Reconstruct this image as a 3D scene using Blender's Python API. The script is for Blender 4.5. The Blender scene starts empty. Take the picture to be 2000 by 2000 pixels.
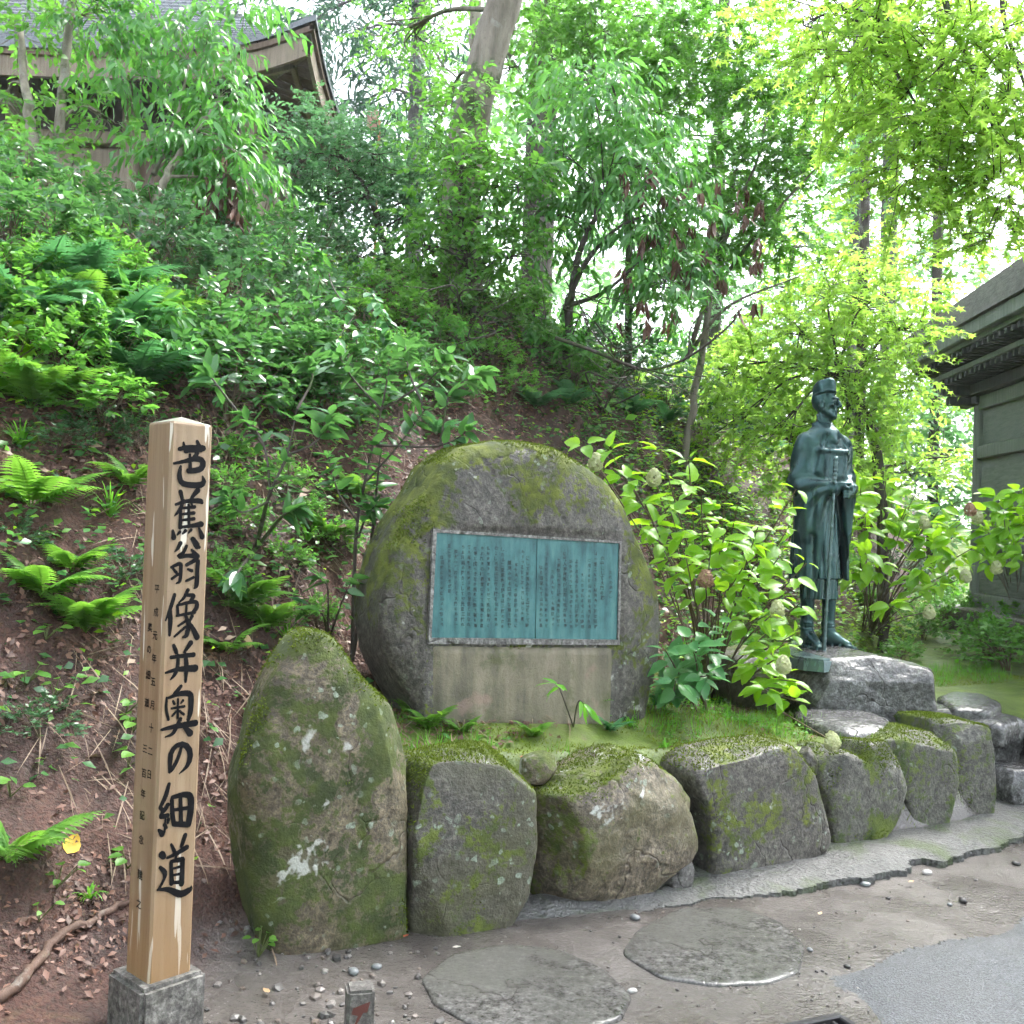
import bpy, bmesh, math, random
import numpy as np
from mathutils import Vector, Matrix

# ------------------------------------------------------------------ camera, sky, sun, exposure
sc = bpy.context.scene
COL = sc.collection
PITCH, ROLL, CAMZ, FPX = math.radians(1.15), math.radians(2.0), 1.45, 2000.0
cam_d = bpy.data.cameras.new('camera'); cam = bpy.data.objects.new('camera', cam_d); COL.objects.link(cam)
cam_d.sensor_width = 36.0; cam_d.lens = 36.0; cam_d.clip_start = 0.05; cam_d.clip_end = 2000.0
_f = Vector((0, math.cos(PITCH), math.sin(PITCH))); _u0 = Vector((0, -math.sin(PITCH), math.cos(PITCH))); _r0 = Vector((1, 0, 0))
_r = _r0*math.cos(ROLL) + _u0*math.sin(ROLL); _u = _u0*math.cos(ROLL) - _r0*math.sin(ROLL)
cam.matrix_world = Matrix(((_r.x, _u.x, -_f.x, 0), (_r.y, _u.y, -_f.y, 0), (_r.z, _u.z, -_f.z, CAMZ), (0, 0, 0, 1)))
sc.camera = cam

SUN_EL, SUN_AZ = math.radians(58), math.radians(48)      # azimuth clockwise from +Y
world = bpy.data.worlds.new('World'); sc.world = world; world.use_nodes = True
wn = world.node_tree; wn.nodes.clear()
sky = wn.nodes.new('ShaderNodeTexSky'); sky.sky_type = 'NISHITA'; sky.sun_disc = False
sky.sun_elevation = SUN_EL; sky.sun_rotation = SUN_AZ; sky.air_density = 1.0; sky.dust_density = 1.5; sky.ozone_density = 1.0
hs = wn.nodes.new('ShaderNodeHueSaturation'); hs.inputs['Saturation'].default_value = 0.30
bg = wn.nodes.new('ShaderNodeBackground'); bg.inputs['Strength'].default_value = 0.15
wo = wn.nodes.new('ShaderNodeOutputWorld')
wn.links.new(sky.outputs[0], hs.inputs['Color']); wn.links.new(hs.outputs[0], bg.inputs['Color']); wn.links.new(bg.outputs[0], wo.inputs[0])

sun_d = bpy.data.lights.new('sun', 'SUN'); sun_d.energy = 1.5; sun_d.angle = math.radians(25); sun_d.color = (1.0, 0.97, 0.92)
sun = bpy.data.objects.new('sun', sun_d); COL.objects.link(sun)
_sd = Vector((math.sin(SUN_AZ)*math.cos(SUN_EL), math.cos(SUN_AZ)*math.cos(SUN_EL), math.sin(SUN_EL)))
sun.rotation_euler = _sd.to_track_quat('Z', 'Y').to_euler(); sun.location = _sd*60

vs = sc.view_settings; vs.view_transform = 'Standard'; vs.look = 'None'; vs.gamma = 1.0; vs.use_curve_mapping = False; vs.exposure = 2.55
cy = sc.cycles
cy.max_bounces = 5; cy.diffuse_bounces = 4; cy.glossy_bounces = 1; cy.transmission_bounces = 4; cy.transparent_max_bounces = 4
cy.use_denoising = True; cy.caustics_reflective = False; cy.caustics_refractive = False; cy.sample_clamp_indirect = 8.0; cy.use_adaptive_sampling = True; cy.adaptive_threshold = 0.05; cy.adaptive_min_samples = 12

# ------------------------------------------------------------------ helpers
def ray(px, py):
    return _f*FPX + _r*(px-1000.0) + _u*(1000.0-py)
def at(px, py, y):
    """world point seen at pixel (px,py) whose world Y is y"""
    d = ray(px, py); return Vector((0, 0, CAMZ)) + d*(y/d.y)
def on_plane(px, py, p0, n):
    d = ray(px, py); o = Vector((0, 0, CAMZ)); t = (Vector(p0)-o).dot(n)/d.dot(n); return o + d*t
def on_z(px, py, z=0.0):
    return on_plane(px, py, (0, 0, z), Vector((0, 0, 1)))

def _hash(ix, iy, iz, seed):
    with np.errstate(over='ignore'):
        n = ix.astype(np.uint32)*np.uint32(73856093) ^ iy.astype(np.uint32)*np.uint32(19349663) ^ iz.astype(np.uint32)*np.uint32(83492791) ^ np.uint32((seed*2654435761) & 0xffffffff)
        n = (n ^ (n >> np.uint32(13)))*np.uint32(1274126177); n = (n ^ (n >> np.uint32(15)))*np.uint32(2246822519); n = n ^ (n >> np.uint32(16))
    return n.astype(np.float64)/4294967295.0
def vnoise(p, seed=0):
    p = np.asarray(p, float); f = np.floor(p); u = p-f; u = u*u*(3-2*u); i = f.astype(np.int64)
    r = 0.0
    for dx in (0, 1):
        wx = u[:, 0] if dx else 1-u[:, 0]
        for dy in (0, 1):
            wy = u[:, 1] if dy else 1-u[:, 1]
            for dz in (0, 1):
                wz = u[:, 2] if dz else 1-u[:, 2]
                r = r + wx*wy*wz*_hash(i[:, 0]+dx, i[:, 1]+dy, i[:, 2]+dz, seed)
    return r*2-1
def fbm(p, octv=4, seed=0, gain=0.5):
    p = np.asarray(p, float); a, r, t = 1.0, 0.0, 0.0
    for k in range(octv):
        r = r + a*vnoise(p*(2.03**k)+k*17.3, seed+k); t += a; a *= gain
    return r/t
def sstep(a, b, x):
    t = np.clip((x-a)/(b-a), 0, 1); return t*t*(3-2*t)
def splus(x, k):
    return k*np.logaddexp(0, np.asarray(x, float)/k)

def make_mesh(name, V, F, mats, smooth=True, midx=None, angle=None):
    V = np.asarray(V, np.float32).reshape(-1, 3)
    F = [np.asarray(f, np.int32) for f in (F if isinstance(F, (list, tuple)) else [F]) if len(f)]
    loops = np.concatenate([f.ravel() for f in F]); tot = np.concatenate([np.full(len(f), f.shape[1], np.int32) for f in F])
    start = np.concatenate([[0], np.cumsum(tot)[:-1]]).astype(np.int32)
    me = bpy.data.meshes.new(name)
    me.vertices.add(len(V)); me.vertices.foreach_set('co', V.ravel())
    me.loops.add(len(loops)); me.loops.foreach_set('vertex_index', loops)
    me.polygons.add(len(tot)); me.polygons.foreach_set('loop_start', start)
    me.polygons.foreach_set('use_smooth', np.full(len(tot), bool(smooth)))
    if midx is not None: me.polygons.foreach_set('material_index', np.asarray(midx, np.int32))
    me.update(calc_edges=True)
    for m in (mats if isinstance(mats, (list, tuple)) else [mats]): me.materials.append(m)
    if angle is not None: me.set_sharp_from_angle(angle=angle)
    return me
def link(name, me, parent=None, loc=None, rot=None, scale=None, mw=None):
    o = bpy.data.objects.new(name, me); COL.objects.link(o)
    if parent is not None: o.parent = parent
    if mw is not None: o.matrix_basis = mw
    else:
        if loc is not None: o.location = loc
        if rot is not None: o.rotation_euler = rot
        if scale is not None: o.scale = scale
    return o
def tag(o, label, cat, group=None):
    o['label'] = label; o['category'] = cat
    if group: o['group'] = group
    return o
def thing(name, label, cat, loc=(0, 0, 0), rz=0.0, group=None):
    o = bpy.data.objects.new(name, None); COL.objects.link(o); o.location = loc; o.rotation_euler = (0, 0, rz); o.empty_display_size = 0.1
    return tag(o, label, cat, group)
def kind(o, k): o['kind'] = k; return o

class Geo:
    def __init__(s): s.V = []; s.F = []; s.n = 0
    def add(s, V, *F):
        V = np.asarray(V, float).reshape(-1, 3)
        for f in F:
            if len(f): s.F.append(np.asarray(f, np.int64)+s.n)
        s.V.append(V); s.n += len(V); return s
    def mesh(s, name, mat, smooth=True, angle=None):
        by = {}
        for f in s.F: by.setdefault(f.shape[1], []).append(f)
        return make_mesh(name, np.concatenate(s.V), [np.concatenate(v) for v in by.values()], mat, smooth, angle=angle)
def tube(g, pts, rad, n=6, cap=True):
    P = np.asarray(pts, float); R = np.broadcast_to(np.asarray(rad, float), (len(P),))
    T = np.gradient(P, axis=0); T /= np.linalg.norm(T, axis=1)[:, None]+1e-9
    ref = np.array([0, 0, 1.0]) if abs(T[:, 2]).mean() < 0.9 else np.array([1.0, 0, 0])
    A = np.cross(T, ref); A /= np.linalg.norm(A, axis=1)[:, None]+1e-9; B = np.cross(T, A)
    th = np.arange(n)*2*math.pi/n
    V = P[:, None]+R[:, None, None]*(np.cos(th)[None, :, None]*A[:, None]+np.sin(th)[None, :, None]*B[:, None])
    m = len(P); i = np.arange(m-1)[:, None]*n; j = np.arange(n)[None]; k = (j+1) % n
    Q = np.stack([i+j, i+k, i+n+k, i+n+j], -1).reshape(-1, 4)
    g.add(V.reshape(-1, 3), Q)
    if cap:
        g.F.append((np.arange(n)[::-1][None]+g.n-m*n)); g.F.append((np.arange(n)[None]+g.n-n))
    return g
def box_geo(g, c, s, R=None):
    c = np.asarray(c, float); h = np.asarray(s, float)/2
    V = np.array([[x, y, z] for x in (-1, 1) for y in (-1, 1) for z in (-1, 1)], float)*h
    if R is not None: V = V @ np.asarray(R).T
    F = np.array([[0, 1, 3, 2], [4, 6, 7, 5], [0, 4, 5, 1], [2, 3, 7, 6], [0, 2, 6, 4], [1, 5, 7, 3]])
    g.add(V+c, F); return g
_bc = {}
def bevel_box(size, mat, bev=0.006, seg=1):
    k = (tuple(round(v, 4) for v in size), mat.name, bev, seg)
    if k not in _bc:
        bm = bmesh.new(); bmesh.ops.create_cube(bm, size=1.0)
        for v in bm.verts: v.co = Vector((v.co.x*size[0], v.co.y*size[1], v.co.z*size[2]))
        if bev: bmesh.ops.bevel(bm, geom=bm.edges[:], offset=min(bev, min(size)*0.3), segments=seg, affect='EDGES')
        me = bpy.data.meshes.new('block'); bm.to_mesh(me); bm.free(); me.materials.append(mat); _bc[k] = me
    return _bc[k]
def smooth_path(pts, n=24):
    P = np.asarray(pts, float); m = len(P)
    if m == 2: t = np.linspace(0, 1, n)[:, None]; return P[0]*(1-t)+P[1]*t
    t = np.linspace(0, m-1-1e-6, n); i = t.astype(int); u = (t-i)[:, None]
    Q = np.vstack([2*P[0]-P[1], P, 2*P[-1]-P[-2]]); a, b, c, d = Q[i], Q[i+1], Q[i+2], Q[i+3]
    return 0.5*((2*b)+(c-a)*u+(2*a-5*b+4*c-d)*u*u+(3*b-a-3*c+d)*u**3)

# ------------------------------------------------------------------ materials
class Nt:
    def __init__(s, name):
        s.m = bpy.data.materials.new(name); s.m.use_nodes = True; s.t = s.m.node_tree; s.t.nodes.clear()
    def n(s, typ, ins=None, **props):
        nd = s.t.nodes.new('ShaderNode'+typ)
        for k, v in props.items(): setattr(nd, k, v)
        for k, v in (ins or {}).items():
            if isinstance(v, bpy.types.NodeSocket): s.t.links.new(v, nd.inputs[k])
            elif isinstance(v, bpy.types.Node): s.t.links.new(v.outputs[0], nd.inputs[k])
            else:
                if isinstance(v, (tuple, list)) and len(v) == 3 and nd.inputs[k].type == 'RGBA': v = (*v, 1)
                nd.inputs[k].default_value = v
        return nd
    def math(s, op, a, b=0.0, clamp=False):
        return s.n('Math', {0: a, 1: b}, operation=op, use_clamp=clamp).outputs[0]
    def mix(s, f, a, b, mode='MIX'):
        return s.n('MixRGB', {0: f, 1: a, 2: b}, blend_type=mode).outputs[0]
    def coord(s, scale=(1, 1, 1), out='Object', rot=(0, 0, 0)):
        tc = s.n('TexCoord'); return s.n('Mapping', {'Vector': tc.outputs[out], 'Scale': scale, 'Rotation': rot}).outputs[0]
    def noise(s, vec, scale, detail=4, rough=0.55, dist=0.0):
        return s.n('TexNoise', {'Vector': vec, 'Scale': scale, 'Detail': detail, 'Roughness': rough, 'Distortion': dist}).outputs[0]
    def ramp(s, f, stops, interp='LINEAR'):
        r = s.n('ValToRGB', {0: f}); cr = r.color_ramp; cr.interpolation = interp
        while len(cr.elements) < len(stops): cr.elements.new(0.5)
        for e, (p, c) in zip(cr.elements, stops):
            e.position = p; e.color = (*c, 1) if isinstance(c, (tuple, list)) else (c, c, c, 1)
        return r.outputs[0]
    def out(s, shader):
        o = s.n('OutputMaterial'); s.t.links.new(shader if isinstance(shader, bpy.types.NodeSocket) else shader.outputs[0], o.inputs[0]); return s.m
    def bsdf(s, **k):
        return s.n('BsdfPrincipled', {a.replace('_', ' '): v for a, v in k.items()})
    def bump(s, h, strength=0.3, dist=0.02, nrm=None):
        i = {'Height': h, 'Strength': strength, 'Distance': dist}
        if nrm is not None: i['Normal'] = nrm
        return s.n('Bump', i).outputs[0]

def leaf_mat(name, dark, light, trans, rough=0.32, tfac=0.35, spec=0.5, spots=None):
    t = Nt(name)
    gi = t.n('NewGeometry'); oi = t.n('ObjectInfo')
    rnd = t.math('FRACT', t.math('ADD', gi.outputs['Random Per Island'], oi.outputs['Random']))
    big = t.noise(t.coord(), 1.3, 2)
    f = t.math('ADD', t.math('MULTIPLY', rnd, 0.75), t.math('MULTIPLY', t.math('SUBTRACT', big, 0.38), 0.9), clamp=True)
    stops = [(0.0, dark), (0.85, light)]
    if spots: stops = [(0.0, dark), (0.8, light), (0.965, light), (0.985, spots)]
    colr = t.ramp(f, stops)
    b = t.bsdf(Base_Color=colr, Roughness=rough, Specular_IOR_Level=spec)
    tr = t.n('BsdfTranslucent', {'Color': t.mix(0.6, colr, trans)})
    return t.out(t.n('MixShader', {0: tfac, 1: b.outputs[0], 2: tr.outputs[0]}))

def wv0(t, v):
    return t.n('VectorMath', {0: v, 1: t.n('VectorMath', {0: t.n('TexNoise', {'Vector': v, 'Scale': 4.0, 'Detail': 3}).outputs['Color'], 1: (0.35, 0.35, 0.35)}, operation='MULTIPLY').outputs[0]}, operation='ADD').outputs[0]
def rock_mat(name, c1=(0.09, 0.08, 0.065), c2=(0.2, 0.185, 0.155), moss=0.0, mossc=((0.035, 0.055, 0.008), (0.1, 0.13, 0.015)), lichen=0.5, white=0.3, rough=0.5, mtop=0.5, seed=0.0, bumpk=1.0, stain=None):
    t = Nt(name); v0 = t.coord(); v = t.n('VectorMath', {0: v0, 1: (seed, seed*1.7, seed*0.6)}, operation='ADD').outputs[0]
    geo = t.n('NewGeometry'); nz = t.n('SeparateXYZ', {0: geo.outputs['Normal']}).outputs[2]
    n1 = t.noise(v, 2.2, 3, 0.6); n2 = t.noise(v, 14, 3, 0.75); n3 = t.noise(v, 70, 2, 0.75)
    base = t.ramp(t.math('ADD', t.math('MULTIPLY', n1, 0.45), t.math('MULTIPLY', n2, 0.55)), [(0.36, c1), (0.66, c2)])
    base = t.mix(t.ramp(n3, [(0.4, 0.55), (0.62, 0.0)]), base, (0.035, 0.03, 0.026))
    n4 = t.noise(v, 31, 3, 0.8)
    base = t.mix(0.85, base, t.ramp(n4, [(0.34, 0.28), (0.5, 0.95), (0.68, 1.9)]), 'MULTIPLY')
    if stain:
        base = t.mix(t.math('MULTIPLY', t.ramp(t.noise(v, 1.7, 2, 0.6, 0.4), [(0.45, 0.0), (0.6, 1.0)]), 0.7), base, stain)
    ck = t.n('TexVoronoi', {'Vector': t.n('VectorMath', {0: wv0(t, v), 1: (1.0, 1.0, 0.7)}, operation='MULTIPLY').outputs[0], 'Scale': 2.6}, feature='DISTANCE_TO_EDGE').outputs['Distance']
    crack = t.math('MULTIPLY', t.ramp(ck, [(0.0, 1.0), (0.014, 0.0)]), t.ramp(n1, [(0.46, 0.0), (0.56, 1.0)]))
    base = t.mix(t.math('MULTIPLY', crack, 0.5), base, (0.02, 0.017, 0.014))
    # moss: patchy, denser where rain collects
    mm = t.math('ADD', t.math('ADD', t.noise(v, 3.1, 4, 0.7, 0.6), t.math('MULTIPLY', nz, mtop*0.35)), t.math('MULTIPLY', t.math('SUBTRACT', n4, 0.5), 0.55))
    mk = t.ramp(mm, [(0.63-moss, 0.0), (0.70-moss, 1.0)])
    mc = t.ramp(t.noise(v, 9, 2, 0.7), [(0.35, mossc[0]), (0.65, mossc[1])])
    colr = t.mix(t.math('MULTIPLY', mk, 0.93), base, mc)
    # lichen dots and larger pale patches
    wv = t.n('VectorMath', {0: v, 1: t.n('VectorMath', {0: t.n('TexNoise', {'Vector': v, 'Scale': 22, 'Detail': 2}).outputs['Color'], 1: (0.045, 0.045, 0.045)}, operation='MULTIPLY').outputs[0]}, operation='ADD').outputs[0]
    vo = t.n('TexVoronoi', {'Vector': wv, 'Scale': 30, 'Randomness': 1.0}); rs = t.n('SeparateXYZ', {0: vo.outputs['Color']}).outputs[0]
    dot = t.math('MULTIPLY', t.ramp(t.math('SUBTRACT', vo.outputs['Distance'], t.math('MULTIPLY', t.math('MULTIPLY', rs, rs), 0.42)), [(0.0, 1.0), (0.06, 0.0)]), t.ramp(t.noise(v, 3.7, 3, 0.7), [(0.58-0.14*lichen, 0.0), (0.70-0.1*lichen, 1.0)]))
    dot = t.math('MULTIPLY', dot, t.ramp(n3, [(0.3, 0.35), (0.6, 1.0)]))
    colr = t.mix(t.math('MULTIPLY', dot, min(1.0, lichen*1.6)), colr, (0.24, 0.29, 0.23))
    w = t.ramp(t.math('ADD', t.noise(v, 2.6, 4, 0.75, 0.8), t.math('MULTIPLY', t.math('SUBTRACT', n2, 0.5), 0.3)), [(0.72-0.1*white, 0.0), (0.76-0.1*white, 1.0)])
    colr = t.mix(t.math('MULTIPLY', w, 0.85 if white > 0 else 0.0), colr, (0.42, 0.43, 0.40))
    h = t.math('ADD', t.math('MULTIPLY', n2, 0.55), t.math('SUBTRACT', t.math('ADD', t.math('MULTIPLY', n4, 0.35), t.math('MULTIPLY', n3, 0.3)), t.math('MULTIPLY', crack, 0.5)))
    rr = t.math('ADD', rough, t.math('MULTIPLY', mk, 0.35), clamp=True)
    b = t.bsdf(Base_Color=colr, Roughness=rr, Specular_IOR_Level=0.5, Normal=t.bump(h, 0.5*bumpk, 0.025))
    return t.out(b)

def bark_mat(name, c1, c2, moss=0.0, sc=1.0):
    t = Nt(name); v = t.coord((6*sc, 6*sc, 1.2*sc)); n1 = t.noise(v, 3, 5, 0.65); n2 = t.noise(t.coord(), 3.0, 5, 0.65)
    colr = t.ramp(n1, [(0.3, c1), (0.7, c2)])
    if moss > 0: colr = t.mix(t.ramp(n2, [(0.62-moss*0.3, 0.0), (0.68-moss*0.3, 0.9)]), colr, (0.035, 0.06, 0.01))
    colr = t.mix(t.ramp(t.noise(t.coord(), 9, 4, 0.7), [(0.6, 0.0), (0.7, 0.5)]), colr, (0.28, 0.29, 0.26))
    return t.out(t.bsdf(Base_Color=colr, Roughness=0.75, Normal=t.bump(n1, 0.5, 0.02)))
def wood_mat(name, c1, c2, rough=0.6, scale=(14, 14, 0.8)):
    t = Nt(name); v = t.coord(scale); n1 = t.noise(v, 2.2, 5, 0.6, 0.4); n2 = t.noise(t.coord(), 2.0, 4, 0.6)
    oi = t.n('ObjectInfo').outputs['Random']
    colr = t.ramp(t.math('ADD', t.math('MULTIPLY', n1, 0.7), t.math('MULTIPLY', t.math('ADD', n2, t.math('MULTIPLY', oi, 0.3)), 0.3)), [(0.35, c1), (0.65, c2)])
    return t.out(t.bsdf(Base_Color=colr, Roughness=rough, Normal=t.bump(n1, 0.25, 0.01)))
def plain(name, c, rough=0.6, metal=0.0, var=0.25, scale=8, spec=0.5):
    t = Nt(name); n1 = t.noise(t.coord(), scale, 4, 0.6)
    c2 = tuple(x*(1+var) for x in c); c1 = tuple(x*(1-var) for x in c)
    return t.out(t.bsdf(Base_Color=t.ramp(n1, [(0.3, c1), (0.7, c2)]), Roughness=rough, Metallic=metal, Specular_IOR_Level=spec))
# ------------------------------------------------------------------ terrain
R0 = np.array([-0.95, 3.45]); RD = np.array([0.8815, 0.4722]); RN = np.array([-0.4722, 0.8815])
def bank_s(x, y):
    return -0.764*(x+1.2)+0.645*(y-3.1)-0.55*splus(x-3.2, 0.4)
def H(x, y, detail=True):
    x = np.asarray(x, float); y = np.asarray(y, float); sh = x.shape; x = x.ravel(); y = y.ravel()
    s = bank_s(x, y)
    p = np.stack([x, y, x*0], 1)
    bank = 1.2*splus(s, 0.12)-0.9*splus(s-2.45, 0.35)-0.25*splus(s-12, 2.0)
    bank = bank+0.5*np.exp(-((x+0.6)**2+(y-9.2)**2)/2.2)
    t = (x-R0[0])*RD[0]+(y-R0[1])*RD[1]; w = (x-R0[0])*RN[0]+(y-R0[1])*RN[1]
    tz = np.interp(t, [0, 1.2, 4, 6], [0.56, 0.54, 0.40, 0.40])
    inside = sstep(0.06, 0.24, w)*sstep(0.05, 0.35, t)*(1-sstep(3.75, 4.15, t))
    ramp = 0.42*sstep(0.2, 1.3, w)*sstep(3.6, 4.1, t)
    tz = tz+0.15*sstep(0.3, 0.8, w)*(1-sstep(2.2, 3.2, t))
    terr = tz*inside+ramp*(1-inside)+0.10*sstep(2.0, 5.0, w)*sstep(3, 5, t)
    k = 0.08; z = k*np.logaddexp(bank/k, terr/k)-k*math.log(2)*np.exp(-np.abs(bank-terr)/k)
    if detail:
        m = sstep(0.05, 0.5, s)
        z = z+m*(0.16*fbm(p*1.1, 3, 5)+0.07*fbm(p*4.2, 3, 9)+0.045*np.abs(fbm(p*11, 2, 11)))
        z = z+(1-m)*0.012*fbm(p*2.5, 3, 3)+0.012*inside*fbm(p*6, 3, 4)
    return z.reshape(sh)
def Hz(x, y): return float(H(np.array([x]), np.array([y]))[0])
_T = np.concatenate([np.arange(1.6, 16, 0.015), np.arange(16, 60, 0.2)])
def hit(px, py, maxd=60.0):
    d = ray(px, py); X = d.x/d.y*_T; Z = CAMZ+d.z/d.y*_T
    b = np.nonzero(Z <= H(X, _T))[0]
    if len(b): y = _T[b[0]]
    else:                                   # over the crest: where the sight line passes closest to the ground
        q = _T < 13; y = _T[q][np.argmin((Z-H(X, _T))[q])]
    return Vector((d.x/d.y*y, y, CAMZ+d.z/d.y*y))
def gpt(px, py, dz=0.0):
    p = hit(px, py); return Vector((p.x, p.y, Hz(p.x, p.y)+dz))

def axis(lo, hi, step, far, k=1.16):
    a = list(np.arange(lo, hi, step)); s = step; v = a[-1]
    while v < far: s *= k; v += s; a.append(v)
    s = step; v = lo; b = []
    while v > -far: s *= k; v -= s; b.append(v)
    return np.array(b[::-1]+a)
gx = axis(-3.6, 5.0, 0.04, 300); gy = axis(2.0, 9.0, 0.04, 300)
GX, GY = np.meshgrid(gx, gy); GZ = H(GX, GY); nx_, ny_ = len(gx), len(gy)
ii = (np.arange(ny_-1)[:, None]*nx_+np.arange(nx_-1)[None]).ravel()
gF = np.stack([ii, ii+1, ii+nx_+1, ii+nx_], 1)

def ground_mat():
    t = Nt('ground_soil'); v = t.coord()
    am = t.n('Attribute', attribute_name='moss').outputs['Fac']; ab = t.n('Attribute', attribute_name='bank').outputs['Fac']
    n1 = t.noise(v, 1.6, 3, 0.6); n2 = t.noise(v, 9, 3, 0.75); n3 = t.noise(v, 60, 2, 0.75)
    path = t.ramp(t.math('ADD', t.math('MULTIPLY', n1, 0.5), t.math('MULTIPLY', n2, 0.5)), [(0.36, (0.066, 0.060, 0.054)), (0.64, (0.132, 0.120, 0.110))])
    path = t.mix(t.ramp(n3, [(0.4, 0.3), (0.6, 0.0)]), path, (0.06, 0.05, 0.045))
    vo = t.n('TexVoronoi', {'Vector': v, 'Scale': 55}); path = t.mix(t.math('MULTIPLY', t.ramp(vo.outputs['Distance'], [(0.12, 1.0), (0.2, 0.0)]), t.ramp(n2, [(0.5, 0.0), (0.6, 0.7)])), path, (0.24, 0.23, 0.22))
    soil = t.ramp(t.math('ADD', t.math('MULTIPLY', n1, 0.4), t.math('MULTIPLY', n2, 0.6)), [(0.3, (0.020, 0.008, 0.006)), (0.5, (0.060, 0.026, 0.019)), (0.68, (0.115, 0.056, 0.040))])
    soil = t.mix(t.ramp(n3, [(0.38, 0.65), (0.56, 0.0)]), soil, (0.03, 0.018, 0.013))
    soil = t.mix(t.ramp(t.noise(v, 2.1, 5, 0.7, 0.5), [(0.60, 0.0), (0.70, 0.6)]), soil, (0.14, 0.095, 0.05))
    mossc = t.ramp(t.noise(v, 7, 5, 0.7), [(0.32, (0.045, 0.075, 0.010)), (0.55, (0.10, 0.15, 0.018)), (0.72, (0.16, 0.215, 0.035))])
    mossc = t.mix(t.ramp(t.noise(v, 4.3, 4, 0.7), [(0.62, 0.0), (0.7, 0.7)]), mossc, (0.11, 0.08, 0.045))
    c = t.mix(ab, path, soil)
    edge = t.ramp(t.math('ADD', am, t.math('MULTIPLY', t.math('SUBTRACT', n2, 0.5), 0.8)), [(0.4, 0.0), (0.6, 1.0)])
    c = t.mix(edge, c, mossc)
    rr = t.math('ADD', t.ramp(n1, [(0.4, 0.14), (0.6, 0.36)]), t.math('MULTIPLY', ab, 0.55))
    h = t.math('ADD', t.math('MULTIPLY', n2, 0.5), t.math('MULTIPLY', n3, 0.6))
    return t.out(t.bsdf(Base_Color=c, Roughness=t.math('ADD', rr, t.math('MULTIPLY', edge, 0.3), clamp=True), Normal=t.bump(h, t.math('ADD', 0.3, t.math('MULTIPLY', ab, 0.6)), 0.03)))
gme = make_mesh('ground', np.stack([GX, GY, GZ], -1).reshape(-1, 3), gF, ground_mat())
S_ = bank_s(GX, GY); t_ = (GX-R0[0])*RD[0]+(GY-R0[1])*RD[1]; w_ = (GX-R0[0])*RN[0]+(GY-R0[1])*RN[1]
_nn = fbm(np.stack([GX.ravel(), GY.ravel(), GX.ravel()*0], 1)*1.5, 3, 21).reshape(GX.shape)
mossm = sstep(0.05, 0.2, w_)*sstep(0.1, 0.4, t_)*(1-sstep(0.35, 0.85, S_+0.3*_nn))*(1-sstep(3.7, 4.1, t_)*(1-sstep(0.75, 1.05, w_+0.4*_nn)))
mossm = np.maximum(mossm, 0.6*sstep(8, 11, GX)); bankm = np.maximum(sstep(-0.12, 0.06, S_+0.1*_nn), (1-sstep(-1.1, -0.85, GX+0.1*_nn))*sstep(1.5, 2.2, GY))
for nm, arr in (('moss', mossm), ('bank', bankm)):
    a = gme.attributes.new(nm, 'FLOAT', 'POINT'); a.data.foreach_set('value', arr.ravel().astype(np.float32))
ground = kind(link('ground', gme), 'structure')

# ------------------------------------------------------------------ sheets laid on the ground: asphalt road, mortar footing
def in_poly(P, poly):
    x, y = P[:, 0], P[:, 1]; r = np.zeros(len(P), bool); n = len(poly)
    for i in range(n):
        x1, y1 = poly[i]; x2, y2 = poly[(i+1) % n]
        c = ((y1 > y) != (y2 > y)) & (x < (x2-x1)*(y-y1)/((y2-y1) if abs(y2-y1) > 1e-9 else 1e-9)+x1); r ^= c
    return r
def edge_dist(x, y, poly):
    d = np.full(x.shape, 9.0); n = len(poly)
    for i in range(n):
        a = np.array(poly[i]); L = np.array(poly[(i+1) % n])-a; t = np.clip(((x-a[0])*L[0]+(y-a[1])*L[1])/(L@L+1e-9), 0, 1); d = np.minimum(d, np.hypot(x-a[0]-t*L[0], y-a[1]-t*L[1]))
    return d
def slab(name, poly, ztop, mat, res=0.025, thick=0.05, jit=0.35, seed=1):
    poly = np.asarray(poly, float); lo = poly.min(0)-res; hi = poly.max(0)+res
    xs = np.arange(lo[0], hi[0], res); ys = np.arange(lo[1], hi[1], res); X, Y = np.meshgrid(xs, ys)
    C = np.stack([X.ravel()+res/2, Y.ravel()+res/2], 1)
    C2 = C+0.05*np.stack([fbm(np.c_[C*6, C[:, :1]*0], 3, seed), fbm(np.c_[C*9, C[:, :1]*0], 3, seed+7)], 1)
    ins = in_poly(C2, poly).reshape(X.shape); ins[-1] = False; ins[:, -1] = False
    rng = np.random.default_rng(seed); VX = X+rng.uniform(-jit, jit, X.shape)*res; VY = Y+rng.uniform(-jit, jit, Y.shape)*res
    VZ = ztop(VX, VY); n = X.shape[1]; a, b = np.nonzero(ins); i = a*n+b
    F = np.stack([i, i+1, i+n+1, i+n], 1)
    V = np.stack([VX, VY, VZ], -1).reshape(-1, 3); low = V.copy(); low[:, 2] = VZ.ravel()-thick
    N = len(V); sk = []
    for da, db, e in ((-1, 0, (0, 1)), (0, 1, (1, n+1)), (1, 0, (n+1, n)), (0, -1, (n, 0))):
        nb = np.zeros_like(ins); A = a+da; B = b+db; ok = ~ins[np.clip(A, 0, ins.shape[0]-1), np.clip(B, 0, ins.shape[1]-1)]
        j = i[ok]; p, q = j+e[0], j+e[1]; sk.append(np.stack([p, p+N, q+N, q], 1))
    Fa = np.concatenate([F]+sk); VV = np.concatenate([V, low]); used = np.unique(Fa); mp = np.full(2*N, -1); mp[used] = np.arange(len(used))
    return make_mesh(name, VV[used], mp[Fa], mat, True, angle=math.radians(50))
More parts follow.
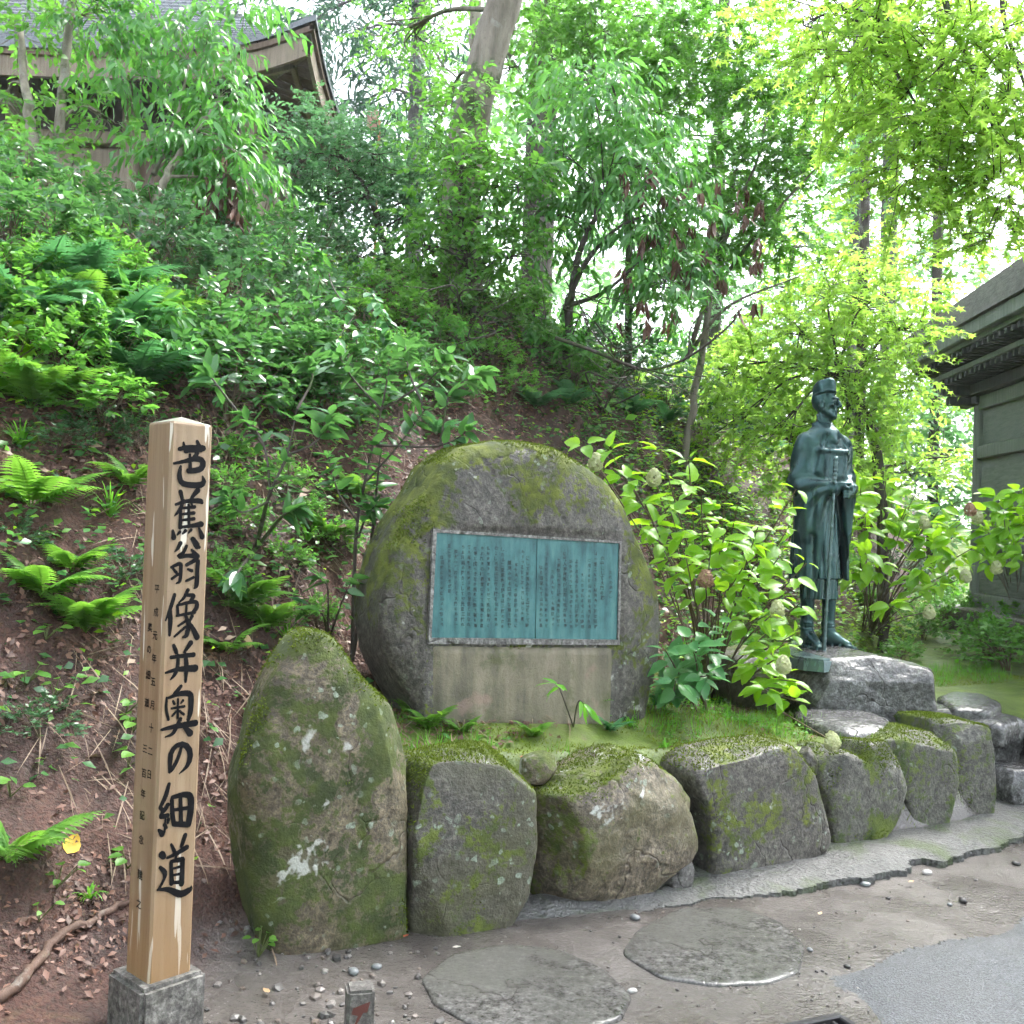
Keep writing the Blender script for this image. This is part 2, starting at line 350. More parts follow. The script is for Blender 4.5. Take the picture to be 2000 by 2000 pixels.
def px_poly(pts, z=0.0): return [tuple(on_z(x, y, z).xy) for x, y in pts]

def asphalt_mat():
    t = Nt('asphalt'); v = t.coord(); n1 = t.noise(v, 1.2, 4, 0.6); n3 = t.noise(v, 130, 3, 0.7)
    vo = t.n('TexVoronoi', {'Vector': v, 'Scale': 160}); agg = t.ramp(vo.outputs['Color'], [(0.2, (0.045, 0.05, 0.056)), (0.6, (0.095, 0.104, 0.113)), (0.95, (0.16, 0.172, 0.184))])
    c = t.mix(t.ramp(n1, [(0.35, 0.0), (0.65, 0.45)]), agg, (0.055, 0.055, 0.055))
    return t.out(t.bsdf(Base_Color=c, Roughness=t.ramp(n1, [(0.4, 0.28), (0.6, 0.45)]), Normal=t.bump(t.math('ADD', vo.outputs['Distance'], n3), 0.6, 0.008)))
M_asph = asphalt_mat()
rp = px_poly([(2020, 1792), (1930, 1822), (1840, 1842), (1760, 1868), (1690, 1890), (1625, 1905), (1630, 1922), (1665, 1940), (1690, 1962), (1705, 1985), (1722, 2010)])+[(1.05, 2.0), (1.3, 0.6), (5.0, 0.6), (5.0, 4.4)]
kind(link('road', slab('road', rp, lambda x, y: H(x, y)+0.002+0.012*sstep(0.0, 0.10, edge_dist(x, y, rp))+0.003*np.sin(x*9), M_asph, 0.016, 0.03, seed=3)), 'structure')

def mortar_mat():
    t = Nt('mortar'); v = t.coord(); n1 = t.noise(v, 3, 5, 0.65); n2 = t.noise(v, 26, 5, 0.75)
    vo = t.n('TexVoronoi', {'Vector': v, 'Scale': 60}); c = t.ramp(t.math('ADD', t.math('MULTIPLY', n1, 0.4), t.math('MULTIPLY', n2, 0.6)), [(0.35, (0.055, 0.058, 0.055)), (0.62, (0.15, 0.15, 0.145))])
    c = t.mix(t.math('MULTIPLY', t.ramp(vo.outputs['Distance'], [(0.16, 1.0), (0.24, 0.0)]), t.ramp(n2, [(0.45, 0.0), (0.6, 0.8)])), c, (0.30, 0.30, 0.29))
    c = t.mix(t.ramp(t.noise(v, 2.6, 5, 0.7, 0.4), [(0.5, 0.0), (0.62, 0.75)]), c, (0.055, 0.085, 0.02))
    return t.out(t.bsdf(Base_Color=c, Roughness=0.5, Normal=t.bump(t.math('ADD', n2, t.math('MULTIPLY', vo.outputs['Distance'], 0.5)), 0.9, 0.02)))
mp_ = px_poly([(780, 1815), (900, 1770), (1100, 1735), (1300, 1690), (1500, 1640), (1700, 1600), (1900, 1560), (2040, 1535), (2080, 1590), (1995, 1640), (1950, 1662), (1900, 1668), (1850, 1690), (1800, 1685), (1775, 1690), (1770, 1715), (1720, 1712), (1690, 1722), (1620, 1728), (1540, 1752), (1400, 1752), (1300, 1772), (1180, 1790), (1060, 1800), (950, 1812), (860, 1832)])
def mz(x, y):
    p = np.stack([x.ravel()*7, y.ravel()*7, x.ravel()*0], 1)
    t = (x-R0[0])*RD[0]+(y-R0[1])*RD[1]; e = sstep(0.0, 0.10, edge_dist(x, y, mp_)); k = sstep(1.9, 2.5, t); return 0.002+0.022*e*(1-k)+k*(0.022+0.018*e)+(0.012*fbm(p, 4, 31)).reshape(x.shape)*(0.3+0.7*e)
kind(link('mortar_footing', slab('mortar_footing', mp_, mz, mortar_mat(), 0.015, 0.07, seed=5)), 'structure')
# ------------------------------------------------------------------ stones
def pillow(U, W, N, out2, df, db, e=0.5, amp=0.02, freq=5.0, seed=0, nt=88, nr=22, post=None, ridge=0.0, cuts=0, smo=10):
    """closed stone whose outline (2-D, star-shaped about its middle) lies in the plane U,W and which swells df towards N, db behind; local coordinates"""
    o = np.asarray(out2, float); n = len(o)
    D = np.concatenate([o[i]+(o[(i+1) % n]-o[i])*np.linspace(0, 1, 24, endpoint=False)[:, None] for i in range(n)])
    c = D.mean(0); c = 0.5*(c+0.5*(D.max(0)+D.min(0)))
    for _ in range(smo): D = 0.5*D+0.25*(np.roll(D, 1, 0)+np.roll(D, -1, 0))
    a = np.arctan2(D[:, 1]-c[1], D[:, 0]-c[0]); r = np.hypot(*(D-c).T); s = np.argsort(a); th = np.linspace(-math.pi, math.pi, nt, endpoint=False)
    R = np.interp(th, a[s], r[s], period=2*math.pi)
    ph = np.linspace(-1, 1, 2*nr+1); ph = np.sign(ph)*np.abs(ph)**0.8*(math.pi/2-0.04)
    cs = np.cos(ph)**e; sn = np.sign(ph)*np.abs(np.sin(ph))**e
    u = c[0]+cs[:, None]*R*np.cos(th); w = c[1]+cs[:, None]*R*np.sin(th); dep = np.where(sn < 0, sn*df, sn*db)[:, None]*np.ones(nt)
    u = np.concatenate([u.ravel(), [c[0], c[0]]]); w = np.concatenate([w.ravel(), [c[1], c[1]]]); q = np.concatenate([dep.ravel(), [-df, db]])
    P = np.outer(u, U)+np.outer(w, W)-np.outer(q, N)
    ctr = np.array(U)*c[0]+np.array(W)*c[1]; dr = P-ctr; dr /= np.linalg.norm(dr, axis=1)[:, None]+1e-9
    cr = np.random.default_rng(seed+500)
    for _ in range(cuts):
        d = cr.normal(0, 1, 3)-0.0*np.array(N); d /= np.linalg.norm(d)
        if d@np.array(N) < -0.3: d = -d
        pr = (P-ctr)@d; ex = np.maximum(pr-pr.max()*cr.uniform(0.80, 0.94), 0); P = P-np.outer(ex*0.93, d)
    k = fbm(P*freq*0.5, 3, seed)*1.3+0.5*fbm(P*freq*2, 3, seed+5)+0.25*fbm(P*freq*6, 2, seed+8)
    if ridge: k = k-ridge*(1-np.abs(fbm(P*freq*0.8+3, 3, seed+12)))**6
    P = P+dr*(amp*k)[:, None]
    if post is not None: P = post(P, u, w, q)
    m = len(ph); i = np.arange(m-1)[:, None]*nt; j = np.arange(nt)[None]; j2 = (j+1) % nt
    Q = np.stack([i+j, i+nt+j, i+nt+j2, i+j2], -1).reshape(-1, 4); jj = np.arange(nt); jk = (jj+1) % nt
    T = np.concatenate([np.stack([jj*0+m*nt, jj, jk], 1), np.stack([jj*0+m*nt+1, (m-1)*nt+jk, (m-1)*nt+jj], 1)])
    return P, [Q, T]
FACE = math.radians(28)
def stone(name, label, cat, outline, base, z0, df, db, mat, e=0.5, amp=0.02, freq=5, seed=0, face=FACE, sink=0.08, group=None, back=0.0, ridge=0.0, nt=120, depth=None, shrink=1.015, cuts=9):
    n = Vector((math.sin(face), -math.cos(face), 0)); U = Vector((math.cos(face), math.sin(face), 0))
    A = on_z(base[0], base[1], z0) if depth is None else at(base[0], base[1], depth)
    A = A-n*(df*0.45+back)
    pts = []
    for x, y in outline:
        p = on_plane(x, y, A, n)-A; pts.append((p.dot(U), p.z))
    um = 0.5*(max(p[0] for p in pts)+min(p[0] for p in pts)); pts = [(um+(u-um)*shrink, z) for u, z in pts]
    zb = min(p[1] for p in pts); hgt = max(p[1] for p in pts)-zb
    pts = [(u, z-sink*max(0, 1-(z-zb)/(0.3*hgt))) for u, z in pts]
    P, F = pillow(U, (0, 0, 1), n, pts, df, db, e, amp, freq, seed, ridge=ridge, nt=nt, nr=30, cuts=cuts)
    me = make_mesh(name, P, F, mat)
    return tag(link(name, me, loc=A), label, cat, group)
def flat_stone(name, label, cat, outline, z, thick, mat, e=0.35, amp=0.012, freq=5, seed=0, group=None, ztop=None, tilt=(0, 0), drop=0.0):
    pts = [on_z(x, y, z) for x, y in outline]; c = sum(pts, Vector())/len(pts); pts2 = [((p-c).x, (p-c).y) for p in pts]
    N = Vector((tilt[0], tilt[1], 1)).normalized(); U = Vector((1, 0, 0)); U = (U-N*U.dot(N)).normalized(); W = N.cross(U)
    P, F = pillow(U, W, N, pts2, thick*0.5, thick*0.5, e, amp, freq, seed, nt=120, cuts=0, ridge=0.25)
    return tag(link(name, make_mesh(name, P, F, mat), loc=(c.x, c.y, c.z-thick*0.5-drop)), label, cat, group)

M_r1 = rock_mat('stone_mossy_tall', moss=0.19, lichen=0.9, white=0.9, mtop=0.15, seed=1.3, c1=(0.10, 0.08, 0.05), c2=(0.26, 0.21, 0.14), mossc=((0.02, 0.035, 0.006), (0.06, 0.085, 0.012)), stain=(0.06, 0.065, 0.025))
M_r2 = rock_mat('stone_block_grey', moss=0.10, lichen=1.0, white=0.2, mtop=0.2, seed=4.1, c1=(0.0600, 0.0560, 0.0480), c2=(0.1440, 0.1320, 0.1120), stain=(0.07, 0.07, 0.035))
M_r3 = rock_mat('stone_round_lichen', moss=0.11, lichen=0.5, white=1.25, mtop=0.25, seed=7.7, c1=(0.085, 0.066, 0.045), c2=(0.26, 0.215, 0.155), stain=(0.09, 0.085, 0.03))
M_r4 = rock_mat('stone_blotched', moss=0.08, lichen=0.7, white=0.55, mtop=0.2, seed=9.2, c1=(0.0680, 0.0640, 0.0560), c2=(0.1520, 0.1400, 0.1200), mossc=((0.05, 0.075, 0.01), (0.13, 0.16, 0.02)))
M_r5 = rock_mat('stone_pale_mossy', moss=0.115, lichen=0.5, white=0.35, mtop=0.02, seed=12.4, c1=(0.0800, 0.0800, 0.0680), c2=(0.1600, 0.1560, 0.1320), mossc=((0.035, 0.06, 0.010), (0.105, 0.14, 0.02)))
M_wet = rock_mat('stone_wet', moss=-0.10, lichen=0.1, white=0.0, mtop=0.1, seed=15.0, rough=0.22, c1=(0.075, 0.076, 0.078), c2=(0.165, 0.168, 0.17), bumpk=0.8)
M_slate = rock_mat('stone_step_wet', moss=-0.12, lichen=0.1, white=0.0, mtop=0.0, seed=18.0, rough=0.18, c1=(0.075, 0.074, 0.070), c2=(0.135, 0.133, 0.128), bumpk=0.4, stain=(0.10, 0.10, 0.088))
M_peb = rock_mat('pebble_stone', moss=-0.2, lichen=0.0, white=0.0, mtop=0.0, seed=21.0, rough=0.45, c1=(0.0800, 0.0800, 0.0800), c2=(0.1920, 0.1840, 0.1760))
G_RET = 'stones edging the moss bed'
stone('retaining_stone', 'tall pointed mossy standing stone beside the wooden post', 'stone', [(600, 1226), (630, 1232), (655, 1262), (690, 1312), (735, 1352), (770, 1395), (786, 1450), (784, 1560), (783, 1700), (782, 1800), (700, 1835), (600, 1860), (520, 1858), (490, 1790), (470, 1700), (455, 1580), (448, 1490), (468, 1420), (500, 1370), (525, 1310), (555, 1262), (575, 1238)], (640, 1852), 0, 0.17, 0.2, M_r1, e=0.46, amp=0.016, seed=1, group=G_RET, cuts=4, shrink=0.99)
stone('retaining_stone', 'squarish grey block with pale green lichen next to the tall pointed stone', 'stone', [(790, 1488), (850, 1478), (920, 1463), (990, 1465), (1012, 1488), (1019, 1560), (1019, 1650), (1006, 1720), (965, 1775), (900, 1815), (800, 1820), (786, 1780), (784, 1700), (783, 1600), (784, 1520)], (900, 1812), 0, 0.15, 0.2, M_r2, e=0.26, amp=0.010, seed=2, group=G_RET)
stone('retaining_stone', 'large rounded boulder with white lichen patches and hollowed underside', 'stone', [(1092, 1478), (1130, 1455), (1190, 1446), (1240, 1460), (1290, 1500), (1330, 1560), (1346, 1620), (1322, 1662), (1260, 1702), (1180, 1748), (1110, 1764), (1050, 1748), (1021, 1712), (1023, 1640), (1023, 1580), (1045, 1525)], (1140, 1762), 0, 0.24, 0.25, M_r3, e=0.62, amp=0.022, freq=4, seed=3, group=G_RET, ridge=0.8)
stone('retaining_stone', 'flat-faced stone with round lichen blotches right of the rounded boulder', 'stone', [(1333, 1497), (1370, 1466), (1440, 1450), (1520, 1445), (1550, 1470), (1570, 1540), (1590, 1610), (1600, 1668), (1520, 1692), (1400, 1709), (1365, 1703), (1362, 1640), (1353, 1570), (1330, 1520)], (1460, 1700), 0, 0.13, 0.2, M_r4, e=0.24, amp=0.010, seed=4, group=G_RET)
stone('retaining_stone', 'heart-shaped stone notched at its top in the edging row', 'stone', [(1584, 1470), (1607, 1450), (1637, 1464), (1660, 1478), (1674, 1446), (1702, 1441), (1727, 1480), (1742, 1530), (1729, 1580), (1692, 1640), (1637, 1658), (1604, 1662), (1592, 1600), (1587, 1530)], (1642, 1655), 0, 0.12, 0.18, M_r5, e=0.25, amp=0.009, seed=5, group=G_RET)
stone('retaining_stone', 'pillar-like stone with green moss on its shaded side, second from the steps', 'stone', [(1670, 1440), (1722, 1424), (1782, 1424), (1824, 1430), (1834, 1470), (1841, 1540), (1834, 1594), (1782, 1624), (1750, 1617), (1730, 1560), (1697, 1495)], (1787, 1618), 0, 0.16, 0.26, M_r5, e=0.2, amp=0.008, seed=6, group=G_RET, face=math.radians(20), shrink=0.97)
stone('retaining_stone', 'upright grey stone with yellow-green moss streak at the end of the row by the steps', 'stone', [(1789, 1404), (1844, 1403), (1904, 1410), (1915, 1460), (1918, 1540), (1911, 1592), (1854, 1602), (1836, 1587), (1831, 1520), (1819, 1450)], (1874, 1598), 0, 0.15, 0.28, M_r5, e=0.2, amp=0.008, seed=7, group=G_RET, face=math.radians(14), shrink=0.95)
G_CH = 'small stones wedged between the edging stones'
stone('wedge_stone', 'small rounded stone wedged between the grey block and the rounded boulder', 'stone', [(1024, 1482), (1060, 1464), (1086, 1478), (1080, 1510), (1050, 1534), (1018, 1532)], (1055, 1775), 0, 0.06, 0.08, M_r3, e=0.8, amp=0.006, seed=8, sink=0.0, group=G_CH, back=0.10)
stone('wedge_stone', 'small grey pointed stone at the foot of the rounded boulder by the mortar', 'stone', [(1332, 1652), (1350, 1690), (1348, 1726), (1310, 1744), (1296, 1722), (1310, 1680)], (1325, 1742), 0, 0.05, 0.06, M_peb, e=0.7, amp=0.006, seed=9, sink=0.03, group=G_CH)
stone('wedge_stone', 'small grey stone at the foot of the squarish block', 'stone', [(1000, 1733), (1016, 1760), (1014, 1790), (972, 1790), (982, 1755)], (995, 1788), 0, 0.04, 0.05, M_peb, e=0.7, amp=0.005, seed=10, sink=0.03, group=G_CH)
stone('wedge_stone', 'thin upright sliver of stone beside the heart-shaped stone', 'stone', [(1577, 1450), (1592, 1480), (1590, 1518), (1576, 1526), (1562, 1482)], (1600, 1665), 0, 0.04, 0.05, M_r4, e=0.7, amp=0.005, seed=11, sink=0.0, group=G_CH, back=0.06)
stone('wedge_stone', 'small round stone at the foot of the pillar-like stone', 'stone', [(1752, 1588), (1772, 1600), (1772, 1622), (1752, 1630), (1736, 1620), (1736, 1600)], (1755, 1628), 0, 0.05, 0.05, M_peb, e=0.9, amp=0.004, seed=12, sink=0.02, group=G_CH)
# steps and flat stones by the statue
stone('step_stone', 'broad wet block forming a step behind the end of the edging row', 'step', [(1825, 1396), (1860, 1380), (1930, 1386), (1992, 1410), (2000, 1466), (1950, 1492), (1860, 1490)], (1930, 1490), 0.18, 0.22, 0.25, M_wet, e=0.33, amp=0.014, seed=13, group='stones of the steps', sink=0.15)
stone('step_stone', 'low wet stone at the picture edge below the step block', 'step', [(1943, 1502), (1990, 1492), (2070, 1500), (2075, 1565), (2000, 1584), (1955, 1578)], (1990, 1580), 0.0, 0.16, 0.2, M_wet, e=0.4, amp=0.014, seed=14, group='stones of the steps')
flat_stone('step_stone', 'topmost flat slab of the steps beside the mossy lawn', 'step', [(1826, 1358), (1860, 1346), (1920, 1350), (1958, 1370), (1935, 1384), (1860, 1378)], 0.53, 0.16, M_wet, seed=15, group='stones of the steps')
flat_stone('step_stone', 'flat slab of the steps just below the topmost one', 'step', [(1832, 1380), (1870, 1370), (1935, 1376), (1995, 1400), (1960, 1412), (1870, 1398)], 0.47, 0.16, M_wet, seed=16, group='stones of the steps')
flat_stone('step_stone', 'dark flat slab at the picture edge beside the step block', 'step', [(1985, 1405), (2040, 1400), (2080, 1430), (2060, 1460), (2000, 1440)], 0.36, 0.14, M_slate, seed=17, group='stones of the steps')
flat_stone('flat_stone', 'long low flat stone set in moss before the statue plinth', 'stone', [(1545, 1378), (1600, 1368), (1680, 1376), (1742, 1398), (1738, 1420), (1660, 1424), (1570, 1402)], 0.52, 0.24, M_wet, seed=18, e=0.4, amp=0.014)
flat_stone('stepping_stone', 'oval flat stepping stone at the bottom edge of the path', 'stepping stone', [(822, 1905), (880, 1858), (985, 1838), (1090, 1848), (1180, 1885), (1238, 1940), (1215, 1985), (1130, 2012), (1030, 2020), (920, 1998), (845, 1955)], 0.014, 0.12, M_slate, e=0.12, amp=0.006, freq=4, seed=19, group='stepping stones in the path')
flat_stone('stepping_stone', 'oval cracked stepping stone below the rounded boulder', 'stepping stone', [(1213, 1858), (1245, 1812), (1330, 1768), (1440, 1768), (1525, 1795), (1572, 1845), (1562, 1895), (1500, 1916), (1400, 1922), (1290, 1905)], 0.014, 0.12, M_slate, e=0.12, amp=0.008, freq=4, seed=20, group='stepping stones in the path')
# plinth rocks
SX = at(1597, 1268, 6.45)            # centre of the statue plate, on its upper side
stone('plinth_rock', 'wide wet grey rock carrying the bronze statue', 'rock', [(1525, 1290), (1580, 1274), (1660, 1268), (1750, 1286), (1790, 1334), (1802, 1388), (1795, 1408), (1650, 1412), (1545, 1396)], (1660, 1408), 0, 0.45, 0.5, M_wet, e=0.27, amp=0.018, freq=4, seed=22, face=math.radians(12), depth=6.05, sink=0.1, ridge=0.7)
stone('garden_rock', 'dark shaded rock behind the hydrangea beside the statue plinth', 'rock', [(1415, 1280), (1470, 1262), (1540, 1270), (1560, 1320), (1550, 1370), (1440, 1372), (1412, 1340)], (1480, 1370), 0, 0.25, 0.3, M_r2, e=0.4, amp=0.02, freq=4, seed=23, depth=6.3, face=math.radians(12))

# ------------------------------------------------------------------ memorial boulder with its bronze plaque
BN = Vector((math.sin(FACE), -math.cos(FACE), 0.03)).normalized(); BU = Vector((math.cos(FACE), math.sin(FACE), 0)); BW = BN.cross(BU)*-1
if BW.z < 0: BW = -BW
PQ = at(1022, 1150, 4.62)            # middle of the plaque
M_bold = rock_mat('memorial_stone', moss=0.09, lichen=0.5, white=0.75, mtop=1.05, seed=27.3, c1=(0.06, 0.055, 0.048), c2=(0.135, 0.123, 0.11), mossc=((0.03, 0.045, 0.006), (0.115, 0.14, 0.012)), bumpk=0.9)
bo = thing('memorial_boulder', 'big rounded mossy memorial boulder bearing a green plaque', 'boulder', tuple(PQ))
outl = [(940, 864), (1000, 868), (1060, 880), (1120, 905), (1170, 940), (1210, 990), (1235, 1050), (1258, 1110), (1278, 1160), (1286, 1220), (1278, 1290), (1262, 1350), (1248, 1410), (1150, 1440), (950, 1440), (800, 1425), (742, 1335), (713, 1280), (702, 1220), (705, 1150), (725, 1075), (758, 1022), (798, 970), (838, 906), (885, 874)]
mid = PQ-BN*0.20
pts = [((on_plane(x, y, mid, BN)-PQ).dot(BU), (on_plane(x, y, mid, BN)-PQ).dot(BW)) for x, y in outl]
qc = [on_plane(x, y, PQ, BN)-PQ for x, y in ((838, 1034), (1212, 1058), (1205, 1400), (832, 1400))]
u0, u1 = min(c.dot(BU) for c in qc), max(c.dot(BU) for c in qc); w0, w1 = min(c.dot(BW) for c in qc), max(c.dot(BW) for c in qc)
def bpost(P, u, w, q):
    uu = P @ np.array(BU); ww = P @ np.array(BW); nn = P @ np.array(BN)
    m = sstep(u0-0.03, u0+0.01, uu)*(1-sstep(u1-0.01, u1+0.03, uu))*sstep(w0-0.06, w0, ww)*(1-sstep(w1-0.01, w1+0.03, ww))*(q < 0)
    # the two hairline splits running down from the crown
    for (a, b, c, d) in ((925, 868, 965, 925), (965, 925, 1003, 990), (1085, 985, 1100, 1020)):
        p = on_plane(a, b, PQ, BN)-PQ; r = on_plane(c, d, PQ, BN)-PQ; p = np.array([p.dot(BU), p.dot(BW)]); r = np.array([r.dot(BU), r.dot(BW)])
        L = r-p; tt = np.clip(((uu-p[0])*L[0]+(ww-p[1])*L[1])/(L@L), 0, 1); dd = np.hypot(uu-p[0]-tt*L[0], ww-p[1]-tt*L[1])
        P = P-np.outer(0.010*np.exp(-(dd/0.007)**2)*(q < 0), BN)
    nn = P @ np.array(BN)
    return P+np.outer((-0.006-nn)*m, BN)
mo = np.array(PQ-mid)
pts = [(u*0.925-0.004, w) for u, w in pts]
P, F = pillow(BU, BW, BN, pts, 0.21, 0.38, 0.36, 0.014, 4.5, 41, nt=300, nr=80, smo=4, post=lambda P, u, w, q: bpost(P+np.array(mid-PQ), u, w, q))
link('stone', make_mesh('stone', P, F, M_bold), bo)
def qmap(zx, zy, off=0.0):      # plaque drawing coordinates -> local point on the plaque plane
    p = on_plane(820+zx*0.21739, 1020+zy*0.21739, PQ, BN)-PQ; return p+BN*off
def quad_slab(name, c, o0, o1, mat, parent, bev=0.0):
    V = [qmap(x, y, o0) for x, y in c]+[qmap(x, y, o1) for x, y in c]
    return link(name, make_mesh(name, [tuple(v) for v in V], [np.array([[3, 2, 1, 0], [4, 5, 6, 7], [0, 1, 5, 4], [1, 2, 6, 5], [2, 3, 7, 6], [3, 0, 4, 7]])], mat, False), parent)
M_frame = rock_mat('plaque_frame_stone', moss=-0.2, lichen=0.0, white=0.0, mtop=0, c1=(0.13, 0.125, 0.12), c2=(0.23, 0.225, 0.215), seed=3)
def plate_mat():
    t = Nt('plaque_patina'); v = t.coord(); n1 = t.noise(v, 4, 5, 0.65); n2 = t.noise(t.coord((3, 3, 0.5)), 9, 4, 0.6)
    c = t.ramp(t.math('ADD', t.math('MULTIPLY', n1, 0.5), t.math('MULTIPLY', n2, 0.5)), [(0.38, (0.016, 0.075, 0.085)), (0.5, (0.038, 0.14, 0.148)), (0.62, (0.075, 0.195, 0.192))])
    return t.out(t.bsdf(Base_Color=c, Roughness=0.42, Metallic=0.15, Normal=t.bump(t.noise(v, 160, 3), 0.15, 0.003)))
M_plate = plate_mat(); M_ink = plain('plaque_lettering', (0.008, 0.03, 0.032), 0.5, 0.1)
fo = [(108, 60), (1803, 172), (1782, 1102), (68, 1092)]; fi = [(142, 92), (1783, 190), (1765, 1054), (94, 1036)]
for k in range(4):
    quad_slab('plaque_frame', [fo[k], fo[(k+1) % 4], fi[(k+1) % 4], fi[k]], -0.02, 0.013, M_frame, bo)
mt, mb = (1046, 146), (1030, 1045)
pl = quad_slab('plaque', [fi[0], mt, mb, fi[3]], -0.02, 0.004, M_plate, bo)
pl2 = quad_slab('plaque', [(mt[0]+6, mt[1]), fi[1], fi[2], (mb[0]+6, mb[1])], -0.02, 0.004, M_plate, bo)
# dressed lower face
t_ = Nt('dressed_stone'); v_ = t_.coord(); n_ = t_.noise(v_, 4, 5, 0.65); st_ = t_.noise(t_.coord((7, 7, 0.9)), 2.2, 4, 0.6)
c_ = t_.ramp(t_.math('ADD', t_.math('MULTIPLY', n_, 0.45), t_.math('MULTIPLY', st_, 0.55)), [(0.34, (0.075, 0.07, 0.05)), (0.5, (0.165, 0.145, 0.10)), (0.68, (0.27, 0.235, 0.175))])
c_ = t_.mix(t_.ramp(t_.noise(v_, 5, 4, 0.7), [(0.52, 0.0), (0.62, 0.7)]), c_, (0.075, 0.085, 0.03))
c_ = t_.mix(t_.ramp(t_.noise(t_.coord((2, 2, 2)), 3.3, 3), [(0.6, 0.0), (0.68, 0.4)]), c_, (0.33, 0.2, 0.18))
M_dress = t_.out(t_.bsdf(Base_Color=c_, Roughness=0.65, Normal=t_.bump(t_.noise(v_, 60, 4, 0.7), 0.5, 0.01)))
gq = Geo(); nu, nw = 60, 26; a_ = np.linspace(0, 1, nu); b_ = np.linspace(0, 1, nw)
cc = [np.array(on_plane(x, y, PQ, BN)-PQ) for x, y in ((840, 1258), (1203, 1261), (1196, 1440), (842, 1440))]
A_, B_ = np.meshgrid(a_, b_); Pq = ((1-A_)*(1-B_))[..., None]*cc[0]+(A_*(1-B_))[..., None]*cc[1]+(A_*B_)[..., None]*cc[2]+((1-A_)*B_)[..., None]*cc[3]
ed = np.minimum(np.minimum(A_, 1-A_)*nu/3.0, np.minimum(B_*nw/2.0, 1)); ed = np.clip(ed, 0, 1)
Pq = Pq+((0.006*ed-0.012*(1-ed)+0.002*fbm(Pq.reshape(-1, 3)*14, 3, 6).reshape(ed.shape))[..., None])*np.array(BN)
i_ = (np.arange(nw-1)[:, None]*nu+np.arange(nu-1)[None]).ravel(); gq.add(Pq.reshape(-1, 3), np.stack([i_, i_+nu, i_+nu+1, i_+1], 1))
dp = link('dressed_panel', gq.mesh('dressed_panel', M_dress), bo); dp['label'] = 'tan dressed stone face below the plaque'

# characters drawn with the built-in font
_gc = {}
def glyph(ch):
    if ch not in _gc:
        cu = bpy.data.curves.new('glyph', 'FONT'); cu.body = ch; cu.resolution_u = 2; cu.offset = 0.018
        ob = bpy.data.objects.new('glyph', cu); COL.objects.link(ob); bpy.context.view_layer.update()
        me = bpy.data.meshes.new_from_object(ob.evaluated_get(bpy.context.evaluated_depsgraph_get()))
        V = np.array([v.co[:] for v in me.vertices]).reshape(-1, 3)
        me.calc_loop_triangles(); T = np.array([t.vertices[:] for t in me.loop_triangles]).reshape(-1, 3)
        bpy.data.objects.remove(ob); bpy.data.curves.remove(cu); bpy.data.meshes.remove(me)
        if len(V): V = V-0.5*(V.max(0)+V.min(0))*np.array([1, 0, 0])-np.array([0, 0.38, 0])
        _gc[ch] = (V, T)
    return _gc[ch]
TXT = '三代の栄耀一睡の中にして大門の跡は一里こなたに有秀衡が跡は田野に成て金鶏山のみ形を残す先高館にのぼれば北上川南部より流るる大河也衣川は和泉が城をめぐりて高館の下にて大河に落入泰衡等が旧跡は衣が関を隔て南部口をさし堅め夷をふせぐとみえたり偖も義臣すぐつて此城にこもり功名一時の叢となる国破れて山河あり城春にして草青みたりと笠打敷て時のうつるまで泪を落し侍りぬ夏草や兵どもが夢の跡卯の花に兼房みゆる白毛かな兼て耳驚したる二堂開帳す経堂は三将の像をのこし光堂は三代の棺を納め三尊の仏を安置す七宝散うせて珠の扉風にやぶれ金の柱霜雪に朽て既頽廃空虚の叢と成べきを四面新に囲て甍を覆て風雨を凌暫時千歳の記念とはなれり五月雨の降のこしてや光堂'
cols = [(1708, 430, 740), (1632, 300, 700), (1572, 260, 960), (1515, 320, 960), (1455, 450, 960), (1402, 330, 950), (1350, 330, 960), (1298, 260, 950), (1240, 320, 950), (1188, 420, 940), (1130, 260, 950), (1082, 380, 950), (962, 300, 950), (915, 240, 890), (858, 360, 950), (798, 340, 950), (738, 220, 960), (678, 210, 940), (612, 210, 950), (552, 210, 950), (492, 210, 950), (436, 200, 940), (380, 200, 940), (320, 240, 940), (262, 190, 640), (192, 290, 940)]
rg = random.Random(4)
lay = {0: Geo(), 1: Geo()}; ci = 0
for x, ya, yb in cols:
    n = max(4, int((yb-ya)/44)); y = ya
    sw = rg.uniform(26, 32)
    for k in range(n):
        V, T = glyph(TXT[ci % len(TXT)]); ci += 1
        s = sw*rg.uniform(0.9, 1.25); cy_ = ya+(yb-ya)*(k+0.5)/n; cx_ = x+rg.uniform(-4, 4)
        if len(V) == 0: continue
        W_ = np.array([qmap(cx_+a*s*0.95, cy_-b*s*1.15, 0.0062) for a, b, _ in V]); lay[0 if x < 1040 else 1].add(W_, T)
for k, p in ((0, pl), (1, pl2)): kind(link('inscription', lay[k].mesh('inscription', M_ink, False), p), 'stuff')
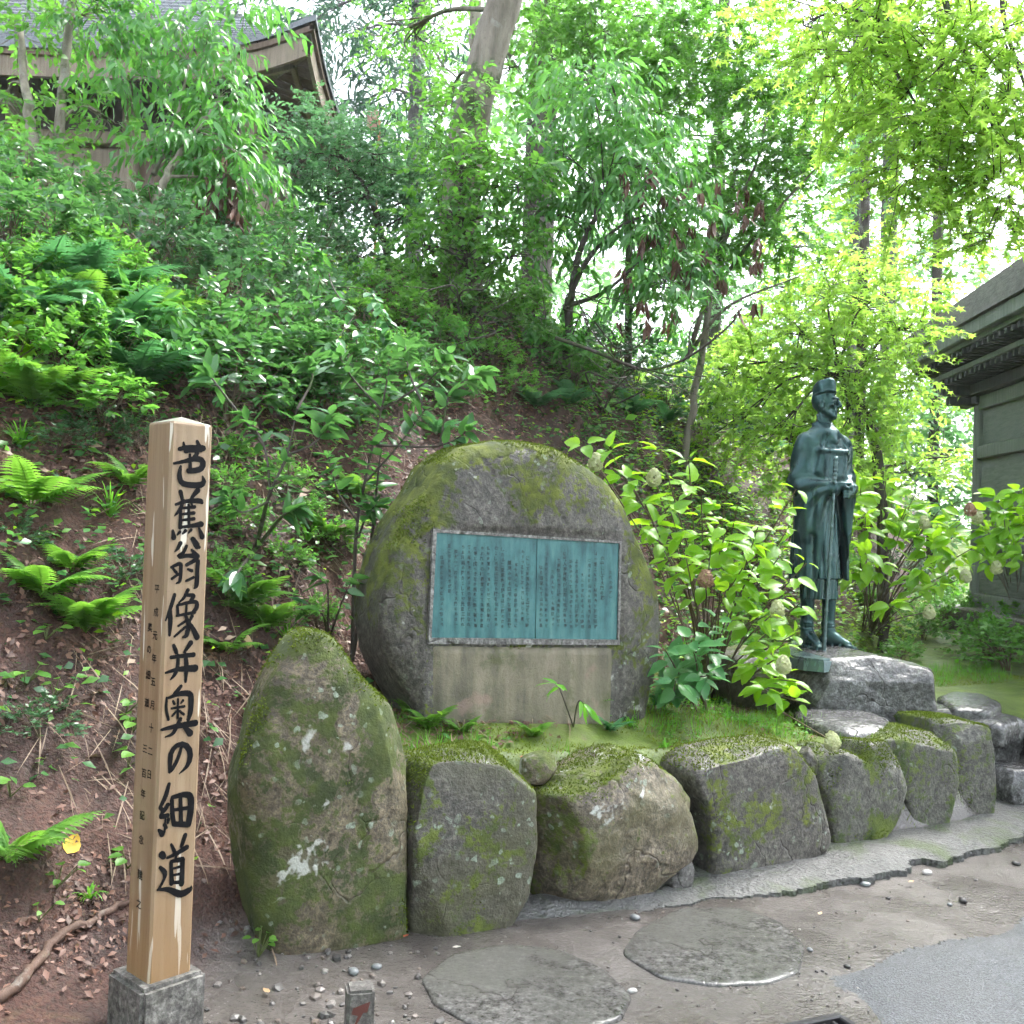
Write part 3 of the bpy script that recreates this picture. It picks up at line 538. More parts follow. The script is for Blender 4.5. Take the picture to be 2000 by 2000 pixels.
# ------------------------------------------------------------------ wooden signpost
PB = 0.175                                             # top of the concrete socket
pc = on_z(290, 1923, PB)                               # near corner of the post at the socket
PA = math.radians(48); pN = Vector((math.sin(PA), -math.cos(PA), 0)); pU = Vector((math.cos(PA), math.sin(PA), 0)); PS = 0.130
ztop = on_plane(338, 822, pc, pN).z
pctr = pc+pU*(PS/2)-pN*(PS/2)
def post_mat():
    t = Nt('post_wood'); v = t.coord((26, 26, 1.1)); n1 = t.noise(v, 1.6, 6, 0.6, 0.5); n2 = t.noise(t.coord((1, 1, 0.6)), 3.0, 4, 0.6)
    c = t.ramp(n1, [(0.3, (0.19, 0.115, 0.06)), (0.5, (0.255, 0.168, 0.095)), (0.7, (0.30, 0.212, 0.13))])
    c = t.mix(t.ramp(n2, [(0.35, 0.0), (0.65, 0.55)]), c, (0.225, 0.18, 0.122))
    wn_ = t.noise(t.coord((42, 42, 3.2)), 1.0, 2, 0.5)
    c = t.mix(t.ramp(wn_, [(0.66, 0.0), (0.675, 0.85)]), c, (0.62, 0.58, 0.5))
    zz = t.n('SeparateXYZ', {0: t.n('TexCoord').outputs['Object']}).outputs[2]
    c = t.mix(t.ramp(t.math('ADD', zz, t.math('MULTIPLY', n1, 0.2)), [(0.10, 0.55), (0.42, 0.0)]), c, (0.27, 0.14, 0.045))
    return t.out(t.bsdf(Base_Color=c, Roughness=0.5, Normal=t.bump(n1, 0.12, 0.006)))
sp = thing('signpost', 'square wooden signpost with black brushed characters in a concrete socket', 'signpost', (pctr.x, pctr.y, 0.0), PA)
hh = ztop-PB
bm = bmesh.new(); b = 0.007; s = PS/2
ring = [(-s+b, -s), (s-b, -s), (s, -s+b), (s, s-b), (s-b, s), (-s+b, s), (-s, s-b), (-s, -s+b)]
lv = [[bm.verts.new((x*k, y*k, z)) for x, y in ring] for z, k in ((-0.08, 1), (0.0, 1), (hh*0.5, 1.0), (hh-0.006, 1), (hh, 0.965))]
for a, c in zip(lv, lv[1:]):
    for i in range(8): bm.faces.new((a[i], a[(i+1) % 8], c[(i+1) % 8], c[i]))
ap = bm.verts.new((0, 0, hh+0.021))
M_cap = plain('post_cap_wood', (0.15, 0.155, 0.11), 0.6)
for i in range(8):
    f = bm.faces.new((lv[-1][i], lv[-1][(i+1) % 8], ap)); f.material_index = 1
me = bpy.data.meshes.new('post'); bm.to_mesh(me); bm.free(); me.materials.append(post_mat()); me.materials.append(M_cap)
post = link('post', me, sp, loc=(0, 0, PB))
M_conc = rock_mat('concrete_socket', moss=-0.06, lichen=0.0, white=0.0, mtop=0.1, c1=(0.11, 0.105, 0.095), c2=(0.2, 0.195, 0.18), seed=6, bumpk=0.5, rough=0.6)
bs = 0.198
sk = link('socket', bevel_box((bs, bs, PB+0.25), M_conc, 0.012, 2), sp, loc=(0.0, 0.004, (PB+0.25)/2-0.25))
M_sumi = plain('brush_ink', (0.004, 0.004, 0.005), 0.6, 0, 0.1, spec=0.12)
Z4, Z5 = (250, 800), (230, 1280)
CH = [  # brush strokes of each character: (x, y, width) in enlarged drawing units
 (Z4, [[(385,297,18),(460,286,24),(565,292,30)],[(418,250,12),(428,302,20)],[(520,240,16),(545,300,30)],[(430,318,16),(490,310,18),(522,322,22),(505,350,20),(480,375,18)],[(345,406,12),(430,390,20),(480,374,24),(545,376,30),(564,408,32),(548,446,30),(500,460,28),(455,462,26)],[(465,340,14),(468,455,20)],[(395,430,14),(386,490,24),(402,550,28),(460,568,28),(540,570,30),(570,545,26),(560,505,10)]]),
 (Z4, [[(360,716,14),(440,692,20),(540,690,26),(556,702,18)],[(395,620,22),(412,690,18)],[(525,610,28),(490,650,20),(465,692,12)],[(420,690,16),(385,760,18),(350,802,6)],[(395,740,16),(392,890,20)],[(455,720,14),(458,870,16)],[(400,745,12),(500,735,18)],[(400,790,12),(495,780,18)],[(400,835,12),(495,825,18)],[(385,890,14),(470,878,18),(548,865,30)],[(470,690,14),(480,722,12)],[(335,915,14),(342,966,26)],[(368,945,8),(388,923,16)],[(410,936,10),(430,914,18)],[(452,932,8),(472,908,16)],[(533,897,14),(556,960,28)]]),
 (Z4, [[(395,1008,22),(372,1050,16),(352,1072,6)],[(488,978,26),(522,1030,32),(538,1040,14)],[(440,1030,16),(415,1080,18),(380,1110,22),(450,1102,20),(520,1106,28)],[(480,1060,14),(522,1108,26)],[(325,1190,14),(390,1163,20),(396,1200,20),(390,1290,18),(362,1312,8)],[(335,1197,12),(362,1230,16)],[(328,1277,14),(376,1242,14)],[(440,1172,18),(520,1134,22),(521,1200,22),(515,1320,24),(498,1348,10)],[(450,1205,12),(478,1216,18)],[(438,1292,14),(492,1266,14)]]),
 (Z4, [[(350,1398,18),(325,1480,20),(282,1592,8)],[(315,1520,22),(318,1600,24),(312,1702,14)],[(450,1363,20),(420,1420,16),(382,1457,8)],[(430,1400,14),(492,1405,22),(470,1440,16)],[(370,1480,14),(375,1550,18)],[(375,1475,14),(500,1450,20),(516,1490,24),(480,1540,18)],[(440,1460,12),(435,1545,14)],[(365,1556,12),(500,1530,18)],[(430,1550,16),(452,1620,22),(440,1700,24),(412,1718,10)],[(440,1590,14),(378,1632,12)],[(430,1640,14),(348,1712,12)],[(480,1560,18),(455,1610,14)],[(455,1600,14),(490,1660,24),(517,1717,30)]]),
 (Z5, [[(402,15,18),(480,5,20),(570,-5,24)],[(362,131,12),(450,106,22),(582,96,36)],[(455,0,18),(450,80,20),(430,140,20),(398,182,8)],[(510,-5,20),(516,90,24),(510,198,14)],[(420,-75,18),(440,-25,22)],[(548,-95,26),(500,-25,14)]]),
 (Z5, [[(475,233,18),(430,290,22)],[(368,320,12),(364,400,16),(380,484,14)],[(385,320,14),(460,290,24),(540,290,30),(552,340,28),(546,430,26),(530,482,20)],[(405,400,12),(500,385,14)],[(452,330,12),(450,470,14)],[(415,345,12),(425,365,14)],[(490,340,14),(475,360,10)],[(440,420,12),(410,455,12)],[(465,420,12),(495,445,14)],[(328,561,14),(430,536,24),(582,510,32)],[(470,480,20),(440,540,22),(410,590,18),(356,616,6)],[(500,540,20),(542,586,34)]]),
 (Z5, [[(478,695,16),(455,770,20),(415,850,20),(390,882,14)],[(390,878,16),(394,800,24),(402,735,26),(440,682,24),(500,672,28),(542,720,30),(541,790,28),(510,850,18),(462,892,5)]]),
 (Z5, [[(385,972,18),(360,1060,24),(318,1150,18)],[(320,1150,18),(345,1172,22),(376,1128,22)],[(366,1140,20),(323,1215,20),(374,1208,22)],[(380,1238,18),(376,1262,14)],[(350,1278,20),(366,1300,14)],[(308,1318,14),(332,1346,30)],[(358,1225,10),(350,1332,12)],[(405,1085,20),(410,1200,24),(420,1262,22)],[(410,1070,20),(500,1050,28),(546,1070,34),(546,1180,34),(530,1272,32)],[(470,1080,20),(475,1262,22)],[(420,1166,16),(530,1150,20)],[(420,1272,24),(530,1276,28)]]),
 (Z5, [[(507,1358,24),(480,1440,20)],[(403,1428,14),(425,1478,20)],[(373,1527,14),(450,1490,22),(518,1448,26)],[(400,1560,18),(405,1720,24)],[(400,1555,16),(480,1540,26),(486,1560,24),(480,1722,28)],[(410,1610,12),(465,1595,14)],[(410,1660,12),(465,1648,14)],[(405,1715,16),(480,1710,18)],[(445,1490,16),(430,1545,14)],[(330,1502,34),(343,1518,28)],[(318,1600,18),(352,1640,24),(345,1690,16),(308,1762,14)],[(298,1768,12),(380,1766,24),(470,1800,34),(540,1766,28),(552,1742,8)]]),
]
inv = sp.matrix_basis.inverted() if False else (Matrix.Translation((pctr.x, pctr.y, 0)) @ Matrix.Rotation(PA, 4, 'Z')).inverted()
def ribbon(g, P, w, off):       # P: (n,2) plane points, w: widths; on local plane y = -PS/2 (front)
    T = np.gradient(P, axis=0); T /= np.linalg.norm(T, axis=1)[:, None]+1e-9; Nn = np.stack([-T[:, 1], T[:, 0]], 1)
    n = len(P); L = P+Nn*w[:, None]/2; R = P-Nn*w[:, None]/2
    V2 = np.concatenate([L, R]); F = [np.stack([np.arange(n-1), np.arange(n-1)+n, np.arange(n-1)+n+1, np.arange(n-1)+1], 1)]
    Tc = []
    for e, sgn in ((0, -1), (n-1, 1)):
        th = np.linspace(-math.pi/2, math.pi/2, 7)
        arc = P[e]+0.5*w[e]*(np.cos(th)[:, None]*T[e]*sgn+np.sin(th)[:, None]*Nn[e]); b0 = len(V2)
        V2 = np.concatenate([V2, [P[e]], arc]); Tc += [[b0, b0+1+i, b0+2+i] for i in range(6)]
    return V2, F[0], np.array(Tc)
for org, strokes in CH:
    g = Geo()
    for si, st in enumerate(strokes):
        pw = []
        for x, y, w in st:
            p = inv @ on_plane(org[0]+x/3.865, org[1]+y/3.865, pc, pN); pw.append((p.x, p.z, w/3.865*pc.y/FPX*1.65))
        q = smooth_path(pw, 14 if len(pw) > 2 else 6); V2, Q, T = ribbon(g, q[:, :2], np.clip(q[:, 2], 0.001, 1), 0)
        V3 = np.stack([V2[:, 0], np.full(len(V2), -PS/2-0.0012-0.00012*si), V2[:, 1]-PB], 1); g.add(V3, Q, T)
    link('character', g.mesh('character', M_sumi, False), post)
# the two small columns on the narrow side
lN = -pU
def side_text(chars):
    for ch, px, py, s in chars:
        V, T = glyph(ch)
        c = inv @ on_plane(px, py, pc, lN)
        W_ = np.stack([np.full(len(V), -PS/2-0.0011), c.y-V[:, 0]*s, c.z+V[:, 1]*s-PB], 1)
        g = Geo(); g.add(W_, T); link('character', g.mesh('character', M_sumi, False), post)
ya = np.linspace(1150, 1512, 9)
def lx(y): return 258+(302-258)*(1880-y)/1060.0      # silhouette edge of the post
side_text([(c, lx(y)+19, y, 0.027) for c, y in zip('平成元年五月十二日', ya)])
side_text([(c, lx(y)+8.5, y, 0.027) for c, y in zip('奥の細道三百年記念', [1225, 1268, 1318, 1372, 1462, 1510, 1550, 1592, 1640])]+[('建', lx(1708)+9, 1708, 0.029), ('之', lx(1765)+9, 1765, 0.029)])

# ------------------------------------------------------------------ bronze statue (signed-distance figure turned into one surface)
class Sdf:
    def __init__(s, lo, hi, h):
        s.lo = np.array(lo, float); s.h = h; n = np.ceil((np.array(hi)-s.lo)/h).astype(int)+1
        s.ax = [(s.lo[i]+h*np.arange(n[i])).astype(np.float32) for i in range(3)]; s.F = np.full(n, 1.0, np.float32)
    def sl(s, lo, hi):
        return tuple(slice(max(0, int((a-o)/s.h)), min(len(x), int((b-o)/s.h)+2)) for a, b, o, x in zip(lo, hi, s.lo, s.ax))
    def put(s, fn, lo, hi, k=0.02, sub=False):
        q = s.sl(np.array(lo)-0.04, np.array(hi)+0.04); X, Y, Z = s.ax[0][q[0]][:, None, None], s.ax[1][q[1]][None, :, None], s.ax[2][q[2]][None, None, :]
        d = fn(X, Y, Z).astype(np.float32); a = s.F[q]
        if sub: h = np.maximum(k-np.abs(a+d), 0)/k; s.F[q] = np.maximum(a, -d)+h*h*k*0.25
        else: h = np.maximum(k-np.abs(a-d), 0)/k; s.F[q] = np.minimum(a, d)-h*h*k*0.25
    def cap(s, a, b, ra, rb, k=0.02, sub=False, flat=(1, 1, 1)):
        a = np.array(a, float); b = np.array(b, float); ab = b-a; L = ab@ab+1e-9; m = max(ra, rb)*1.0
        fx = np.array(flat, float)
        def f(X, Y, Z):
            t = np.clip(((X-a[0])*ab[0]+(Y-a[1])*ab[1]+(Z-a[2])*ab[2])/L, 0, 1)
            return np.sqrt(((X-a[0]-t*ab[0])/fx[0])**2+((Y-a[1]-t*ab[1])/fx[1])**2+((Z-a[2]-t*ab[2])/fx[2])**2)-(ra+(rb-ra)*t)
        mm = m*max(flat); s.put(f, np.minimum(a, b)-mm, np.maximum(a, b)+mm, k, sub)
    def ell(s, c, r, k=0.02, sub=False, rz=0.0):
        c = np.array(c, float); r = np.array(r, float); ca, sa = math.cos(rz), math.sin(rz)
        def f(X, Y, Z):
            x = X-c[0]; y = Y-c[1]; xr = x*ca+y*sa; yr = -x*sa+y*ca
            q = np.sqrt((xr/r[0])**2+(yr/r[1])**2+((Z-c[2])/r[2])**2); return (q-1)*r.min()
        s.put(f, c-r.max(), c+r.max(), k, sub)
    def loft(s, zs, rx, ry, cx=0, cy=0, k=0.02, fold=None, z0=None, z1=None, sub=False, tilt=0.0):
        zs = np.array(zs); z0 = zs[0] if z0 is None else z0; z1 = zs[-1] if z1 is None else z1; M = max(max(rx), max(ry))*1.3
        def f(X, Y, Z):
            Zt = Z+tilt*Y; sh = Zt.shape; zf = Zt.ravel()
            a = np.interp(zf, zs, rx).reshape(sh); b_ = np.interp(zf, zs, ry).reshape(sh); x0 = np.interp(zf, zs, np.broadcast_to(cx, zs.shape)).reshape(sh); y0 = np.interp(zf, zs, np.broadcast_to(cy, zs.shape)).reshape(sh)
            u = (X-x0)/a; v = (Y-y0)/b_; q = np.sqrt(u*u+v*v); d = (q-1)*np.minimum(a, b_)
            if fold is not None: d = d+fold(np.arctan2(v, u), Z, X, Y)
            e = np.maximum(z0-Zt, Zt-z1); return np.where((e > 0) & (d > 0), np.sqrt(e*e+d*d), np.maximum(d, e))
        c0 = np.mean(cx); c1 = np.mean(cy); s.put(f, (c0-M, c1-M, z0-abs(tilt)*M), (c0+M, c1+M, z1+abs(tilt)*M), k, sub)
    def box(s, c, h, r=0.01, k=0.02, R=None, sub=False):
        c = np.array(c, float); h = np.array(h, float); R = np.eye(3) if R is None else np.array(R)
        def f(X, Y, Z):
            x, y, z = X-c[0], Y-c[1], Z-c[2]
            q = [np.abs(R[0, i]*x+R[1, i]*y+R[2, i]*z)-(h[i]-r) for i in range(3)]
            return np.sqrt(sum(np.maximum(a, 0)**2 for a in q))+np.minimum(np.maximum(np.maximum(q[0], q[1]), q[2]), 0)-r
        m = np.linalg.norm(h); s.put(f, c-m, c+m, k, sub)
    def surface(s):
        F = s.F; I = F < 0; n = np.array(F.shape)
        cnt = np.zeros(n-1, np.int8); offs = [(i, j, k) for i in (0, 1) for j in (0, 1) for k in (0, 1)]
        for o in offs: cnt += I[o[0]:n[0]-1+o[0], o[1]:n[1]-1+o[1], o[2]:n[2]-1+o[2]]
        act = np.argwhere((cnt > 0) & (cnt < 8)); idx = np.full(n-1, -1, np.int64); idx[tuple(act.T)] = np.arange(len(act))
        cv = np.stack([F[tuple((act+o).T)] for o in offs], 1); O = np.array(offs, float)
        acc = np.zeros((len(act), 3)); num = np.zeros(len(act))
        for a in range(8):
            for b in range(a+1, 8):
                if abs(O[a]-O[b]).sum() == 1:
                    va, vb = cv[:, a], cv[:, b]; m = (va < 0) != (vb < 0); t = np.where(m, va/np.where(m, va-vb, 1), 0)
                    acc += np.where(m[:, None], O[a]+t[:, None]*(O[b]-O[a]), 0); num += m
        V = s.lo+s.h*(act+acc/num[:, None]); Q = []
        for ax in range(3):
            b, c = (ax+1) % 3, (ax+2) % 3; sl0 = [slice(None)]*3; sl1 = [slice(None)]*3; sl0[ax] = slice(0, -1); sl1[ax] = slice(1, None)
            ch = np.argwhere(I[tuple(sl0)] != I[tuple(sl1)]); ch = ch[(ch[:, b] > 0) & (ch[:, c] > 0) & (ch[:, b] < n[b]-1) & (ch[:, c] < n[c]-1)]
            fl = I[tuple(ch.T)]; eb = np.eye(3, dtype=int)[b]; ec = np.eye(3, dtype=int)[c]
            q = np.stack([idx[tuple((ch-d).T)] for d in (0*eb, eb, eb+ec, ec)], 1); q[~fl] = q[~fl][:, ::-1]; Q.append(q[:, ::-1])
        return V, np.concatenate(Q)
S = Sdf((-0.30, -0.34, -0.01), (0.32, 0.22, 1.74), 0.0052)
# legs, leggings, feet, straw sandals
for sx, ang, yo in ((-0.068, math.radians(-6), 0.02), (0.072, math.radians(34), -0.02)):
    S.cap((sx, 0.01+yo, 0.48), (sx, 0.012+yo, 0.10), 0.055, 0.036, 0.02)
    for z in (0.165, 0.148, 0.125): S.loft([z-0.008, z, z+0.008], [0.040, 0.046, 0.040], [0.043, 0.049, 0.043], sx, 0.012+yo, 0.008)
    c, s_ = math.cos(ang), math.sin(ang); R = np.array([[c, -s_, 0], [s_, c, 0], [0, 0, 1]])
    def L(x, y, z): v = R @ np.array([x, y, 0]); return (sx+v[0], yo+v[1], z)
    S.cap(L(0, 0.035, 0.055), L(0, -0.05, 0.062), 0.036, 0.036, 0.02); S.cap(L(0, -0.02, 0.08), L(0, -0.12, 0.042), 0.036, 0.026, 0.02, flat=(1.15, 1.0, 0.9)); S.cap(L(0, 0.0, 0.10), L(0, -0.04, 0.07), 0.036, 0.034, 0.02)
    for i, (tx, ty) in enumerate(((-0.03, -0.165), (-0.014, -0.172), (0.0, -0.168), (0.013, -0.16), (0.026, -0.15))):
        S.cap(L(tx*0.8, ty+0.05, 0.034), L(tx, ty, 0.026), 0.011, 0.0105 if i else 0.013, 0.006)
    S.box(L(0, -0.055, 0.012), (0.047, 0.125, 0.010), 0.008, 0.004, R)
    for y in (-0.04, -0.085): S.cap(L(-0.044, y+0.012, 0.02), L(0, y-0.012, 0.082 if y > -0.06 else 0.062), 0.008, 0.008, 0.006); S.cap(L(0.044, y+0.012, 0.02), L(0, y-0.012, 0.082 if y > -0.06 else 0.062), 0.008, 0.008, 0.006)
# layered robes
pl_ = lambda n, a, ph=0.0, tw=0.0: (lambda th, Z, X, Y: a*np.sin(n*th+ph+tw*Z))
S.loft([0.316, 0.42, 0.55], [0.124, 0.12, 0.115], [0.090, 0.088, 0.082], 0, 0.0, 0.004, fold=lambda th, Z, X, Y: 0.004*np.sin(11*th+9*Z)+0.003*np.sin(23*th-14*Z))
S.loft([0.445, 0.6, 0.8, 1.05], [0.138, 0.128, 0.115, 0.105], [0.100, 0.092, 0.082, 0.075], 0, -0.005, 0.004, fold=lambda th, Z, X, Y: 0.004*np.sin(8*th+2*Z)+0.0025*np.sin(19*th+5*Z))
T2 = Sdf(S.lo, (0.32, 0.22, 1.74), S.h)
T2.loft([0.44, 0.7, 0.95, 1.08, 1.2, 1.29, 1.345, 1.385, 1.41], [0.205, 0.192, 0.178, 0.172, 0.172, 0.165, 0.14, 0.092, 0.058], [0.165, 0.16, 0.145, 0.13, 0.115, 0.105, 0.09, 0.072, 0.058], 0, [0.01, 0.01, 0.005, 0, 0, 0.005, 0.01, 0.012, 0.012], 0.004, fold=lambda th, Z, X, Y: (0.006*np.sin(10*th+1.5*Z)+0.003*np.sin(21*th+3*Z))*np.clip((1.25-Z)*2.5, 0.12, 1))
T2.put(lambda X, Y, Z: np.maximum(np.abs(X-0.025)-np.interp(Z.ravel(), [0.3, 0.46, 0.96, 1.0], [0.155, 0.14, 0.05, 0.0]).reshape(Z.shape), np.maximum(Y-0.01, Z-0.99)), (-0.2, -0.3, 0.3), (0.2, 0.0, 1.0), 0.012, True)
h_ = np.maximum(0.006-np.abs(S.F-T2.F), 0)/0.006; S.F = np.minimum(S.F, T2.F)-h_*h_*0.0015; del T2
HX = 0.016
# sleeves: upper arm, forearm, hanging cloth
for m in (-1, 1):
    S.cap((m*0.145, 0.005, 1.29), (m*0.182, 0.01, 1.04), 0.062, 0.072, 0.05); S.cap((m*0.178, 0.0, 1.04), (m*0.062+HX, -0.165, 1.0), 0.072, 0.048, 0.03)
    S.cap((m*0.165, -0.03, 1.0), (m*0.165, -0.03, 0.70), 0.055, 0.03, 0.03, flat=(0.9, 1.5, 1)); S.cap((m*0.10, -0.125, 0.99), (m*0.135, -0.09, 0.74), 0.036, 0.022, 0.03)
# pouch, straps, collar
S.box((-0.012, -0.098, 1.155), (0.112, 0.034, 0.088), 0.026, 0.035); S.box((-0.012, -0.108, 1.24), (0.112, 0.030, 0.010), 0.009, 0.02)
for m in (-1, 1):
    S.cap((m*0.058, -0.02, 1.395), (m*0.098, -0.12, 1.24), 0.009, 0.009, 0.008); S.cap((m*0.052, 0.0, 1.415), (m*0.004, -0.112, 1.30), 0.018, 0.016, 0.012); S.cap((m*0.085, 0.0, 1.37), (m*0.05, -0.105, 1.25), 0.008, 0.008, 0.01)
# hands: palms and separate bent fingers closing round the staff
S.cap((-0.06+HX, -0.165, 1.012), (-0.035+HX, -0.19, 1.02), 0.027, 0.026, 0.012); S.ell((-0.022+HX, -0.20, 1.028), (0.034, 0.024, 0.020), 0.012, rz=-0.5)
for i in range(4):
    b0 = np.array((HX+0.002+0.004*i, -0.214+0.011*i, 1.036-0.006*i)); b1 = b0+np.array((0.024, -0.006, 0.0)); b2 = b1+np.array((0.014-0.002*i, 0.004, -0.022)); b3 = b2+np.array((-0.012, 0.010, -0.010))
    S.cap(b0-np.array((0.02, 0, 0)), b1, 0.0095, 0.0088, 0.004); S.cap(b1, b2, 0.0088, 0.0082, 0.004); S.cap(b2, b3, 0.0082, 0.0072, 0.004)
S.cap((-0.03+HX, -0.215, 1.02), (HX, -0.236, 1.008), 0.010, 0.0085, 0.006)
S.cap((0.075+HX, -0.16, 0.985), (0.05+HX, -0.185, 0.982), 0.027, 0.025, 0.012); S.ell((0.034+HX, -0.196, 0.98), (0.033, 0.024, 0.030), 0.012, rz=0.6)
for i in range(4):
    z = 1.002-0.0165*i; S.cap((0.026+HX, -0.214, z), (HX, -0.228, z-0.001), 0.0095, 0.009, 0.004); S.cap((HX, -0.228, z-0.001), (HX-0.014, -0.212, z-0.002), 0.009, 0.008, 0.004); S.cap((HX-0.014, -0.212, z-0.002), (HX-0.004, -0.196, z-0.002), 0.008, 0.007, 0.004)
S.cap((0.04+HX, -0.212, 1.0), (0.018+HX, -0.23, 1.016), 0.0105, 0.0085, 0.006)
# neck and head, turned towards its left
S.cap((0, 0.016, 1.33), (0.003, 0.012, 1.40), 0.060, 0.050, 0.03)
SB = S; S = Sdf((-0.13, -0.16, 1.34), (0.14, 0.14, 1.74), 0.0028)
S.cap((0, 0.016, 1.35), (0.003, 0.010, 1.46), 0.056, 0.045, 0.02)
for m in (-1, 1): S.cap((m*0.030, -0.02, 1.37), (m*0.045, 0.005, 1.47), 0.012, 0.012, 0.012)
HA = math.radians(40); hc, hs_ = math.cos(HA), math.sin(HA)
def hd(x, y, z): y -= 0.008; return (0.004+x*hc-y*hs_, 0.008+x*hs_+y*hc, z-0.012)
E_ = lambda c, r, k, sub=False, a=0.0: S.ell(hd(*c), r, k, sub, rz=HA+a)
C_ = lambda a, b, ra, rb, k, sub=False: S.cap(hd(*a), hd(*b), ra, rb, k, sub)
E_((0, 0.014, 1.585), (0.064, 0.078, 0.085), 0.02); E_((0, -0.020, 1.525), (0.050, 0.056, 0.070), 0.02); E_((0, -0.055, 1.478), (0.024, 0.020, 0.022), 0.015)
for m in (-1, 1):
    C_((m*0.047, 0.0, 1.512), (m*0.022, -0.05, 1.478), 0.016, 0.015, 0.012); E_((m*0.038, -0.047, 1.548), (0.018, 0.016, 0.012), 0.010)
    E_((m*0.043, -0.052, 1.520), (0.016, 0.014, 0.017), 0.012, True)
    E_((m*0.027, -0.083, 1.574), (0.018, 0.017, 0.010), 0.006, True); E_((m*0.026, -0.066, 1.572), (0.012, 0.009, 0.0065), 0.002); C_((m*0.013, -0.076, 1.5645), (m*0.040, -0.062, 1.5645), 0.0028, 0.0022, 0.003)
    C_((m*0.010, -0.078, 1.589), (m*0.044, -0.058, 1.592), 0.0068, 0.0055, 0.006); C_((m*0.013, -0.076, 1.540), (m*0.028, -0.064, 1.506), 0.0028, 0.002, 0.003, True)
    E_((m*0.064, 0.014, 1.545), (0.009, 0.020, 0.034), 0.004, False, m*0.35); E_((m*0.074, 0.008, 1.552), (0.007, 0.010, 0.019), 0.003, True)
    E_((m*0.0115, -0.080, 1.537), (0.008, 0.008, 0.007), 0.004)
C_((0, -0.072, 1.588), (0, -0.093, 1.543), 0.007, 0.0115, 0.006)
C_((-0.017, -0.066, 1.508), (0.017, -0.066, 1.508), 0.0085, 0.0085, 0.006); C_((-0.015, -0.066, 1.493), (0.015, -0.066, 1.493), 0.008, 0.008, 0.006); C_((-0.022, -0.076, 1.5005), (0.022, -0.076, 1.5005), 0.003, 0.003, 0.002, True)
C_((-0.03, -0.066, 1.604), (0.03, -0.066, 1.604), 0.0018, 0.0018, 0.003, True)
cx0, cy0, _ = hd(0, 0.010, 0)
S.loft([1.575, 1.60, 1.65, 1.675, 1.69], [0.068, 0.071, 0.070, 0.066, 0.056], [0.079, 0.082, 0.080, 0.075, 0.064], cx0, cy0, 0.002, z0=1.600, z1=1.690, tilt=0.26, fold=lambda th, Z, X, Y: 0.002*np.sin(5*th+30*Z))
S.loft([1.598, 1.606, 1.614], [0.069, 0.0735, 0.069], [0.080, 0.0845, 0.080], cx0, cy0, 0.002, tilt=0.26)
HV, HQ = S.surface(); S = SB
S.ell((0, -0.045, 1.315), (0.095, 0.066, 0.085), 0.03)
for m in (1, -1):
    S.cap((m*0.062, 0.02, 1.41), (m*0.045, -0.065, 1.36), 0.017, 0.017, 0.008); S.cap((m*0.045, -0.065, 1.36), (-m*0.018, -0.112, 1.262), 0.017, 0.015, 0.006)
V, Q = S.surface(); del S
nv_ = np.zeros_like(V); fn_ = np.cross(V[Q[:, 2]]-V[Q[:, 0]], V[Q[:, 3]]-V[Q[:, 1]])
for k in range(4): np.add.at(nv_, Q[:, k], fn_)
nv_ = nrm_ = nv_/(np.linalg.norm(nv_, axis=1)[:, None]+1e-12)
# cloth folds: radiating from the crook of each arm on the sleeves, hanging below
side = np.where(V[:, 0] < 0.02, -1.0, 1.0); cxk = side*0.085+0.02; an = np.arctan2(V[:, 2]-1.0, np.abs(V[:, 0]-cxk)+0.02); rr_ = np.hypot(V[:, 2]-1.0, V[:, 0]-cxk)
msk = sstep(0.085, 0.13, np.abs(V[:, 0]))*sstep(0.68, 0.78, V[:, 2])*(1-sstep(1.27, 1.36, V[:, 2])); fold = np.sin(an*9.0+6*rr_+2*V[:, 1]*20)
V = V+nv_*(0.0065*msk*np.sign(fold)*np.abs(fold)**1.3)[:, None]
msk2 = (1-sstep(0.80, 0.98, V[:, 2]))*sstep(0.30, 0.34, V[:, 2]); th_ = np.arctan2(V[:, 1], V[:, 0])
V = V+nv_*(0.004*msk2*np.sin(th_*13+4*fbm(V*3, 2, 8)+3*V[:, 2]))[:, None]
Q = np.concatenate([Q, HQ+len(V)]); V = np.concatenate([V, HV])*np.array([0.94, 1.0, 1.0])
V = V+0.0012*np.stack([fbm(V*28+i*9, 3, 50+i) for i in range(3)], 1)
def bronze(name, c1, c2):
    t = Nt(name); v = t.coord(); n1 = t.noise(v, 7, 5, 0.65); n2 = t.noise(t.coord((1, 1, 0.25)), 12, 4, 0.6)
    geo = t.n('NewGeometry'); pt = geo.outputs['Pointiness']
    c = t.ramp(t.math('ADD', t.math('MULTIPLY', n1, 0.55), t.math('MULTIPLY', n2, 0.45)), [(0.34, c1), (0.68, c2)])
    c = t.mix(t.ramp(pt, [(0.5, 0.0), (0.56, 0.5)]), c, (0.20, 0.28, 0.285))
    c = t.mix(t.ramp(t.noise(v, 3.1, 4, 0.6), [(0.58, 0.0), (0.7, 0.5)]), c, (0.03, 0.035, 0.038))
    return t.out(t.bsdf(Base_Color=c, Roughness=t.ramp(n2, [(0.35, 0.24), (0.65, 0.40)]), Metallic=0.6, Specular_IOR_Level=0.45, Normal=t.bump(n1, 0.1, 0.004)))
M_bz = bronze('bronze_patina', (0.012, 0.034, 0.037), (0.048, 0.105, 0.105)); M_bz2 = bronze('bronze_staff', (0.02, 0.045, 0.05), (0.06, 0.11, 0.112))
TH = math.radians(20)
st = thing('statue', 'dark green bronze statue of a robed traveller in a cap holding a staff', 'statue', tuple(SX), TH)
link('figure', make_mesh('figure', V, Q, M_bz), st)
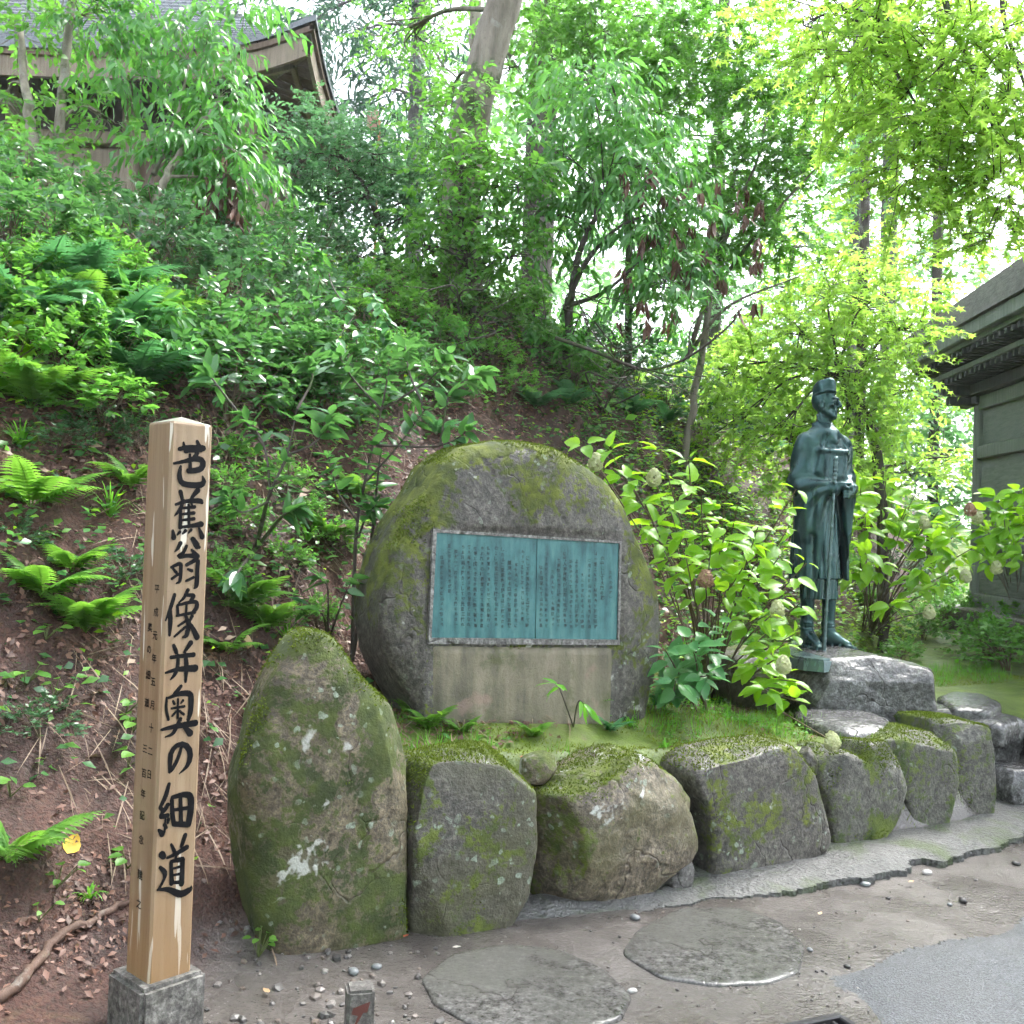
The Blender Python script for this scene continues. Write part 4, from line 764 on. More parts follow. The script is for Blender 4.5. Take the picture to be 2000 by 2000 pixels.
sinv = (Matrix.Translation(SX) @ Matrix.Rotation(TH, 4, 'Z')).inverted()
sa = np.array(sinv @ at(1609, 1266, SX.y-0.20)); sb = np.array(sinv @ at(1633, 892, SX.y-0.20)); sa[2] = 0.0
g = Geo(); tt = np.linspace(0, 1, 140); Lz = 1.2
rad = 0.0095+0.003*np.exp(-(((tt*7.0) % 1-0.5)/0.05)**2); rad = np.where(tt > 0.86, 0.010+0.006*np.abs(np.sin((tt-0.86)*math.pi*7/0.14)), rad); rad = np.where(tt < 0.2, rad+0.004*(0.2-tt)/0.2, rad)
tube(g, sa+(sb-sa)*tt[:, None], rad, 12)
link('staff', g.mesh('staff', M_bz2), st)
po = [on_z(x, y, SX.z)-SX for x, y in ((1520, 1266), (1545, 1256), (1600, 1250), (1650, 1253), (1668, 1262), (1670, 1274), (1652, 1284), (1610, 1289), (1570, 1285), (1538, 1278))]
pq = [tuple((Matrix.Rotation(-TH, 3, 'Z') @ p).xy) for p in po]
bm = bmesh.new(); tv = [bm.verts.new((x, y, 0.0)) for x, y in pq]; f = bm.faces.new(tv); r = bmesh.ops.extrude_face_region(bm, geom=[f])
for v in r['geom']:
    if isinstance(v, bmesh.types.BMVert): v.co.z -= 0.07; v.co.x *= 1.03; v.co.y *= 1.03
bmesh.ops.recalc_face_normals(bm, faces=bm.faces[:]); bmesh.ops.bevel(bm, geom=[e for e in bm.edges if all(v.co.z > -0.01 for v in e.verts)], offset=0.012, segments=2, affect='EDGES')
me = bpy.data.meshes.new('base_plate'); bm.to_mesh(me); bm.free(); me.materials.append(M_bz2); link('base_plate', me, st)
# ------------------------------------------------------------------ small shrine on the plateau, upper corner
M_wd1 = wood_mat('weathered_cypress', (0.13, 0.10, 0.07), (0.25, 0.205, 0.155), 0.7); M_wd2 = wood_mat('brown_timber', (0.07, 0.045, 0.03), (0.15, 0.10, 0.068), 0.6); M_wd3 = wood_mat('dark_timber', (0.018, 0.014, 0.011), (0.045, 0.034, 0.028), 0.55)
M_cu = None
def copper():
    t = Nt('copper_roof'); v = t.coord(); n1 = t.noise(v, 3, 4, 0.6); n2 = t.noise(v, 20, 3)
    return t.out(t.bsdf(Base_Color=t.ramp(n1, [(0.3, (0.075, 0.085, 0.095)), (0.7, (0.16, 0.18, 0.20))]), Roughness=t.ramp(n2, [(0.3, 0.22), (0.7, 0.4)]), Metallic=0.25, Specular_IOR_Level=0.7))
M_cu = copper()
SC = at(616, 62, 12.3)                      # tip of the upturned eave corner
SRZ = math.radians(0)
def shrine():
    base_z = SC.z-0.42-2.55                  # floor level
    Ux = Vector((math.cos(SRZ), math.sin(SRZ), 0)); Uy = Vector((-math.sin(SRZ), math.cos(SRZ), 0))
    OV = 1.05; Wd, Dp = 4.6, 2.6            # wall width and depth
    org = Vector((SC.x, SC.y, base_z))-Ux*OV+Uy*OV   # right front wall corner
    t = thing('shrine', 'small weathered shrine with curved copper roof half hidden by trees on the slope', 'shrine', tuple(org), SRZ)
    ez = 2.55                                # flat eave height above the floor
    x0, x1, y0, y1 = -Wd-OV, OV, -OV, Dp+OV
    def lift(x, y):
        dx = min(abs(x-x0), abs(x-x1)); dy = min(abs(y-y0), abs(y-y1)); return 0.45*math.exp(-((dx+dy)/0.75)**1.3)
    def roof_z(x, y):
        d = min(x-x0, x1-x, y-y0, y1-y); m = (y1-y0)/2; u = max(0, d)/m; return ez+0.16+lift(x, y)*max(0, 1-u*2.2)+2.5*(0.55*u+0.45*u*u)
    # stepped copper courses following the eaves
    g = Geo(); nc = 34; m = (y1-y0)/2; per = 160
    def loop(d, dz):
        pts = []
        a0, a1, b0, b1 = x0+d, x1-d, y0+d, y1-d
        for (p, q) in (((a0, b0), (a1, b0)), ((a1, b0), (a1, b1)), ((a1, b1), (a0, b1)), ((a0, b1), (a0, b0))):
            for k in range(per//4):
                f = k/(per//4); f = 0.5-0.5*math.cos(math.pi*f) if True else f; x = p[0]+(q[0]-p[0])*f; y = p[1]+(q[1]-p[1])*f; pts.append((x, y, roof_z(x, y)+dz))
        return np.array(pts)
    ds = np.linspace(0, m-0.05, nc); loops = []
    for i, d in enumerate(ds):
        if i: loops.append(loop(d, 0.0))
        loops.append(loop(d, 0.022))
    for L in [loop(0.0, -0.05)]+loops: g.V.append(L); 
    n = per; tot = len(loops)+1; j = np.arange(n); k = (j+1) % n
    g.F.append(np.concatenate([np.stack([i*n+j, i*n+k, (i+1)*n+k, (i+1)*n+j], 1) for i in range(tot-1)])); g.n = tot*n
    rf = link('roof', g.mesh('roof', M_cu, True, angle=math.radians(25)), t)
    gr = Geo(); L = (x1-x0)-2*m+0.4; box_geo(gr, ((x0+x1)/2, (y0+y1)/2, ez+0.16+2.5-0.05), (L, 0.3, 0.3)); link('ridge', gr.mesh('ridge', M_cu, False), rf)
    # fascia boards under the roof edge, following the upturn
    def fascia(name, inset, z_top, h, th, mat, side):
        g = Geo(); N = 60; V = []
        for q in range(N+1):
            f = q/N; f = 0.5-0.5*math.cos(math.pi*f)
            if side == 0: x, y, nx, ny = x0+inset+(x1-x0-2*inset)*f, y0+inset, 0, 1
            else: x, y, nx, ny = x1-inset, y0+inset+(y1-y0-2*inset)*f, -1, 0
            z = ez+0.11+lift(x, y)*0.97+z_top; tp = 1.0
            V += [(x, y, z), (x+nx*th, y+ny*th, z), (x+nx*th, y+ny*th, z-h*tp), (x, y, z-h*tp)]
        V = np.array(V); a = np.arange(N)*4
        g.add(V, *[np.stack([a+i, a+(i+1) % 4, a+4+(i+1) % 4, a+4+i], 1) for i in range(4)], np.array([[0, 1, 2, 3], [N*4+3, N*4+2, N*4+1, N*4]]))
        return link(name, g.mesh(name, mat, True, angle=math.radians(40)), t)
    for side in (0, 1):
        fascia('fascia', 0.03, 0.0, 0.07, 0.05, M_wd2, side); fascia('fascia', 0.07, -0.07, 0.25, 0.05, M_wd1, side); fascia('fascia', 0.30, -0.05, 0.16, 0.06, M_wd1, side)
    # boarded soffit
    for side in (0, 1):
        nb = 26 if side == 0 else 22
        for q in range(nb):
            g = Geo()
            if side == 0:
                xa = x0+0.15+(x1-x0-0.3)*q/nb; xb = x0+0.15+(x1-x0-0.3)*(q+0.93)/nb; c = [(xa, y0+0.1), (xb, y0+0.1), (xb, 0.05), (xa, 0.05)]
            else:
                ya = y0+0.15+(y1-y0-0.3)*q/nb; yb = y0+0.15+(y1-y0-0.3)*(q+0.93)/nb; c = [(x1-0.1, ya), (x1-0.1, yb), (-0.05, yb), (-0.05, ya)]
            zz = [ez-0.12+lift(*p)*0.9 if k in (0, 1) else ez+0.28 for k, p in enumerate(c)]
            V = [(p[0], p[1], z+d) for d in (0, 0.03) for p, z in zip(c, zz)]
            g.add(V, np.array([[0, 1, 2, 3], [7, 6, 5, 4], [0, 4, 5, 1], [1, 5, 6, 2], [2, 6, 7, 3], [3, 7, 4, 0]])); link('soffit_board', g.mesh('soffit_board', M_wd2, False), t)
    # hip brace, posts, beams, walls
    g = Geo(); tube(g, [(0.0, 0.0, ez+0.1), (OV*0.9, -OV*0.9, ez+0.22)], 0.07, 4); link('corner_brace', g.mesh('corner_brace', M_wd1, False), t)
    for k in range(4):
        x = -Wd*k/3; link('pillar', bevel_box((0.19, 0.19, ez+0.6), M_wd1, 0.02), t, loc=(x, 0, (ez+0.3)/2-0.3))
    for y in (Dp/2, Dp): link('pillar', bevel_box((0.19, 0.19, ez+0.6), M_wd1, 0.02), t, loc=(0, y, (ez+0.3)/2-0.3))
    for z, h, mm in ((ez+0.05, 0.2, M_wd3), (1.95, 0.16, M_wd1), (0.35, 0.14, M_wd1)):
        link('beam', bevel_box((Wd+0.4, 0.13, h), mm, 0.01), t, loc=(-Wd/2, -0.03, z)); link('beam', bevel_box((0.13, Dp+0.4, h), mm, 0.01), t, loc=(0.03, Dp/2, z))
    link('transom_panel', bevel_box((Wd-0.15, 0.05, 0.42), M_wd3, 0.005), t, loc=(-Wd/2, 0.06, 2.26))
    link('inner_wall', bevel_box((Wd-0.15, 0.05, 1.9), M_wd2, 0.005), t, loc=(-Wd/2, 0.12, 0.95))
    for k in range(9):
        link('wall_board', bevel_box((0.04, Dp/9-0.012, 2.2), M_wd1, 0.004), t, loc=(-0.01, Dp*(k+0.5)/9, 1.12))
    for k in range(2): link('door', bevel_box((0.8, 0.05, 1.5), M_wd1, 0.008), t, loc=(-Wd/2+0.41*(1 if k else -1), 0.05, 1.1))
    link('floor_deck', bevel_box((Wd+1.2, Dp+1.2, 0.12), M_wd1, 0.01), t, loc=(-Wd/2, Dp/2, 0.22))
    for k in range(4): link('foundation_stone', bevel_box((0.4, 0.4, 1.2), M_conc, 0.03), t, loc=(-Wd*k/3, -0.35, -0.45))
    # porch roof seen lower beside the slender trunk
    link('porch_beam', bevel_box((0.9, 0.14, 0.16), M_wd2, 0.01), t, loc=(-Wd-0.4, -0.3, 1.72))
shrine()

# ------------------------------------------------------------------ wooden hall at the far side of the garden
M_hw = wood_mat('hall_grey_board', (0.10, 0.125, 0.112), (0.21, 0.24, 0.215), 0.75, (3, 3, 20)); M_hb = wood_mat('hall_grey_timber', (0.11, 0.135, 0.12), (0.22, 0.25, 0.22), 0.75); M_hd = wood_mat('hall_dark_rafter', (0.03, 0.035, 0.038), (0.07, 0.078, 0.08), 0.7)
def thatch():
    t = Nt('hall_shingle_roof'); v = t.coord((1, 1, 1)); n1 = t.noise(v, 5, 5, 0.7); n2 = t.noise(t.coord((8, 2, 8)), 6, 3)
    return t.out(t.bsdf(Base_Color=t.ramp(t.math('ADD', t.math('MULTIPLY', n1, 0.5), t.math('MULTIPLY', n2, 0.5)), [(0.35, (0.06, 0.058, 0.055)), (0.65, (0.17, 0.16, 0.155))]), Roughness=0.55, Normal=t.bump(n2, 0.4, 0.02)))
M_th = thatch()
def hall():
    C = at(1906, 1182, 12.0); a = math.atan2(0.0725, 1.0)
    t = thing('hall', 'grey timber hall with deep rafter eaves at the picture edge', 'building', tuple(C), -a)
    ht = 2.45; OV = 0.62; L = 5.0; Wd = 5.0      # wall runs along -y (towards the path) and +x
    link('pillar', bevel_box((0.2, 0.2, 1.0), M_hb, 0.02), t, loc=(0, 0, -0.5))
    def col(x, y):
        g = Geo(); tube(g, [(x, y, 0.0), (x, y, ht)], 0.075, 16); link('pillar', g.mesh('pillar', M_hb, True, angle=1.0), t)
    for k in range(4): col(0, -1.5*k)
    for k in range(1, 3): col(1.8*k, 0)
    for k in range(3):
        y = -1.5*k-0.75
        for z, h in ((2.36, 0.16), (1.78, 0.15), (0.72, 0.14), (0.06, 0.16)): link('beam', bevel_box((0.11, 1.37, h), M_hb, 0.01), t, loc=(-0.005, y, z))
        link('wall_panel', bevel_box((0.04, 1.36, 0.46), M_hw, 0.003), t, loc=(0.02, y, 2.07)); link('wall_panel', bevel_box((0.04, 1.36, 0.44), M_hw, 0.003), t, loc=(0.015, y, 1.48))
        for q in range(2): link('wall_board', bevel_box((0.04, 1.36, 0.228), M_hw, 0.004), t, loc=(0.02, y, 0.915+0.232*q))
        for q in range(3): link('wall_board', bevel_box((0.04, 1.36, 0.165), M_hw, 0.004), t, loc=(0.02, y, 0.235+0.169*q))
    for k in range(2):
        for z, h in ((2.36, 0.16), (1.4, 0.15), (0.06, 0.16)): link('beam', bevel_box((1.66, 0.11, h), M_hb, 0.01), t, loc=(1.8*k+0.9, 0.0, z))
        for q in range(9): link('wall_board', bevel_box((1.66, 0.04, 0.24), M_hw, 0.004), t, loc=(1.8*k+0.9, 0.02, 0.24+0.244*q))
    link('wall_plate', bevel_box((0.16, L+0.9, 0.13), M_hd, 0.01), t, loc=(-0.06, -L/2+0.25, ht+0.065)); link('wall_plate', bevel_box((Wd+0.6, 0.16, 0.13), M_hd, 0.01), t, loc=(Wd/2-0.15, 0.06, ht+0.07))
    # bracket under the corner
    link('bracket', bevel_box((0.5, 0.1, 0.1), M_hd, 0.015), t, loc=(-0.12, 0.06, ht-0.06)); link('bracket', bevel_box((0.1, 0.5, 0.1), M_hd, 0.015), t, loc=(-0.06, 0.14, ht-0.055))
    # two tiers of rafters on both visible eaves
    tiers = ((ht+0.16, 0.42, 0.055, 0.07), (ht+0.33, 0.60, 0.05, 0.065))
    for z, ov, wdt, hg in tiers:
        n = 40
        for k in range(n):
            y = ov-0.03-k*0.145; ln = 0.55+ov*0.6; link('rafter', bevel_box((ln, wdt, hg), M_hd, 0.006), t, loc=(-ov+ln/2, y, z+0.0))
        for k in range(16):
            x = -ov+0.06+k*0.145; ln = 0.55+ov*0.6; link('rafter', bevel_box((wdt, ln, hg), M_hd, 0.006), t, loc=(x, ov-ln/2, z+0.002+hg))
        link('eave_board', bevel_box((0.06, L+1.2, 0.06), M_hb, 0.006), t, loc=(-ov+0.02, ov-(L+1.2)/2, z+hg/2+0.036)); link('eave_board', bevel_box((Wd, 0.06, 0.06), M_hb, 0.006), t, loc=(-ov+Wd/2+0.06, ov-0.02, z+hg*1.5+0.04))
    zf = ht+0.46
    link('fascia', bevel_box((0.09, L+1.4, 0.15), M_hb, 0.012), t, loc=(-OV-0.02, OV-(L+1.4)/2, zf+0.03)); link('fascia', bevel_box((Wd, 0.09, 0.15), M_hb, 0.012), t, loc=(-OV+Wd/2+0.07, OV+0.02, zf+0.035))
    # thick layered roof edge and stepped slope, hipped at the corner
    g = Geo(); nc = 46; slope = math.tan(math.radians(38)); step = 0.085
    for k in range(nc):
        d0 = k*step; d1 = d0+step+0.05; x = -OV-0.10+d0; ye = OV+0.10-d0; z0 = zf+0.10+0.22+d0*slope
        if k == 0: z0l = zf+0.11
        else: z0l = z0-0.06
        yl = -L-1.0
        V = [(x, yl, z0l), (x, ye, z0l), (x, ye, z0), (x, yl, z0), (x+d1-d0, yl, z0+step*slope-0.02), (x+d1-d0, ye-(d1-d0), z0+step*slope-0.02)]
        g.add(V, np.array([[0, 1, 2, 3], [3, 2, 5, 4]]))
        xr = Wd+1.0
        V = [(x, ye, z0l), (xr, ye, z0l), (xr, ye, z0), (x, ye, z0), (x+d1-d0, ye-(d1-d0), z0+step*slope-0.02), (xr, ye-(d1-d0), z0+step*slope-0.02)]
        g.add(V, np.array([[0, 1, 2, 3][::-1], [3, 2, 5, 4][::-1]]))
    V = [(-OV-0.10, -L-1, zf+0.11), (-OV-0.10, OV+0.10, zf+0.11), (Wd+1, OV+0.10, zf+0.11), (Wd+1, -L-1, zf+0.11)]; g.add(V, np.array([[0, 1, 2, 3]]))
    link('roof', g.mesh('roof', M_th, False), t)
    # stone footing
    link('foundation_slab', bevel_box((Wd+1.0, L+1.0, 0.13), M_conc, 0.02), t, loc=(Wd/2+0.15, -L/2-0.2, -0.075))
    rr = random.Random(3)
    for k in range(22):
        r = rr.uniform(0.09, 0.13); P, F = pillow((0, 1, 0), (0, 0, 1), (-1, 0, 0), [(r*math.cos(q)*1.15, r*math.sin(q)*0.9) for q in np.linspace(0, 2*math.pi, 12, endpoint=False)], 0.09, 0.12, 0.7, 0.012, 6, 80+k, nt=20, nr=5)
        link('foundation_stone', make_mesh('foundation_stone', P, F, M_r2), t, loc=(-0.25+rr.uniform(-0.04, 0.04), 0.2-k*0.2, -0.24-0.1*(k % 2)))
hall()
# ------------------------------------------------------------------ leaves
UP = np.array([0, 0, 1.0])
def nrm(a): return a/(np.linalg.norm(a, axis=-1, keepdims=True)+1e-9)
def proto_small(w=0.26, fold=0.06, curl=0.12):
    V = np.array([[0, 0, 0], [0.42, w, fold], [0.5, 0, 0], [0.42, -w, fold], [1, 0, -curl]], float)
    return V, np.array([[0, 2, 1], [1, 2, 4], [0, 3, 2], [3, 4, 2]])
def proto_mid(w=0.2, fold=0.05, curl=0.16):
    V = np.array([[0, 0, 0], [.3, w*.92, fold], [.3, 0, .015], [.3, -w*.92, fold], [.65, w*.78, fold-curl*.35], [.65, 0, -curl*.35], [.65, -w*.78, fold-curl*.35], [1, 0, -curl]], float)
    return V, np.array([[0, 2, 1], [0, 3, 2], [1, 2, 5], [1, 5, 4], [2, 3, 6], [2, 6, 5], [4, 5, 7], [5, 6, 7]])
def proto_big(w=0.3, curl=0.2, wave=0.02, ns=9, seed=0):
    t = np.linspace(0, 1, ns+1)[1:-1]; rr = np.random.default_rng(seed); V = [[0, 0, 0]]
    for k, x in enumerate(t):
        ww = w*(math.sin(math.pi*x**0.75)**0.8)*(1+0.10*(k % 2)); z = -curl*x*x; f = 0.22*ww
        V += [[x, ww, z+f+rr.normal(0, wave)], [x, ww*0.5, z+f*0.35], [x, 0, z], [x, -ww*0.5, z+f*0.35], [x, -ww, z+f+rr.normal(0, wave)]]
    V.append([1, 0, -curl]); n = len(t); F = []
    for j in range(4): F.append([0, 1+j+1, 1+j]); e = 1+(n-1)*5; F.append([e+j, e+j+1, len(V)-1])
    for k in range(n-1):
        for j in range(4):
            a = 1+k*5+j; b = a+5; F += [[a, a+1, b+1], [a, b+1, b]]
    return np.array(V, float), np.array(F)
def proto_maple(nl=5, deep=0.45):
    A = np.radians(np.linspace(-118, 118, nl)); L = 0.55+0.45*np.cos(A*0.62); V = [[0.0, 0, 0]]; F = []
    for k, (a, l) in enumerate(zip(A, L)): V.append([l*math.cos(a)*0.9+0.1, l*math.sin(a)*0.9, -0.14*l])
    B = np.concatenate([[A[0]-0.5], (A[1:]+A[:-1])/2, [A[-1]+0.5]])
    for b in B: V.append([deep*0.62*math.cos(b)+0.1, deep*0.62*math.sin(b), 0.02])
    for k in range(nl): F += [[0, 1+nl+k, 1+k], [0, 1+k, 2+nl+k]]
    return np.array(V, float), np.array(F)
PR = dict(small=proto_small(), wide=proto_small(0.34, 0.05, 0.1), long=proto_mid(0.13, 0.03, 0.3), mid=proto_mid(), oval=proto_mid(0.27, 0.05, 0.12), maple=proto_maple(), needle=proto_small(0.09, 0.02, 0.1), two=(np.array([[0, 0, 0], [.45, .3, .05], [1, 0, -.1], [.45, -.3, .05]], float), np.array([[0, 2, 1], [0, 3, 2]])))
def put_leaves(g, proto, pos, ax, nv, size):
    V, F = proto; ax = nrm(ax); sd = nrm(np.cross(nv, ax)); nv = np.cross(ax, sd); size = np.broadcast_to(size, (len(pos),))
    W = pos[:, None]+size[:, None, None]*(V[None, :, :1]*ax[:, None]+V[None, :, 1:2]*sd[:, None]+V[None, :, 2:]*nv[:, None])
    g.add(W.reshape(-1, 3), (F[None]+np.arange(len(pos))[:, None, None]*len(V)).reshape(-1, 3))
def spray_leaves(rng, B, D, Ln, K, size, droop=0.3, spread=0.9, tilt=0.5, var=0.25, sag=0.25):
    """leaf positions/axes/normals of K leaves set alternately along each of M short twigs"""
    M = len(B); D = nrm(D); u = (np.arange(K)+rng.uniform(0.2, 0.9, (M, K)))/K; Ln = np.broadcast_to(Ln, (M,))
    sd = nrm(np.cross(D, UP)+rng.normal(0, 0.15, (M, 3))); s = np.where((np.arange(K)[None]+rng.integers(0, 2, (M, 1))) % 2, 1.0, -1.0)
    P = B[:, None]+D[:, None]*(Ln[:, None]*u)[..., None]-UP*(sag*Ln[:, None]*u*u)[..., None]
    A = D[:, None]*(1.0-0.35*spread)+sd[:, None]*(s*spread)[..., None]+rng.normal(0, 0.28, (M, K, 3))-UP*droop
    N = UP+rng.normal(0, tilt, (M, K, 3))
    z = size*(1+var*rng.normal(0, 1, (M, K))).clip(0.5, 1.6)
    return P.reshape(-1, 3), A.reshape(-1, 3), N.reshape(-1, 3), z.reshape(-1)
def blob_sprays(rng, c, r, n):
    d = nrm(rng.normal(0, 1, (n, 3))); q = rng.uniform(0, 1, (n, 1))**0.45; r = np.asarray(r, float)
    return np.asarray(c, float)+d*q*r, nrm(d*np.array([1, 1, 0.5])+rng.normal(0, 0.45, (n, 3)))
M_bark = bark_mat('bark_grey_brown', (0.10, 0.085, 0.065), (0.24, 0.21, 0.17), 0.35); M_bark2 = bark_mat('bark_dark', (0.025, 0.02, 0.016), (0.075, 0.06, 0.048), 0.3); M_bark3 = bark_mat('bark_cedar', (0.07, 0.062, 0.066), (0.17, 0.155, 0.16), 0.0, 1.6); M_bark4 = bark_mat('bark_pale', (0.13, 0.11, 0.085), (0.28, 0.25, 0.2), 0.15)
M_stem = plain('woody_stem', (0.10, 0.07, 0.045), 0.6); M_gstem = plain('green_stem', (0.10, 0.13, 0.04), 0.5)
L_ever = leaf_mat('leaf_evergreen', (0.022, 0.076, 0.035), (0.080, 0.204, 0.070), (0.194, 0.513, 0.088), 0.22, 0.36, 0.6, spots=(0.30, 0.24, 0.03))
L_mid = leaf_mat('leaf_mid_green', (0.037, 0.125, 0.034), (0.126, 0.302, 0.056), (0.270, 0.665, 0.063), 0.32, 0.48, spots=(0.32, 0.3, 0.03))
L_maple = leaf_mat('leaf_maple', (0.10, 0.25, 0.025), (0.22, 0.42, 0.05), (0.58, 0.88, 0.13), 0.45, 0.64)
L_hyd = leaf_mat('leaf_hydrangea', (0.085, 0.24, 0.012), (0.23, 0.45, 0.018), (0.48, 0.85, 0.03), 0.36, 0.5)
L_hydc = leaf_mat('leaf_hydrangea_shaded', (0.039, 0.156, 0.058), (0.091, 0.260, 0.078), (0.182, 0.520, 0.104), 0.33, 0.35)  # cooler, darker copy of the hydrangea leaf, with shade put into its colour
L_fern = leaf_mat('leaf_fern', (0.048, 0.161, 0.020), (0.135, 0.310, 0.042), (0.296, 0.619, 0.057), 0.45, 0.45)
L_fernc = leaf_mat('leaf_fern_cool', (0.033, 0.130, 0.058), (0.078, 0.234, 0.091), (0.156, 0.468, 0.130), 0.45, 0.35)
L_far = leaf_mat('leaf_far', (0.047, 0.140, 0.068), (0.125, 0.296, 0.118), (0.390, 0.780, 0.237), 0.5, 0.55)
L_ced = leaf_mat('leaf_cedar', (0.025, 0.070, 0.055), (0.062, 0.140, 0.094), (0.125, 0.281, 0.135), 0.6, 0.3)
L_grass = leaf_mat('leaf_grass', (0.049, 0.197, 0.016), (0.133, 0.365, 0.032), (0.287, 0.702, 0.053), 0.4, 0.45)
L_dead = leaf_mat('leaf_dead', (0.045, 0.019, 0.013), (0.19, 0.095, 0.065), (0.2, 0.1, 0.05), 0.5, 0.15); L_straw = leaf_mat('leaf_straw', (0.11, 0.07, 0.045), (0.28, 0.205, 0.14), (0.3, 0.2, 0.1), 0.6, 0.1)
L_small = leaf_mat('leaf_small_cool', (0.036, 0.120, 0.058), (0.102, 0.252, 0.111), (0.240, 0.540, 0.182), 0.3, 0.42, 0.6)
L_drp = leaf_mat('leaf_drooping', (0.032, 0.127, 0.040), (0.106, 0.285, 0.074), (0.292, 0.772, 0.102), 0.26, 0.4, 0.6)
L_dark = leaf_mat('leaf_shade', (0.016, 0.06, 0.026), (0.055, 0.145, 0.055), (0.14, 0.36, 0.1), 0.3, 0.3, 0.6)  # darker leaf green: shade of the undergrowth hollows put into the colour
CFG = dict(
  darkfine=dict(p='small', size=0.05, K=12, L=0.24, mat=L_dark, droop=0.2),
  maple_near=dict(p='maple', size=0.040, K=15, L=0.34, mat=L_maple, droop=0.35),
  ever=dict(p='mid', size=0.085, K=9, L=0.28, mat=L_ever, droop=0.35), drooping=dict(p='long', size=0.115, K=11, L=0.36, mat=L_drp, droop=0.9), small=dict(p='small', size=0.055, K=12, L=0.24, mat=L_small, droop=0.2),
  mid=dict(p='oval', size=0.06, K=12, L=0.30, mat=L_mid, droop=0.35), maple=dict(p='maple', size=0.055, K=10, L=0.36, mat=L_maple, droop=0.3), far=dict(p='two', size=0.13, K=14, L=0.62, mat=L_far, droop=0.3), cedar=dict(p='needle', size=0.22, K=12, L=0.6, mat=L_ced, droop=0.8), midmaple=dict(p='maple', size=0.062, K=12, L=0.34, mat=L_mid, droop=0.3))
def W(p): return np.array(at(*p)) if not isinstance(p, Vector) else np.array(p)
def tree(name, label, cat, trunk, blobs, cfg, bark, seed, group=None, forks=(), nlimb=None, twig=True, base=None, dens=1.0):
    """trunk: [(px,py,depth,radius)]; blobs: [(px,py,depth,radius_m,sprays)]"""
    rng = np.random.default_rng(seed); c = CFG[cfg]
    pts = np.array([W(q[:3]) for q in trunk]); 
    if base is not None: pts[0] = np.array(base)
    o = pts[0].copy(); t = thing(name, label, cat, tuple(o), group=group)
    gt = Geo(); path = smooth_path(pts, 26); rad = np.interp(np.linspace(0, len(trunk)-1, 26), range(len(trunk)), [q[3] for q in trunk])
    path[1:-1] += rng.normal(0, 0.008, path[1:-1].shape); tube(gt, path-o, rad, 12)
    for fk in forks:
        fp = smooth_path([W(q[:3]) for q in fk], 14); tube(gt, fp-o, np.interp(np.linspace(0, len(fk)-1, 14), range(len(fk)), [q[3] for q in fk]), 7)
        path = np.vstack([path, fp]); rad = np.concatenate([rad, np.linspace(fk[0][3], fk[-1][3], 14)])
    gl = Geo()
    for bx, by, bd, br, n in blobs:
        n = max(4, int(n*dens))
        cc = W((bx, by, bd)); j = np.argmin(np.linalg.norm(path-cc, axis=1)+0.35*np.maximum(0, path[:, 2]-cc[2]+0.2)); a = path[j]
        ln = np.linalg.norm(cc-a); r0 = min(rad[j]*0.5, 0.010+0.012*ln)
        mid = (a+cc)/2+np.array([0, 0, 0.12*ln])+rng.normal(0, 0.06*ln, 3); limb = smooth_path([a, mid, cc], 10); tube(gt, limb-o, np.linspace(r0, r0*0.45, 10), 5, False)
        B, D = blob_sprays(rng, cc, np.array([br, br, br*0.75]), n)
        for k in range(min(n, 9)):
            m = (cc+B[k])/2+rng.normal(0, 0.05*br, 3); tube(gt, smooth_path([limb[6+k % 4], m, B[k]], 5)-o, np.linspace(r0*0.45, 0.003, 5), 4, False)
        P, A, N, z = spray_leaves(rng, B, D, c['L']*rng.uniform(0.7, 1.3, n), c['K'], c['size'], c['droop'])
        put_leaves(gl, PR[c['p']], P-o, A, N, z)
        if twig:
            E = B+D*c['L']-UP*0.25*c['L']; s = nrm(np.cross(D, UP))*0.0032
            V = np.stack([B-s, B+s, E], 1)-o; gl_t = np.arange(3*n).reshape(-1, 3); gt.add(V.reshape(-1, 3), gl_t)
    link('trunk', gt.mesh('trunk', bark), t)
    if gl.n: link('crown', gl.mesh('crown', c['mat'], True), t)
    return t

# ------------------------------------------------------------------ background wood: one mass far behind, then the trees one can tell apart
def far_wood():
    rng = np.random.default_rng(77); g = Geo(); gt = Geo()
    for k in range(105):
        y = rng.uniform(26, 46); x = rng.uniform(-0.72, 0.75)*y; gz = Hz(x, y); z = gz+rng.uniform(0.0, 1.0)**0.9*13+0.3
        if x > 1.0 and z > gz+6 and rng.uniform() < 0.6: continue
        r = rng.uniform(1.2, 2.2); n = 24; B, D = blob_sprays(rng, (x, y, z), (r, r, r*0.7), n)
        P, A, N, s = spray_leaves(rng, B, D, 1.0, 16, 0.27, 0.3); put_leaves(g, PR['two'], P, A, N, s)
    for k in range(70):                         # unseen wood behind the camera, added to cut the frontal sky fill
        y = rng.uniform(-18, -9); x = rng.uniform(-16, 18); z = rng.uniform(0.5, 10)
        r = rng.uniform(1.4, 2.4); B, D = blob_sprays(rng, (x, y, z), (r, r, r*0.7), 22)
        P, A, N, s = spray_leaves(rng, B, D, 1.0, 12, 0.36, 0.3); put_leaves(g, PR['two'], P, A, N, s)
    kind(link('far_wood', g.mesh('far_wood', L_far)), 'stuff')
far_wood()
GB = 'tall trees behind the bank'
def tb(x, d, pts_top, r): return [(x, 0, d, r)]
